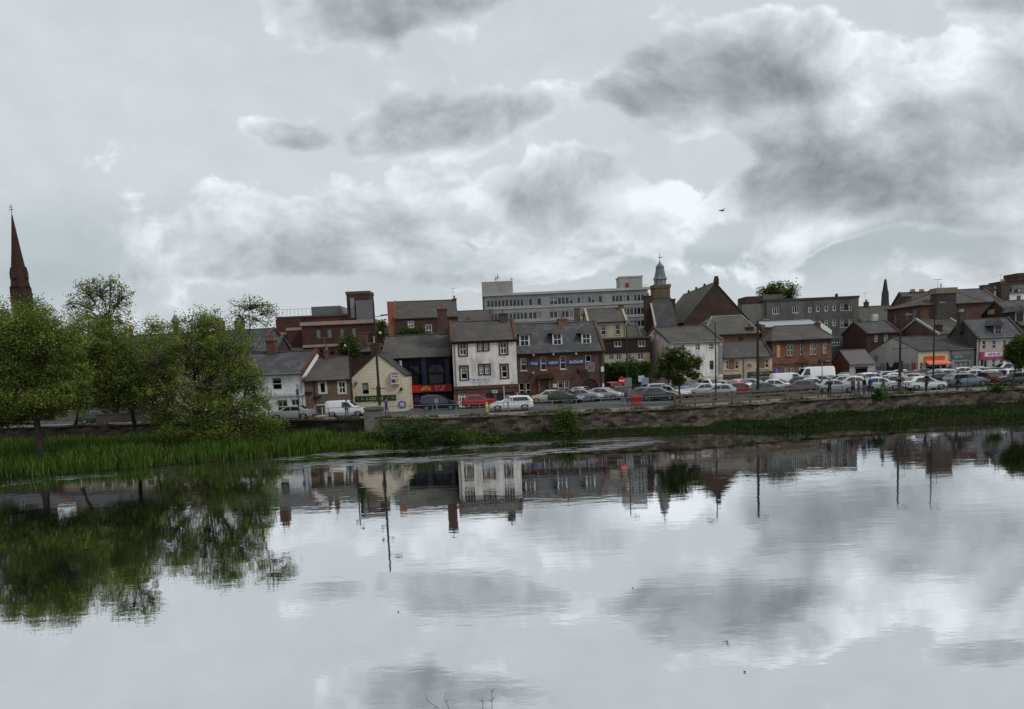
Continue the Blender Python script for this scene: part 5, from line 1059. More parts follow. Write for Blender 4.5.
def tree(name, label, cat, base, Y, trunk, blobs, mats, nleaf, leaf=.22, seed=1, bk=None, r0=.22, zb=None, dens=(40, .55), droop=.3, group=None, lay=.9, shell=.35, limbs=True):
    """base: pixel of the foot; trunk: list of pixels up to the fork; blobs: (px, py, rx px, ry px, weight[, dY])"""
    rr = random.Random(seed); f = at(base[0], base[1], Y) if zb is None else Vector((xat(base[0], Y, zb), Y, zb))
    e = empty(name, f, 0, label, cat, group); k = Y/F
    tp = [Vector((0, 0, -.25))]
    for px, py in trunk: tp.append(at(px, py, Y)-f)
    # smooth, slightly crooked trunk
    tb = MB(); n = len(tp); rad = [r0*lerp(1.25, .62, i/(n-1)) for i in range(n)]
    tb.tube(tp, rad, 8); top = tp[-1]; lf = MB(); forks = []
    tw = sum(q[4] for q in blobs)
    for q in blobs:
        px, py, rx, ry, wgt = q[:5]; dY = q[5] if len(q) > 5 else 0
        c = at(px, py, Y+dY)-f; rx, ry = rx*k, ry*k; rz = rx*lay
        st = top if c.z > top.z-.3 else tp[max(1, n-2)]
        mid = st.lerp(c, .5)+Vector((rr.uniform(-.3, .3), rr.uniform(-.3, .3), rr.uniform(0, .5)))
        if limbs: tb.tube([st, mid, c], [rad[-1]*.62, rad[-1]*.42, rad[-1]*.16], 6)
        ncl = max(3, int(nleaf*wgt/tw/dens[0]))
        for _ in range(ncl):
            d = Vector((rr.gauss(0, 1), rr.gauss(0, 1), rr.gauss(0, 1))).normalized()*((shell+(1-shell)*rr.random()**.6) if rr.random() < .8 else rr.uniform(1.0, 1.3))
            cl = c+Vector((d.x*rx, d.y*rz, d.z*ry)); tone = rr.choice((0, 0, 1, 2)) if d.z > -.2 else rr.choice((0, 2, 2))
            if limbs and rr.random() < .5: s2 = mid.lerp(c, rr.random()); tb.tube([s2, s2.lerp(cl, .55)+Vector((0, 0, .12)), cl], [.035, .022, .010], 4, cap=False)
            sz = dens[1]*rr.uniform(.6, 1.3)
            for _ in range(int(dens[0]*rr.uniform(.6, 1.4))):
                g = Vector((rr.gauss(0, .5), rr.gauss(0, .5), rr.gauss(0, .4)-droop*.4*rr.random()))*sz
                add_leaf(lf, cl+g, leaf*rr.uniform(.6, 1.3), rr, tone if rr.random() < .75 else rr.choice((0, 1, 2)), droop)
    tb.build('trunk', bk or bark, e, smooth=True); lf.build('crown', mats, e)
    return e
W_ = 'willows along the river bank'
tree('willow_tree', 'big round topped willow standing in the reeds at the left edge of the photo', 'tree', (40, 457), 58, [(39, 440), (37, 424), (36, 412)],
     [(20, 328, 34, 26, 1.5), (-12, 345, 34, 34, 1.3), (45, 345, 34, 30, 1.3), (10, 372, 34, 28, 1.1), (-20, 395, 34, 26, .9), (52, 378, 30, 24, .9, 1), (32, 398, 30, 16, .45, -1), (-5, 412, 26, 14, .4), (62, 398, 22, 16, .45), (-15, 425, 22, 10, .3), (18, 410, 22, 9, .3)], lw, 120000, .14, 3, r0=.27, dens=(80, .60))
tree('willow_tree', 'second full crowned willow on a leaning pale trunk right of the largest willow', 'tree', (75, 424), 64, [(78, 412), (82, 400)],
     [(88, 340, 30, 24, 1.2), (112, 352, 26, 26, 1.1), (75, 362, 26, 24, .9), (122, 376, 24, 22, .8), (95, 384, 30, 18, .8), (70, 392, 18, 12, .3), (136, 396, 18, 14, .4), (110, 398, 20, 10, .3)], lw, 84000, .14, 4, bk=bark_p, r0=.17, dens=(80, .56))
tree('slender_tree', 'tall thin leaved tree with sky showing through its top, behind the left willows', 'tree', (135, 426), 66, [(131, 405), (129, 380), (118, 350), (108, 325)],
     [(100, 290, 22, 13, .8), (84, 303, 16, 10, .45), (118, 305, 14, 14, .5), (104, 318, 26, 12, .45), (88, 288, 12, 9, .3), (124, 294, 9, 10, .3), (92, 318, 14, 9, .3), (128, 325, 10, 8, .15), (72, 307, 9, 5, .15), (112, 282, 10, 6, .2), (140, 400, 20, 14, .4), (120, 395, 16, 10, .3)], lw, 5200, .17, 5, r0=.15, dens=(10, .36), droop=.1)
tree('spreading_willow', 'wide low spreading willow with many stems, right of the other willows', 'tree', (197, 436), 64, [(198, 428), (200, 420)],
     [(185, 345, 38, 26, 1.3), (222, 348, 28, 24, 1.1), (150, 362, 28, 26, .9), (160, 392, 28, 18, .7), (244, 378, 20, 22, .7), (205, 380, 38, 24, 1.0), (240, 408, 34, 18, 1.0), (270, 424, 15, 8, .3), (205, 412, 34, 18, .9), (165, 415, 20, 14, .4), (205, 322, 18, 10, .35), (232, 428, 32, 12, .7), (190, 430, 28, 9, .4),], lw, 84000, .14, 6, r0=.2, dens=(58, .52))
tree('slender_tree', 'small airy topped tree rising above the spreading willow against the sky', 'tree', (243, 424), 69, [(245, 395), (248, 350), (250, 325)],
     [(252, 305, 20, 9, .8), (268, 312, 10, 8, .3), (240, 316, 12, 8, .35), (258, 322, 14, 8, .3), (236, 330, 10, 8, .2)], lw, 1900, .17, 7, r0=.10, dens=(9, .36), droop=.1)
tree('slender_tree', 'thin sapling with sparse leaves poking above the willow beside the green cupola', 'tree', (152, 420), 70, [(154, 380), (156, 345)], [(155, 325, 14, 8, .6), (148, 333, 10, 7, .3), (164, 334, 9, 8, .3)], lw, 1000, .17, 8, r0=.08, dens=(9, .36), droop=.1)
tree('street_tree', 'round crowned street tree on the pavement in front of the white corner building', 'tree', (680, 404), 71.5, [(679.5, 393), (679, 384)],
     [(676, 355, 12, 8, .9), (667, 364, 10, 7, .8), (687, 364, 10, 8, .8), (676, 372, 13, 8, .9), (658, 375, 5, 2.5, .2), (694, 375, 5, 3, .22), (677, 381, 7, 4, .35), (698, 362, 3, 4, .12)], lt, 15000, .16, 9, zb=GZ+.1, r0=.10, dens=(30, .30), droop=.1)
tree('street_tree', 'round street tree cut off by the right edge of the photo', 'tree', (1012, 392), 74, [(1013, 382), (1015, 370)],
     [(1019, 347, 10, 10, 1.1), (1030, 350, 12, 15, 1.2), (1012, 356, 6, 6, .4), (1024, 363, 11, 5, .6), (1008, 349, 3, 4, .15)], lt, 14000, .16, 10, zb=GZ+.1, r0=.11, dens=(30, .34), droop=.1)
tree('background_tree', 'dark rounded tree top rising behind the grey flat roofed block', 'tree', (778, 330), 152, [(778, 310), (778, 300)],
     [(772, 289, 9, 5, .8), (786, 290, 9, 7, .9), (778, 294, 14, 6, .9), (766, 294, 6, 5, .4), (790, 296, 6, 6, .4)], lt, 5200, .34, 11, zb=GZ, r0=.3, dens=(30, .9), droop=.0)
tree('background_tree', 'dark green tree standing behind the brown house, against the theatre wall', 'tree', (350, 400), 96, [(350, 370), (349, 358)],
     [(349, 344, 9, 8, 1), (344, 350, 6, 6, .5), (355, 350, 5, 7, .4)], lt, 3600, .24, 12, zb=GZ, r0=.15, dens=(30, .6), droop=.0)
tree('background_tree', 'bright green rounded bush tree against the brick slate roofed house', 'tree', (412, 390), 112, [(412, 360), (412, 345)],
     [(408, 333, 9, 4, 1), (419, 333, 6, 3.5, .6), (402, 336, 5, 3, .4)], lb, 3400, .24, 13, zb=GZ, r0=.2, dens=(30, .6), droop=.0)
tree('background_tree', 'dark tree at the foot of the theatre tower', 'tree', (381, 385), 112, [(381, 360), (381, 348)], [(380, 332, 4, 6, 1), (382, 324, 3, 4, .5)], lt, 1300, .24, 14, zb=GZ, r0=.15, dens=(30, .5), droop=.0)
tree('lane_tree', 'bushy tree growing out of the ivy hedge under the timber clad range', 'tree', (626, 392), 103, [(626, 384), (626, 378)],
     [(624, 368, 9, 8, 1), (631, 370, 8, 9, 1), (618, 372, 6, 6, .5)], lb, 3600, .22, 15, zb=GZ, r0=.14, dens=(30, .55), droop=.0)
# ivy hedge on the lane wall
h = House('lane_wall', 'tall dark stone retaining wall at the lane end below the ivy hedge', 'wall', (604, 104.6), (651, 104.6), .8, zref=GZ+2)
h.walls(h.z(628, 378.6), stone_d); b = MB(); b.box(-.05, -.08, h.h+.003, h.W+.05, .9, h.h+.2); b.build('coping', stone_d, h.root)
rr = random.Random(77); A = at(603.6, 378.6, 104); B_ = at(651, 377, 104); z1 = at(628, 362.4, 104.6).z; e = empty('ivy_hedge', (A.x, 104.7, A.z), 0, 'thick dark green ivy hedge on top of the lane wall', 'hedge'); b = MB()
b2 = MB(); b2.box(.2, .1, 0, B_.x-A.x-.2, 1.0, z1-A.z-.5); b2.build('stems', mat('hedge stems', (.016, .020, .010), .95), e)
for _ in range(5200): add_leaf(b, (rr.uniform(0, B_.x-A.x), rr.uniform(-.35, .15) if rr.random() < .75 else rr.uniform(0, 1), rr.uniform(-.7, z1-A.z+.15*sin(rr.random()*9))), rr.uniform(.16, .34), rr, rr.choice((0, 2, 2, 1)), .3)
b.build('foliage', [lt[0], lb[0], lt[2]], e)
def bush(name, label, px, py, Y, rx, ry, mats, n, seed, leaf=.16, zb=None, group=None, cat='bush'):
    rr = random.Random(seed); f = at(px, py, Y); k = Y/F; e = empty(name, f, 0, label, cat, group); b = MB(); s = MB(); rx *= k; ry *= k
    if zb is not None: e.location.z = zb
    n = int(n*1.8); ry *= 1.25; ncl = max(4, n//26)
    for _ in range(ncl):
        d = Vector((rr.gauss(0, .45), rr.gauss(0, .35), abs(rr.gauss(0.35, .35)))); c = Vector((d.x*rx, d.y*rx, min(d.z, 1.25)*ry)); t = rr.choice((0, 0, 1, 2))
        s.tube([(c.x*.1, c.y*.1, -.1), c*.6+Vector((0, 0, .05)), c], [.025, .015, .006], 4, cap=False)
        for _ in range(26): add_leaf(b, c+Vector((rr.gauss(0, .12), rr.gauss(0, .12), rr.gauss(0, .14)))*max(1, rx*1.2), leaf*rr.uniform(.6, 1.3), rr, t, .1)
    s.build('stems', bark, e); b.build('foliage', mats, e); return e
bush('wall_bush', 'tall green bush growing against the river wall below the parked dark car', 567, 437, 63.6, 15, 24, lt, 2600, 31)
bush('river_bush', 'rounded green bush at the waterline just right of the stone pier', 398, 443, 62.6, 17, 16, lb, 1800, 32)
bush('river_bush', 'largest of the rounded bushes at the waterline below the navy shop', 420, 442, 62.2, 18, 19, lb, 2200, 33)
bush('river_bush', 'low rounded bush at the waterline below the white inn', 452, 442, 62.0, 15, 13, lb, 1300, 34)
bush('river_bush', 'small pale bush standing in the shallows left of the tall wall bush', 494, 443, 61.5, 9, 8, [lb[1], lb[1], lb[0]], 800, 35)
bush('river_bush', 'green bush in front of the stone pier', 374, 446, 63.5, 14, 12, lb, 1500, 36)
bush('river_bush', 'bright bush at the foot of the wall at the right, under the grey shop', 905, 427, 62.5, 16, 9, lb, 1400, 37)
bush('river_bush', 'leafy bush at the foot of the wall near the right edge', 1003, 421, 62.5, 15, 8, lb, 1300, 38)
bush('wall_top_bush', 'small bush on the wall top beside the group of standing people', 880, 399, 66.8, 8, 9, lb, 700, 39)
bush('wall_top_bush', 'low bush growing through the railings on the wall top right of the walkers', 997, 391, 67, 6, 6, lb, 400, 40)
bush('maroon_shrub', 'dark maroon shrub beside the orange awning shop', 948, 377, 105, 6.5, 7, [leaf_mat('maroon leaf', (.055, .016, .014)), leaf_mat('maroon leaf b', (.075, .022, .018)), leaf_mat('maroon leaf c', (.04, .014, .012))], 900, 41, .2, zb=GZ)
# the reed bed and low weeds: nobody could count them
def blades(name, spots, hts, mats, seed, lean=.25, wd=.035):
    rr = random.Random(seed); b = MB()
    for (x, y, z, s) in spots:
        hh = rr.uniform(*hts)*s; a = rr.uniform(0, 2*pi); l = hh*lean*rr.uniform(.2, 1.4); w_ = wd*rr.uniform(.7, 1.4); dx, dy = cos(a)*l, sin(a)*l; q = rr.uniform(-.7, .7); wx, wy = cos(q)*w_, sin(q)*w_; m = rr.choice((0, 0, 1, 2)) if len(mats) < 4 or rr.random() < .93 else 3
        i = len(b.v); b.v += [(x-wx, y-wy, z-.05), (x+wx, y+wy, z-.05), (x+wx*.7+dx*.35, y+wy*.7+dy*.35, z+hh*.6), (x-wx*.7+dx*.35, y-wy*.7+dy*.35, z+hh*.6), (x+dx, y+dy, z+hh)]
        b.f += [(i, i+1, i+2, i+3), (i+3, i+2, i+4)]; b.m += [m, m]
    return tag(b.build(name, mats), kind='stuff')
lg = [leaf_mat('reed green', (.056, .112, .014)), leaf_mat('reed pale', (.105, .17, .028)), leaf_mat('reed deep', (.024, .054, .009)), leaf_mat('dead stalk', (.17, .14, .075))]
def bank_z(x, y):
    s0, w0 = shore(x), wally(x); t = (y-s0)/(w0+.1-s0); q = toe(x); return .05+((q*.65-.05)*t/.35 if t < .35 else (q*.65-.05)+q*.35*(t-.35)/.65)
rr = random.Random(5); sp = []
from mathutils import noise as mnoise
while len(sp) < 46000:
    x = rr.uniform(-76, -2.5); s0, w0 = shore(x), wally(x)
    y = s0-.1+(w0-s0-.2)*(rr.random()**1.35)
    if x > -12 and rr.random() < .45: continue
    c = mnoise.noise(Vector((x*.33, y*.6, 1.7)))
    if c < -.25 and rr.random() < .7: continue
    sp.append((x, y, bank_z(x, y) if y > s0 else -.1, (1.0+.9*c)*(1-.62*max(0, (y-s0)/(w0-s0)-.25))*(1 if x < -16 else .62)))
blades('reeds', sp, (.40, 1.05), lg, 6)
sp = []
while len(sp) < 17000:
    x = rr.uniform(-6, 75); s0, w0 = shore(x), wally(x); y = s0+.05+(w0-s0-.1)*rr.random(); c = mnoise.noise(Vector((x*.28, y*.35, 8.1)))
    if c < .05 and rr.random() < .82: continue
    sp.append((x, y, bank_z(x, y), (.35+1.1*max(0, c))*(.38 if x < 18 else .9)))
blades('weeds', sp, (.2, .75), [lb[2], leaf_mat('weed dull', (.030, .042, .014)), leaf_mat('weed dark', (.020, .034, .010)), lg[0]], 7, .5, .05)
sp = []
while len(sp) < 5200:
    x = rr.uniform(-50, 75); w0 = wally(x); c = mnoise.noise(Vector((x*.5, 3.3, 8.1)))
    if c < .0 and rr.random() < .85: continue
    sp.append((x, w0+rr.uniform(-.12, .6), WALL_H, .5+.9*max(0, c)))
blades('wall_top_grass', sp, (.1, .38), [leaf_mat('dry grass', (.12, .11, .05)), lb[0], lb[2]], 8, .6, .03)
# near bank with bare twigs just reaching into the frame
b = MB(); b.face([(-60, -25, 4.9), (60, -25, 4.9), (60, 1, 4.5), (-60, 1, 4.5)]); b.face([(-60, 1, 4.5), (60, 1, 4.5), (60, 9.6, .6), (-60, 9.6, .6)]); b.face([(-60, 9.6, .6), (60, 9.6, .6), (60, 11, -.3), (-60, 11, -.3)])
tag(b.build('near_bank', earth, merge=True), kind='structure')
twig_m = mat('reddish bare twig', (.17, .11, .10), .8, .2, 5)
def twigs(label, stems, Y):
    x0, y0 = stems[0][0]; f = at(x0, y0, Y); g = Vector((f.x, Y-.1, .45)); e = empty('bare_twigs', g, 0, label, 'twigs')
    for pts in stems:
        ps = [at(px, py, Y)-g for px, py in pts]; b = MB()
        if pts[0][1] >= 709: ps = [Vector((ps[0].x*.3, 0, 0)), Vector((ps[0].x*.8, 0, ps[0].z*.6))]+ps
        n = len(ps); b.tube(ps, [lerp(.0065, .003, i/(n-1)) for i in range(n)], 5); b.build('stem', twig_m, e)
twigs('forked bare twigs at the bottom edge of the photo, the left pair', [[(441, 712), (437, 707), (427, 700.5), (425.5, 694)], [(450, 712), (448, 706), (444.5, 699), (446, 693)], [(437, 707), (433, 708.5)], [(446, 702), (448.6, 698.4)]], 10.2)
twigs('upright bare twigs with small forks at the bottom edge of the photo, the right pair', [[(482.6, 712), (483, 703), (482.6, 697)], [(492, 712), (492, 700), (491.6, 692), (489, 688.6)], [(491.6, 692), (494, 688.4)], [(491.8, 702), (488.8, 699)], [(491.8, 700), (494.8, 696.4)], [(483, 702), (479.4, 699.4)]], 10.2)
# ------------------------------------------------------------------ street furniture
steel = mat('galvanised steel', (.19, .195, .20), .5, .2, 4, metal=.3); dgreen = mat('dark pole paint', (.014, .016, .016), .5, .2, 4); wood_r = mat('weathered rail timber', (.115, .092, .074), .85, .3, 3, (.5, .5, 6))
PW = lambda px, off=1.0: xat(px, 68, GZ+.5)
def railing(px0, px1, label, m, step, rails, hgt, r, off=.85, square=False, name='railing'):
    x0, x1 = PW(px0), PW(px1); y0 = wally((x0+x1)/2)+off; e = empty(name, ((x0+x1)/2, y0, GZ+.11), 0, label, 'railing'); cx = (x0+x1)/2
    n = round((x1-x0)/step); pts = [Vector((lerp(x0, x1, i/n)-cx, wally(lerp(x0, x1, i/n))+off-y0, 0)) for i in range(n+1)]; rr = random.Random(int(px0))
    for p in pts:
        b = MB(); hh = hgt+rr.uniform(-.02, .03)
        if square: b.box(p.x-r, p.y-r, -.05, p.x+r, p.y+r, hh+.05)
        else: b.tube([(p.x, p.y, -.05), (p.x+rr.uniform(-.015, .015), p.y, hh)], r, 6)
        b.build('post', m, e)
    for z in rails:
        b = MB()
        if square:
            for p, q in zip(pts, pts[1:]): b.prism([(p.x, p.y-r-.035, z-.09), (p.x, p.y-r-.001, z-.09), (p.x, p.y-r-.001, z+.09), (p.x, p.y-r-.035, z+.09)], (q.x-p.x, q.y-p.y, 0))
        else: b.tube([p+Vector((0, 0, z)) for p in pts], r*.8, 6)
        b.build('rail', m, e)
    return e
railing(300, 366, 'steel two rail railing left of the stone pier, in front of the white van', steel, 1.9, (.55, 1.05), 1.08, .035)
railing(387, 668, 'grey steel two rail railing running right from the stone pier', steel, 2.2, (.55, 1.05), 1.08, .035)
railing(669, 826, 'brown weathered three rail fence in front of the middle cars', wood_r, 1.85, (.35, .70, 1.05), 1.14, .08, off=.75, square=True)
railing(830, 1042, 'dark thin two rail railing behind which the people stand, at the right', dgreen, 2.2, (.5, 1.0), 1.04, .03)
# stone pier in the wall
x0, x1 = xat(366, 68.6, 1.8), xat(383.5, 68.6, 1.8); e = empty('stone_pier', ((x0+x1)/2, wally(-12.6)+.35, 0), 0, 'broad grey lichened stone pier breaking the river wall below the cream gable', 'pier'); hw = (x1-x0)/2
pm = mat('lichened grey stone', (.155, .15, .13), .95, .3, 1.6, tint=(.08, .09, .05), tint_amt=.7, tint_scale=.8, bump=.6, bscale=6)
b = MB(); b.prism([(-hw-.1, -.55, .2), (hw+.1, -.55, .2), (hw, -.5, 2.75), (-hw, -.5, 2.75)], (0, 1.4, 0)); b.build('shaft', pm, e); b = MB(); b.prism([(-hw-.1, -.62, 2.753), (hw+.1, -.62, 2.753), (hw+.08, -.62, 2.95), (hw*.3, -.62, 3.05), (-hw-.06, -.62, 2.93)], (0, 1.6, 0)); b.build('cap', pm, e)
PIER = (x0, x1)
def pole(name, label, cat, px, pyt, Y, r=(.10, .055), m=None, extra=None, zb=None, group=None):
    zb = GZ+.11 if zb is None else zb; x = xat(px, Y, zb); top = at(px, pyt, Y).z-zb
    e = empty(name, (x, Y, zb), 0, label, cat, group); b = MB(); b.lathe([(r[0]*1.5, 0), (r[0]*1.5, .9), (r[0], 1.0), (r[1], top)], (0, 0, 0), 10); b.build('post', m or dgreen, e)
    if extra: extra(e, top)
    return e
def zpy(e, px, py): return at(px, py, e.location.y).z-e.location.z
def lantern_arm(z, dx, m=None, L=.55):
    def f(e, top):
        b = MB(); b.tube([(0, 0, top-.05), (dx*.5, 0, top+.12), (dx, 0, top+.10)], .03, 6); b.build('arm', m or dgreen, e)
        b = MB(); s = 1 if dx > 0 else -1; b.prism([(dx-.02*s, -.11, top+.04), (dx+L*s, -.11, top+.06), (dx+L*s, -.11, top+.13), (dx-.02*s, -.11, top+.20)], (0, .22, 0)); b.build('lamp_head', grey_p, e)
    return f
def mast(e, top):
    for dz, hw_ in ((4.1, .62), (1.9, .5)):
        b = MB(); z = zpy(e, 380, 403-4.5*(dz-1.9)*1.0) if dz > 3 else zpy(e, 380, 402)
        if dz > 3: z = zpy(e, 379, 388.6)
        b.tube([(-hw_*1.1, -.1, z), (hw_*1.1, -.1, z)], .035, 6); b.build('cross_bar', dgreen, e)
    b = MB(); z = zpy(e, 379, 391); b.box(-.18, -.30, z-.4, .18, -.08, z+.45); b.build('control_box', black_p, e)
    for py, s in ((333, -1), (346, -1), (333.5, 1)):
        z = zpy(e, 376, py); b = MB(); b.tube([(0, 0, z-.15), (.35*s, -.05, z)], .03, 6); b.lathe([(.06, -.10), (.13, -.05), (.13, .12), (.06, .16)], (.45*s, -.05, z), 8, 1 if s > 0 else 0); b.build('floodlight', [dgreen, mat('lamp glass pale', (.45, .40, .32), .4)], e)
    z = zpy(e, 373, 317); b = MB(); b.tube([(0, 0, z), (.75, -.02, z+.08)], .03, 6); b.prism([(.6, -.12, z+.04), (1.25, -.12, z+.10), (1.2, -.12, z+.2), (.6, -.12, z+.16)], (0, .24, 0)); b.build('lamp_head', dgreen, e)
pole('tall_mast', 'tallest dark mast with floodlights and cross bars, in front of the cream gable', 'mast', 380.6, 300, 69.6, (.13, .075), extra=mast)
def heads2(e, top):
    for s, dz in ((-1, -.35), (1, .15)):
        b = MB(); z = top+dz; b.tube([(0, 0, z-.3), (.22*s, 0, z)], .03, 6); b.lathe([(.05, -.10), (.12, -.04), (.12, .10), (.05, .16)], (.30*s, 0, z), 8, 1 if s < 0 else 0); b.build('floodlight', [dgreen, mat('lamp glass pale', (.45, .40, .32), .4)], e)
pole('lamp_post', 'dark lamp post with two lamp heads at the left corner of the cream gable', 'lamp post', 353, 342, 74, (.09, .06), extra=heads2)
pole('lamp_post', 'thick tall black lamp post in front of the cream shops, left of the sandstone bank', 'lamp post', 758, 321, 71.2, (.15, .10), extra=lantern_arm(0, .5))
pole('lamp_post', 'slender dark pole in front of the white corner building', 'lamp post', 716, 322, 71.4, (.08, .05), m=mat('brown black pole', (.04, .03, .027), .6), extra=lantern_arm(0, -.45))
pole('lamp_post', 'dark lamp post rising behind the no entry sign at the lane mouth', 'lamp post', 628, 325, 76, (.09, .05), extra=lantern_arm(0, .4))
pole('lamp_post', 'thin lamp post against the sandstone building by the white vans', 'lamp post', 822, 362, 86, (.06, .04), extra=lantern_arm(0, .4), m=steel)
def cctv(e, top):
    z = zpy(e, 899, 348.6); b = MB(); b.tube([(-.75, 0, z), (.75, 0, z)], .035, 6); b.build('cross_bar', dgreen, e); b = MB(); z = zpy(e, 899, 366); b.box(-.2, -.22, z-.6, .2, -.08, z+.5); b.build('control_box', black_p, e)
    lantern_arm(0, .5)(e, top)
pole('lamp_post', 'black lamp post with a cross bar in front of the white gable', 'lamp post', 899.4, 316, 72.5, (.12, .07), extra=cctv)
pole('lamp_post', 'tall thin dark lamp post in front of the orange awning', 'lamp post', 933, 304, 77, (.09, .05), extra=lantern_arm(0, .5))
def sign_plate(e, name, w, h, z, m, dx=0, round_=False, y=-.06, th=.02):
    b = MB()
    if round_: b.lathe([(w/2, 0), (w/2, th)], (0, 0, 0), 24); o = b.build(name, m, e); o.rotation_euler = (R(90), 0, 0); o.location = (dx, y, z); return o
    b.box(dx-w/2, y-th, z-h/2, dx+w/2, y, z+h/2); return b.build(name, m, e)
def noentry(e, top):
    z = zpy(e, 622, 380.6); o = sign_plate(e, 'sign_disc', .72, 0, z, mat('no entry red', (.50, .012, .015), .4, .03), 0, True)
    b = MB(); b.box(-.26, -.085, z-.065, .26, -.0805, z+.065); k = b.build('white_bar', wl, e)
pole('no_entry_sign', 'round red no entry sign with white bar on a post at the lane mouth', 'road sign', 622.4, 376, 73, (.05, .045), m=steel, extra=noentry)
def plates(e, top):
    sign_plate(e, 'sign_back', .75, .85, top-.5, mat('grey sign back', (.20, .215, .22), .5, .05)); sign_plate(e, 'sign_back', .5, .5, top-1.3, MATS['grey sign back'], -.1); sign_plate(e, 'control_box', .4, 1.0, 1.1, MATS['grey sign back'], .1, y=-.12, th=.2)
pole('road_sign', 'grey backed rectangular road sign on a grey post right of the no entry disc', 'road sign', 628.4, 377, 74, (.06, .045), m=steel, extra=plates)
pole('road_sign', 'pale blue parking sign plate at the lane mouth by the pink gable', 'road sign', 645.5, 377.6, 97, (.05, .04), m=steel, extra=lambda e, t: sign_plate(e, 'sign_face', .9, .9, t-.45, mat('pale blue sign face', (.20, .26, .36), .5, .1)))
pole('road_sign', 'white sign plate left of the pale blue parking sign', 'road sign', 641.6, 375.6, 98, (.05, .04), m=steel, extra=lambda e, t: sign_plate(e, 'sign_face', .8, .8, t-.4, mat('sign white plain', (.50, .51, .52), .5, .05)))
def fingers(e, top):
    sign_plate(e, 'sign_plate', .34, .34, top-.1, MATS['grey sign back'], -.02); sign_plate(e, 'sign_plate', .6, .26, top-.42, MATS['sign white plain'])
pole('road_sign', 'small cross shaped sign on a grey post in front of the white estate car', 'road sign', 508.4, 395.5, 70.6, (.045, .04), m=steel, extra=fingers)
pole('road_sign', 'small grey sign on a low post in front of the dark people carrier', 'road sign', 437.2, 398.6, 71, (.045, .04), m=steel, extra=lambda e, t: sign_plate(e, 'sign_plate', .36, .42, t-.2, MATS['grey sign back']))
pole('road_sign', 'blue topped sign pole in front of the white house', 'road sign', 299.6, 384, 73.4, (.05, .04), m=dgreen, extra=lambda e, t: sign_plate(e, 'sign_plate', .30, .55, t-.75, mat('blue sign plate', (.05, .09, .26), .5, .05)))
pole('sign_post', 'pale post at the entrance of the white inn', 'post', 504.6, 386, 80, (.05, .045), m=MATS['sign white plain'])
# yellow bollard, red bin
x = xat(487, 71.4, GZ+.11); e = empty('yellow_bollard', (x, 71.4, GZ+.11), 0, 'yellow bollard on the pavement in front of the red hatchback', 'bollard'); b = MB(); b.lathe([(.17, 0), (.15, .1), (.13, .75), (.12, .85), (.02, .92)], (0, 0, 0), 12); b.build('body', mat('bollard yellow', (.52, .34, .012), .5, .1, 4), e); b = MB(); b.lathe([(.139, .55), (.137, .68)], (0, 0, 0), 12); b.build('band', wl, e)
x = xat(636.4, 72, GZ+.11); e = empty('red_grit_bin', (x, 72, GZ+.11), 0, 'bright red grit bin on the pavement edge beside the no entry sign', 'bin'); rm = mat('bin red', (.33, .022, .016), .5, .1, 3)
b = MB(); b.prism([(-.45, -.32, .04), (.45, -.32, .04), (.5, -.36, .72), (-.5, -.36, .72)], (0, .68, 0)); b.build('tub', rm, e); b = MB(); b.prism([(-.54, -.42, .723), (-.54, .38, .723), (-.54, .32, .98), (-.54, -.15, 1.02), (-.54, -.40, .86)], (1.08, 0, 0)); b.build('lid', mat('bin lid red', (.26, .016, .012), .5, .1, 3), e)
# kiosk with white canopy and low brick wall behind the willows
e = empty('white_canopy_kiosk', (xat(149, 84, GZ), 84, GZ), 0, 'small kiosk with rounded white canopy over a dark counter, seen between the willows', 'kiosk')
b = MB(); n = 10; b.prism([(-2.1, -1, 1.9)]+[(-2.0+4.0*i/n, -1, 2.0+.75*sin(pi*i/n)) for i in range(n+1)]+[(2.1, -1, 1.9)], (0, 2.2, 0)); b.build('canopy', mat('white canopy cloth', (.62, .64, .66), .7, .05), e); b = MB(); b.box(-1.9, -.8, .01, 1.9, .8, 1.1); b.build('counter', dark_door, e)
for sx in (-1.9, 1.9): b = MB(); b.tube([(sx, -.9, 0), (sx, -.9, 1.95)], .04, 6); b.build('post', steel, e)
h = House('low_stone_wall', 'low dark stone wall behind the willows', 'wall', (96, 81), (172, 80), .3, zref=GZ+.6); h.walls(1.0, stone_d); b = MB(); b.box(-.04, -.05, 1.003, h.W+.04, .35, 1.1); b.build('coping', stone_d, h.root)
# leaves drifting on the river
lv = mat('floating leaf', (.035, .030, .018), .7); frr = random.Random(12)
for px, py in ((398, 612), (633, 588), (745, 672)):
    p = on_z(px, py, .006); b = MB(); s = .022+.02*frr.random(); b.prism([(-s, 0, 0), (-s*.3, s*.4, 0), (s, .02, 0), (-s*.3, -s*.4, 0)], (0, 0, .02)); o = b.build('floating_leaf', lv); o.location = p; o.rotation_euler = (0, 0, frr.uniform(0, 6)); tag(o, 'small dark leaf drifting on the open river', 'leaf', 'leaves drifting on the river')
# bird
p = at(722, 211, 60); e = empty('bird', p, R(30), 'small dark bird flying high over the river against the clouds', 'bird')
b = MB(); b.tube([(-.22, 0, 0), (-.10, 0, .02), (.05, 0, .03), (.16, 0, .05), (.24, 0, .04)], [.01, .05, .06, .04, .008], 8)
for s in (-1, 1): b.prism([(.08, 0, .05), (.10, s*.22, .14), (.02, s*.42, .09), (-.05, s*.2, .11), (-.06, 0, .04)], (0, 0, .012))
b.prism([(-.2, -.02, 0), (-.34, -.07, .01), (-.34, .07, .01), (-.2, .02, 0)], (0, 0, .01)); b.build('body', black_p, e, merge=False)

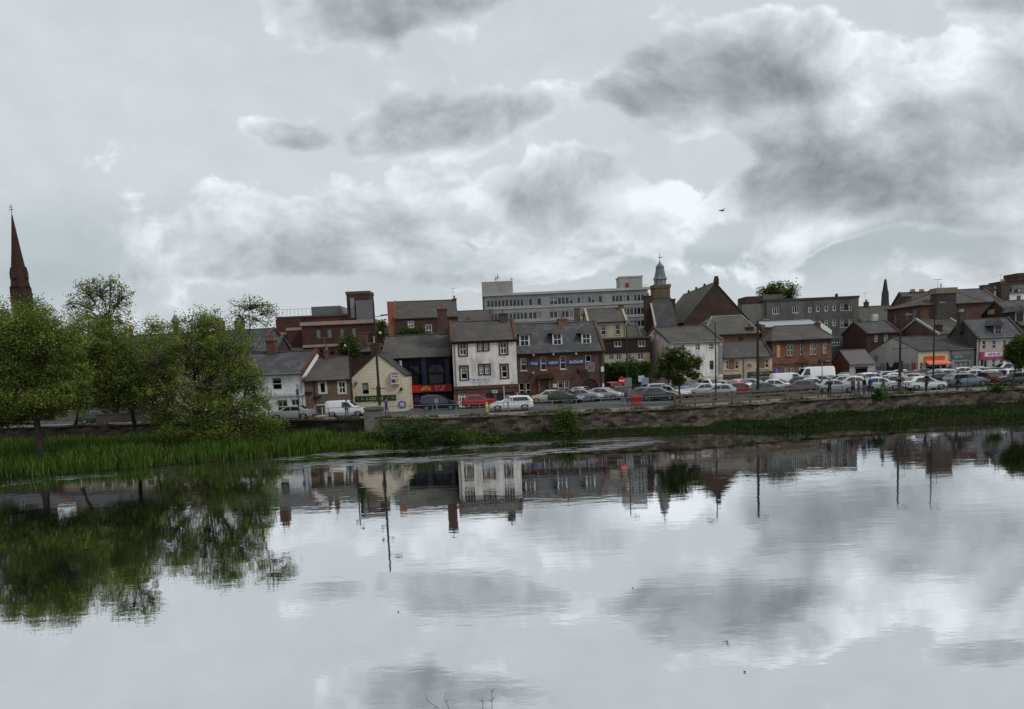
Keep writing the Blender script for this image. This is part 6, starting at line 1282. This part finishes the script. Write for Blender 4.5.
# ------------------------------------------------------------------ cars
tyre = mat('tyre rubber', (.014, .014, .014), .8, .1); rimm = gloss('wheel rim', (.22, .22, .23), .35, .5, .6); cglass = gloss('car glass', (.012, .015, .017), .05, .8); hl = gloss('headlight lens', (.48, .50, .52), .1, .6); tl = gloss('tail light lens', (.25, .008, .008), .2, .5); trim = mat('black car trim', (.018, .018, .019), .6, .1)
PAINT = {k: gloss(k+' car paint', c, r, .5, mt, .6) for k, c, r, mt in (('white', (.72, .73, .74), .3, 0), ('silver', (.42, .43, .445), .3, .3), ('grey', (.10, .105, .11), .3, .3), ('black', (.010, .010, .012), .25, 0), ('dark blue', (.014, .020, .042), .25, .1), ('blue', (.03, .075, .21), .3, .1), ('red', (.30, .010, .012), .3, 0), ('dark red', (.085, .010, .014), .3, .1), ('dark green', (.016, .030, .024), .3, .1), ('pale blue', (.20, .26, .31), .3, .3), ('cream', (.48, .45, .37), .35, .1), ('gold', (.27, .215, .13), .3, .3))}
SPEC = {
 'hatchback': dict(W=1.74, top=[(-2.02, .60), (-1.98, .95), (-1.80, 1.06), (-1.42, 1.41), (-.8, 1.48), (.05, 1.46), (.92, 1.00), (1.75, .84), (1.99, .66), (2.03, .42)], belt=.92, ws=(.10, .88), rw=(-1.80, -1.45), sw=[(-1.42, -1.05, -.42, -.42), (-.34, -.34, .12, .66)], wb=(-1.25, 1.28), wr=.31),
 'saloon': dict(W=1.78, top=[(-2.25, .60), (-2.22, .92), (-1.55, 1.02), (-.95, 1.38), (-.3, 1.44), (.25, 1.42), (1.1, .99), (2.0, .82), (2.22, .64), (2.26, .42)], belt=.92, ws=(.30, 1.06), rw=(-1.52, -.98), sw=[(-1.1, -.75, -.15, -.15), (-.07, -.07, .28, .8)], wb=(-1.35, 1.38), wr=.32),
 'estate car': dict(W=1.78, top=[(-2.28, .60), (-2.26, .98), (-2.15, 1.08), (-1.85, 1.42), (-.9, 1.49), (.2, 1.46), (1.08, 1.00), (1.98, .84), (2.22, .66), (2.26, .42)], belt=.94, ws=(.26, 1.04), rw=(-2.14, -1.88), sw=[(-1.9, -1.6, -.2, -.2), (-.12, -.12, .26, .8)], wb=(-1.38, 1.38), wr=.32),
 'people carrier': dict(W=1.84, top=[(-2.15, .62), (-2.13, 1.05), (-2.05, 1.15), (-1.82, 1.62), (-.9, 1.70), (.2, 1.64), (1.15, 1.08), (1.85, .92), (2.12, .70), (2.16, .44)], belt=1.02, ws=(.26, 1.10), rw=(-2.05, -1.84), sw=[(-1.8, -1.6, -.25, -.25), (-.16, -.16, .24, .86)], wb=(-1.32, 1.34), wr=.34),
 'van': dict(W=1.95, top=[(-2.55, .60), (-2.54, 1.2), (-2.52, 1.75), (-2.40, 1.90), (.2, 1.92), (.75, 1.82), (1.45, 1.22), (2.2, 1.00), (2.5, .75), (2.55, .44)], belt=1.15, ws=(.80, 1.42), rw=None, sw=[(.02, .02, .66, 1.12)], wb=(-1.6, 1.62), wr=.36),
 'small van': dict(W=1.76, top=[(-2.05, .60), (-2.05, 1.1), (-2.0, 1.58), (-1.85, 1.70), (.1, 1.72), (.42, 1.63), (1.1, 1.08), (1.85, .88), (2.1, .66), (2.14, .42)], belt=1.0, ws=(.48, 1.06), rw=None, sw=[(-.25, -.25, .36, .82)], wb=(-1.3, 1.36), wr=.31),
 'large van': dict(W=2.05, top=[(-2.95, .60), (-2.94, 1.5), (-2.92, 2.25), (-2.80, 2.42), (.6, 2.45), (1.2, 2.3), (1.95, 1.35), (2.55, 1.1), (2.9, .8), (2.95, .46)], belt=1.3, ws=(1.25, 1.90), rw=None, sw=[(.62, .62, 1.15, 1.66)], wb=(-1.9, 1.95), wr=.38),
 'pickup': dict(W=1.86, top=[(-2.5, .75), (-2.48, 1.02), (-.62, 1.04), (-.58, 1.62), (-.3, 1.74), (.45, 1.72), (1.1, 1.12), (2.1, .98), (2.42, .74), (2.46, .44)], belt=1.05, ws=(.50, 1.06), rw=(-.61, -.585), sw=[(-.50, -.46, .42, .84)], wb=(-1.5, 1.55), wr=.38),
}
def interp(tp, x):
    return poly_at(tp, x)
def car_model(kind):
    S = SPEC[kind]; tp = S['top'] = [(x*.95, z*(.98 if z > .8 else 1.0)) for x, z in S['top']]; W = S['W']*.97; S['ws'] = tuple(x*.95 for x in S['ws']); S['rw'] = S['rw'] and tuple(x*.95 for x in S['rw']); S['sw'] = [tuple(x*.95 for x in q) for q in S['sw']]; S['wb'] = tuple(x*.95 for x in S['wb']); L0, L1 = tp[0][0], tp[-1][0]; belt = S['belt']*.97; root = empty(kind.replace(' ', '_'), (0, 0, 0))
    def hw(x):
        t = min(x-L0, L1-x); return W/2*(1-.16*max(0, 1-t/.45)**2)
    def half(x, z):
        bl = min(belt, interp(tp, x)-.02); return hw(x)-max(0, z-bl)*.27
    xs = sorted({p[0] for p in tp} | {lerp(L0, L1, i/22) for i in range(23)} | {wx+s*S['wr']*1.15 for wx in S['wb'] for s in (-1, 1)}); b = MB(); prev = None
    for x in xs:
        zt = interp(tp, x); bl = min(belt, zt-.02); zb = .24+.12*max(0, 1-min(x-L0, L1-x)/.5); w_ = hw(x); wt = half(x, zt-.04)
        pr = [(w_*.90, zb), (w_*.99, min(zb+.14, bl-.1)), (w_, lerp(zb, bl, .62)), (w_*.985, bl), (wt, max(zt-.05, bl)), (wt-.13 if zt > bl+.1 else wt-.1, zt)]
        ring = [(x, y, z) for y, z in pr]+[(x, -y, z) for y, z in pr[::-1]]; i = len(b.v); b.v += ring; n = len(ring)
        if prev is not None:
            for k in range(n): b.f.append((prev+k, prev+(k+1) % n, i+(k+1) % n, i+k)); b.m.append(1 if k in (0, n-2, n-1) and False else 0)
        else: b.f.append(tuple(range(i+n-1, i-1, -1))); b.m.append(0)
        prev = i
    b.f.append(tuple(range(prev, prev+n))); b.m.append(0)
    body = b.build('body', [PAINT['white']], root, smooth=True, merge=True); body.material_slots[0].link = 'OBJECT'; body.material_slots[0].material = PAINT['white']
    bm_ = body.data; bm_.set_sharp_from_angle(angle=R(38)) if hasattr(bm_, 'set_sharp_from_angle') else None
    for wx in S['wb']:
        for s in (-1, 1):
            y = s*(W/2-.01); r = S['wr']; a = MB(); yo = y+s*.015; yi = y-s*.22; n = 18
            for (r0_, y0_, r1_, y1_, m) in ((r, yi, r, yo-s*.03, 0), (r, yo-s*.03, r*.93, yo, 0), (r*.93, yo, r*.64, yo+s*.004, 0), (r*.64, yo+s*.004, r*.60, yo-s*.025, 1), (r*.60, yo-s*.025, r*.12, yo+s*.0, 1), (r*.12, yo, .001, yo+s*.002, 1)):
                for q in range(n): t0, t1 = 2*pi*q/n, 2*pi*(q+1)/n; a.face([(wx+r0_*cos(t0), y0_, r+r0_*sin(t0)), (wx+r0_*cos(t1), y0_, r+r0_*sin(t1)), (wx+r1_*cos(t1), y1_, r+r1_*sin(t1)), (wx+r1_*cos(t0), y1_, r+r1_*sin(t0))], m)
            a.build('wheel', [tyre, rimm], root, merge=True)
            a = MB(); n = 14; R1 = r*1.22
            for q in range(n): t0, t1 = pi*q/n-.12, pi*(q+1)/n-.12; a.face([(wx+R1*cos(t0), y+s*.008, r+R1*sin(t0)), (wx+R1*cos(t1), y+s*.008, r+R1*sin(t1)), (wx+r*.9*cos(t1), y+s*.006, r+r*.9*sin(t1)), (wx+r*.9*cos(t0), y+s*.006, r+r*.9*sin(t0))])
            a.build('wheel_arch', trim, root, merge=True)
    def slab(name, x0, x1, m, ins=.07, up=.012):
        z0, z1 = interp(tp, x0), interp(tp, x1); a = MB(); nx = Vector((-(z1-z0), 0, x1-x0)).normalized(); nx = nx if nx.z > 0 else -nx; o = nx*up
        w0, w1 = half(x0, z0)-ins-.05, half(x1, z1)-ins-.05; a.face([Vector(p)+o for p in ((x0, -w0, z0), (x0, w0, z0), (x1, w1, z1), (x1, -w1, z1))]); return a.build(name, m, root)
    slab('windscreen', S['ws'][0], S['ws'][1], cglass)
    if S['rw']: slab('rear_window', S['rw'][0], S['rw'][1], cglass)
    for (xb0, xt0, xt1, xb1) in S['sw']:
        zt = min(interp(tp, xt0), interp(tp, xt1))-.10; zb = belt+.05
        for s in (-1, 1):
            a = MB(); a.face([(xb0, s*(half(xb0, zb)+.012), zb), (xb1, s*(half(xb1, zb)+.012), zb), (xt1, s*(half(xt1, zt)+.012), zt), (xt0, s*(half(xt0, zt)+.012), zt)]); a.build('side_window', cglass, root)
    zf = interp(tp, L1-.10)
    for s in (-1, 1):
        a = MB(); yy = hw(L1-.15)*.70*s; a.prism([(L1-.26, yy-.2, zf-.02), (L1-.26, yy+.2, zf-.02), (L1+.002, yy+.17, zf-.15), (L1+.002, yy-.17, zf-.15)], (0, 0, .10)); a.build('headlight', hl, root)
        a = MB(); zr_ = min(interp(tp, L0+.08), belt); yy = hw(L0+.1)*.84*s; a.box(L0-.012, yy-.09, zr_-.32, L0+.10, yy+.09, zr_-.04); a.build('tail_light', tl, root)
    for nm, x0, x1 in (('front_bumper', L1-.08, L1+.012), ('rear_bumper', L0-.012, L0+.08)): a = MB(); a.box(x0, -hw(L1-.2)*.80, .30, x1, hw(L1-.2)*.80, .44); a.build(nm, trim, root)
    a = MB(); a.box(L1-.02, -.26, .47, L1+.016, .26, .58); a.build('number_plate', wl, root)
    a = MB(); a.box(L0-.016, -.26, .62, L0+.03, .26, .73); a.build('number_plate', mat('rear plate yellow', (.45, .36, .06), .5, .03), root)
    return root
PROTO = {k: car_model(k) for k in SPEC}; USED = set(); PLACED = []
CARS = [  # px, Y, kind, colour, heading (0 = nose to the right, -90 = nose to the river)
 (100, 82.5, 'saloon', 'dark green', 0), (205, 76.5, 'saloon', 'white', 0), (252, 76, 'hatchback', 'white', 180), (292, 74.2, 'saloon', 'silver', 180), (346, 74.4, 'small van', 'white', 0), (439, 79, 'people carrier', 'dark blue', 0), (480, 79.5, 'hatchback', 'red', 0), (511, 73.2, 'estate car', 'white', 180),
 (546, 85, 'hatchback', 'cream', 184), (566, 83, 'hatchback', 'grey', -35), (586, 84, 'hatchback', 'silver', -30), (585, 90, 'hatchback', 'white', -40), (606, 84, 'hatchback', 'silver', -32), (612, 97, 'pickup', 'red', 20), (624, 87, 'hatchback', 'dark red', 12), (645, 82.5, 'saloon', 'grey', -20), (659, 79.5, 'hatchback', 'grey', -20), (661, 91, 'estate car', 'silver', 5), (674, 82, 'hatchback', 'silver', -60), (684, 92, 'hatchback', 'blue', -80), (691, 96, 'hatchback', 'red', -70),
 (698, 84.5, 'hatchback', 'silver', -160), (718, 80, 'hatchback', 'silver', 160), (743, 82, 'hatchback', 'red', -15), (767, 80.5, 'hatchback', 'grey', -10), (710, 91, 'pickup', 'white', -55), (727, 90, 'hatchback', 'silver', -50), (742, 92, 'hatchback', 'white', -60), (755, 91, 'hatchback', 'silver', -40), (767, 99, 'hatchback', 'dark red', 0), (779, 87, 'hatchback', 'white', -30), (790, 96, 'van', 'white', 0), (812, 101, 'large van', 'white', 180),
 (798, 82, 'hatchback', 'grey', 165), (817, 86, 'hatchback', 'white', -30), (836, 80.5, 'hatchback', 'silver', -14), (840, 89.5, 'estate car', 'silver', 170), (850, 95, 'hatchback', 'white', -50), (859, 92, 'hatchback', 'red', -75), (872, 95, 'estate car', 'white', 10), (861, 85, 'hatchback', 'white', -40), (883, 80, 'hatchback', 'white', -30), (894, 85, 'hatchback', 'silver', -20), (900, 91, 'hatchback', 'white', -25), (925, 78, 'hatchback', 'white', -4), (914, 96, 'hatchback', 'dark red', 0), (936, 99, 'estate car', 'silver', 175), (920, 87, 'hatchback', 'silver', -55), (944, 83, 'hatchback', 'dark blue', -10), (939, 91, 'saloon', 'black', -30), (954, 97.5, 'hatchback', 'white', -40), (967, 102, 'hatchback', 'white', -20), (966, 80.5, 'estate car', 'pale blue', 0), (987, 82, 'hatchback', 'dark red', 90), (978, 91, 'saloon', 'white', -35), (962, 90, 'saloon', 'gold', -30), (1008, 80.5, 'people carrier', 'white', 78), (998, 87, 'hatchback', 'white', -60), (1008, 101, 'van', 'white', 170), (988, 98, 'hatchback', 'silver', -30), (1014, 91, 'saloon', 'dark red', 0),
 (1001, 94, 'hatchback', 'dark blue', -40), (980, 104, 'hatchback', 'silver', 0), (1022, 86, 'saloon', 'grey', -25), (893, 99, 'hatchback', 'silver', -30), (880, 102, 'hatchback', 'dark blue', -50), (870, 100, 'saloon', 'white', -30), (850, 103, 'hatchback', 'grey', -20), (906, 103, 'hatchback', 'white', -45), (925, 103, 'saloon', 'black', 0), (903, 81.5, 'hatchback', 'gold', -45), (952, 104, 'hatchback', 'dark green', -30), (1024, 98, 'hatchback', 'silver', -30), (955, 86.5, 'hatchback', 'silver', -40), (1030, 80, 'hatchback', 'silver', -20), (878, 88, 'hatchback', 'silver', -35), (829, 95, 'hatchback', 'silver', -60), (806, 92, 'hatchback', 'grey', -50), (733, 86, 'hatchback', 'silver', -120),
]
def clash(x, y, hd, kind):
    L = SPEC[kind]['top'][-1][0]; c, s = cos(hd), sin(hd); pts = [(x+c*t*L*.72, y+s*t*L*.72) for t in (-1, 0, 1)]
    for (p2) in PLACED:
        for a in pts:
            for q in p2:
                if (a[0]-q[0])**2+(a[1]-q[1])**2 < 1.8**2: return True, pts
    return False, pts
LAND = [(60, 'behind left willow'), (110, 'behind pale leaning trunk'), (215, 'behind the spreading willow'), (292, 'outside the white house'), (340, 'outside brown pebbledash house'), (430, 'outside the navy shop'), (484, 'outside the white inn'), (560, 'outside the sandstone pub'), (627, 'at the lane mouth'), (660, 'by the pink gable'), (697, 'near white corner building'), (745, 'near cream shops'), (800, 'near orange red sandstone building'), (860, 'near brick sided shop'), (890, 'near white gable end'), (933, 'near orange awning'), (962, 'near grey shop'), (1000, 'near pink sign shop')]
allc = []
for (px, Y, kind, colr, hd) in CARS:
    y = Y; hd = R(hd); ok = False
    for tr in range(60):
        x = xat(px, y, GZ+.8); bad, pts = clash(x, y, hd, kind)
        if not bad and y < 106.6: ok = True; break
        y = Y+((tr+2)//2)*.45*(1 if tr % 2 else -1)
        if y < 77 and Y > 77: y = 77+rnd.random()*26
    if not ok: continue
    PLACED.append(pts); allc.append((px, y, x, kind, colr, hd))
erng = random.Random(23)
for yy in (86, 89.5, 93, 96.5, 100, 103.5):
    px = 838+erng.uniform(0, 6)
    while px < 1040:
        kind = erng.choice(('hatchback', 'hatchback', 'saloon', 'estate car', 'people carrier')); colr = erng.choice(('white', 'white', 'white', 'silver', 'silver', 'silver', 'pale blue', 'black', 'grey', 'dark blue', 'dark red')); hd = R(erng.choice((-62, -58, -65, 118, -60)))
        x = xat(px, yy, GZ+.8); bad, pts = clash(x, yy, hd, kind)
        if not bad: PLACED.append(pts); allc.append((px, yy, x, kind, colr, hd))
        px += erng.uniform(3, 6)
def rowname(y): return 'front row' if y < 84 else 'second row' if y < 88 else 'third row' if y < 91.5 else 'fourth row' if y < 95 else 'fifth row' if y < 98.5 else 'sixth row' if y < 102 else 'rearmost row'
cnt = {}
for c in allc:
    px, y, x, kind, colr, hd = c; lm = min(LAND, key=lambda q: abs(q[0]-px))[1]; key = (colr, kind, lm, rowname(y) if px > 655 else ''); cnt.setdefault(key, []).append(c)
for key, lst in cnt.items():
    lst.sort(key=lambda c: c[0])
    for i, (px, y, x, kind, colr, hd) in enumerate(lst):
        if kind in USED: r = copy_tree(PROTO[kind])
        else: r = PROTO[kind]; USED.add(kind)
        r.location = (x, y, GZ+.004); r.rotation_euler = (0, 0, hd)
        body = [o for o in r.children if o.name.startswith('body')][0]; body.material_slots[0].link = 'OBJECT'; body.material_slots[0].material = PAINT[colr]
        lab = f"{colr} {kind} {'parked in the '+key[3]+' ' if key[3] else 'parked '}{key[2]}"
        if len(lst) > 1: lab = (('left ' if i == 0 else 'right ') if len(lst) == 2 else ('leftmost ' if i == 0 else 'rightmost ' if i == len(lst)-1 else 'middle ' if len(lst) == 3 else ('second ', 'third ', 'fourth ', 'fifth ', 'sixth ')[i-1]))+f"one of {len(lst)} {colr} {kind}s {'in the '+key[3]+' ' if key[3] else ''}{key[2]}"
        tag(r, lab, {'van': 'van', 'small van': 'van', 'large van': 'van', 'pickup': 'pickup'}.get(kind, 'car'), 'vehicles parked along the riverside')
for k in SPEC:
    if k not in USED:
        for o in list(PROTO[k].children): bpy.data.objects.remove(o)
        bpy.data.objects.remove(PROTO[k])

# ------------------------------------------------------------------ people
skin = mat('skin', (.42, .27, .20), .6, .08, 3); hair_d = mat('dark hair', (.03, .022, .018), .7, .2, 6); hair_l = mat('fair hair', (.16, .11, .06), .7, .2, 6); shoe = mat('dark shoes', (.02, .018, .017), .6)
def cloth(n, c): return mat(n+' cloth', c, .9, .15, 4)
def person(px, Y, top, legs, label, hair, face=90, walk=0.0, arm=0, skirt=False, h=1.70, carry=None):
    """standing figure grown from a skeleton; face = direction it looks, degrees (90 = away from the river)"""
    zb = GZ+.115; x = xat(px, Y, zb+.9); e = empty('person', (x, Y, zb), R(face-90), label, 'person'); k = h/1.72; st = walk
    V = []; E = []; RD = []
    def v(p, r, par=None): V.append(tuple(k*c for c in p)); RD.append(r*k); 
    def add(p, r, par):
        v(p, r); i = len(V)-1
        if par is not None: E.append((par, i))
        return i
    pel = add((0, 0, .95), .135, None); ab = add((0, .0, 1.10), .125, pel); ch = add((0, .01, 1.30), .145, ab); nk = add((0, .0, 1.46), .062, ch); nk2 = add((0, .015, 1.53), .055, nk); hd = add((0, .03, 1.60), .088, nk2); hd2 = add((0, .02, 1.68), .078, hd)
    hands = []
    for s in (-1, 1):
        hip = add((s*.09, 0, .90), .098, pel); kn = add((s*.10, st*s*.16+.02, .50), .062, hip); an = add((s*.10, st*s*.30-.03*abs(st), .09), .042, kn); toe = add((s*.115, st*s*.30+.15, .035), .034, an)
        sh = add((s*.185, 0, 1.38), .066, ch); 
        if arm == 1: el = add((s*.24, .10, 1.13), .046, sh); wr = add((s*.15, .30, 1.12), .034, el); hdir = Vector((-.3*s, 1, .1))
        elif arm == 2 and s == 1: el = add((.30, .12, 1.18), .046, sh); wr = add((.22, .26, 1.38), .034, el); hdir = Vector((-.2, .3, 1))
        else: el = add((s*.255, -.02-st*s*.10, 1.12), .046, sh); wr = add((s*.26, .06-st*s*.16, .87), .034, el); hdir = Vector((0, .2, -1))
        hands.append((wr, s, hdir.normalized()))
    me = bpy.data.meshes.new('figure'); me.from_pydata(V, E, []); o = bpy.data.objects.new('figure', me); COL.objects.link(o)
    sk = o.modifiers.new('skin', 'SKIN'); me.skin_vertices.new() if not me.skin_vertices else None
    for i, r in enumerate(RD): me.skin_vertices[0].data[i].radius = (r, r*.82 if i in (0, 1, 2) else r)
    me.skin_vertices[0].data[0].use_root = True
    sb = o.modifiers.new('sub', 'SUBSURF'); sb.levels = 2; sb.render_levels = 2
    m2 = bpy.data.meshes.new_from_object(o.evaluated_get(bpy.context.evaluated_depsgraph_get())); COL.objects.unlink(o); bpy.data.objects.remove(o)
    # palm, fingers and thumb joined into the same body mesh
    bm = bmesh.new(); bm.from_mesh(m2); hb = MB()
    for wr, s, d in hands:
        w0 = Vector(V[wr]); side = d.cross(Vector((s, 0, 0.01))).normalized(); hb.tube([w0-d*.03, w0+d*.03, w0+d*.09], [.03, .036, .038], 8)
        for q, ln in enumerate((.070, .082, .076, .058)):
            b0 = w0+d*.085+side*(q-1.5)*.019; cur = d.cross(side)*(.5*s); hb.tube([b0-d*.02, b0+d*ln*.5, b0+d*ln*.9+cur*.03], [.0095, .009, .007], 5)
        b0 = w0+d*.03+side*.034; hb.tube([b0-side*.01, b0+side*.025+d*.03, b0+side*.028+d*.06], [.011, .010, .008], 5)
    nb = len(bm.verts); vs_ = [bm.verts.new(p) for p in hb.v]; bm.verts.index_update()
    hf = [bm.faces.new([vs_[i] for i in f]) for f in hb.f]; bm.to_mesh(m2)
    nf = len(m2.polygons); nh = len(hf); bm.free()
    for m_ in (top, legs, skin, shoe): m2.materials.append(m_)
    for i, p in enumerate(m2.polygons):
        c = p.center/k
        if i >= nf-nh: p.material_index = 2
        elif c.z > 1.475: p.material_index = 2
        elif c.z < .075: p.material_index = 3
        elif c.z < .93 and abs(c.x) < .225: p.material_index = 1
        else: p.material_index = 0
    m2.shade_smooth(); m2.name = 'body'; bo = bpy.data.objects.new('body', m2); COL.objects.link(bo); bo.parent = e
    b = MB(); c = Vector((0, .02, 1.66))*k
    for j in range(6):
        for q in range(12):
            def pt(j, q): t = (j/6)*pi*.62; a = 2*pi*q/12; r = .102*k*(1 if sin(a) < .35 else .93); return (c.x+r*.92*sin(t)*cos(a), c.y+.0+r*1.02*sin(t)*sin(a)-.012*k, c.z+.015*k+r*1.05*cos(t))
            if j > 3 and 1 <= q <= 5: continue
            b.face([pt(j, q), pt(j+1, q), pt(j+1, q+1), pt(j, q+1)])
    b.build('hair', hair, e, smooth=True, merge=True)
    f = MB(); 
    for s in (-1, 1): f.lathe([(.012*k, 0), (.010*k, .008)], (s*.032*k, .103*k, 1.615*k), 6)
    f.build('eyes', black_p, e); f = MB(); f.prism([(-.012*k, .105*k, 1.575*k), (.012*k, .105*k, 1.575*k), (0, .100*k, 1.615*k)], (0, .022*k, 0)); f.build('nose', skin, e)
    f = MB(); f.box(-.022*k, .098*k, 1.548*k, .022*k, .112*k, 1.556*k); f.build('mouth', mat('lips', (.28, .12, .10), .6), e)
    for s in (-1, 1): f = MB(); f.lathe([(.012*k, 0), (.024*k, .008), (.018*k, .014)], (0, 0, 0), 8); o = f.build('ear', skin, e); o.location = (s*.082*k, .03*k, 1.61*k); o.rotation_euler = (0, R(90*s), 0)
    if carry:
        b = MB(); b.prism([(.20*k, -.05, .55), (.20*k, .25, .55), (.20*k, .22, .82), (.20*k, -.02, .82)], (.12, 0, 0)); bg = b.build('shoulder_bag', cloth('bag '+carry[0], carry[1]), None); bg.location = e.location; bg.rotation_euler = e.rotation_euler; tag(bg, carry[2], 'bag')
    return e
blk_ = cloth('black', (.012, .012, .014)); nv = cloth('navy', (.016, .022, .05)); jean = cloth('denim', (.035, .05, .085)); gy = cloth('grey', (.09, .09, .095)); bl_ = cloth('bright blue', (.02, .06, .26)); vio = cloth('dull violet', (.09, .07, .14)); kh = cloth('khaki', (.14, .11, .07)); rd_ = cloth('dark red', (.16, .02, .02))
PY = lambda px: wally(PW(px))+1.9
person(829.5, PY(829), blk_, blk_, 'person all in black standing alone, left of the close group by the railing', skin and hair_d, 95, 0, 1)
person(853, PY(853), gy, nv, 'person in grey top, leftmost of the close group by the railing', hair_d, 20, .6)
person(858.6, PY(858), rd_, jean, 'person in dark red top with jeans in the close group by the railing', hair_l, 160, .3, h=1.66)
person(864.4, PY(864)+.3, blk_, kh, 'person in black top and khaki trousers in the middle of the close group', hair_d, -60, 0)
person(870.2, PY(870), bl_, nv, 'person in bright blue jacket at the right of the close group by the railing', hair_d, 200, .2, h=1.74)
person(883.2, PY(883), vio, jean, 'person in dull violet coat walking right of the close group', hair_l, 0, .9, h=1.72)
person(899, PY(899), blk_, gy, 'person in short black coat beside the black lamp post', hair_d, 80, 0, 1, h=1.62)
person(926.4, PY(926), blk_, blk_, 'tall person in black in front of the white hatchback below the orange awning', hair_d, 100, .3, h=1.82)
person(957.8, PY(957), nv, blk_, 'broad person in navy jacket in front of the pale blue estate car', hair_d, 90, .2, h=1.80)
person(386.4, 71.4, cloth('royal blue', (.05, .05, .24)), cloth('royal blue trousers', (.03, .035, .12)), 'person in royal blue jacket just right of the stone pier', hair_d, 40, .4, h=1.66)
person(346.6, 71.6, cloth('dark slate', (.035, .05, .08)), jean, 'person in dark slate jacket in front of the white van outside the brown house', hair_d, 90, .2, h=1.72)
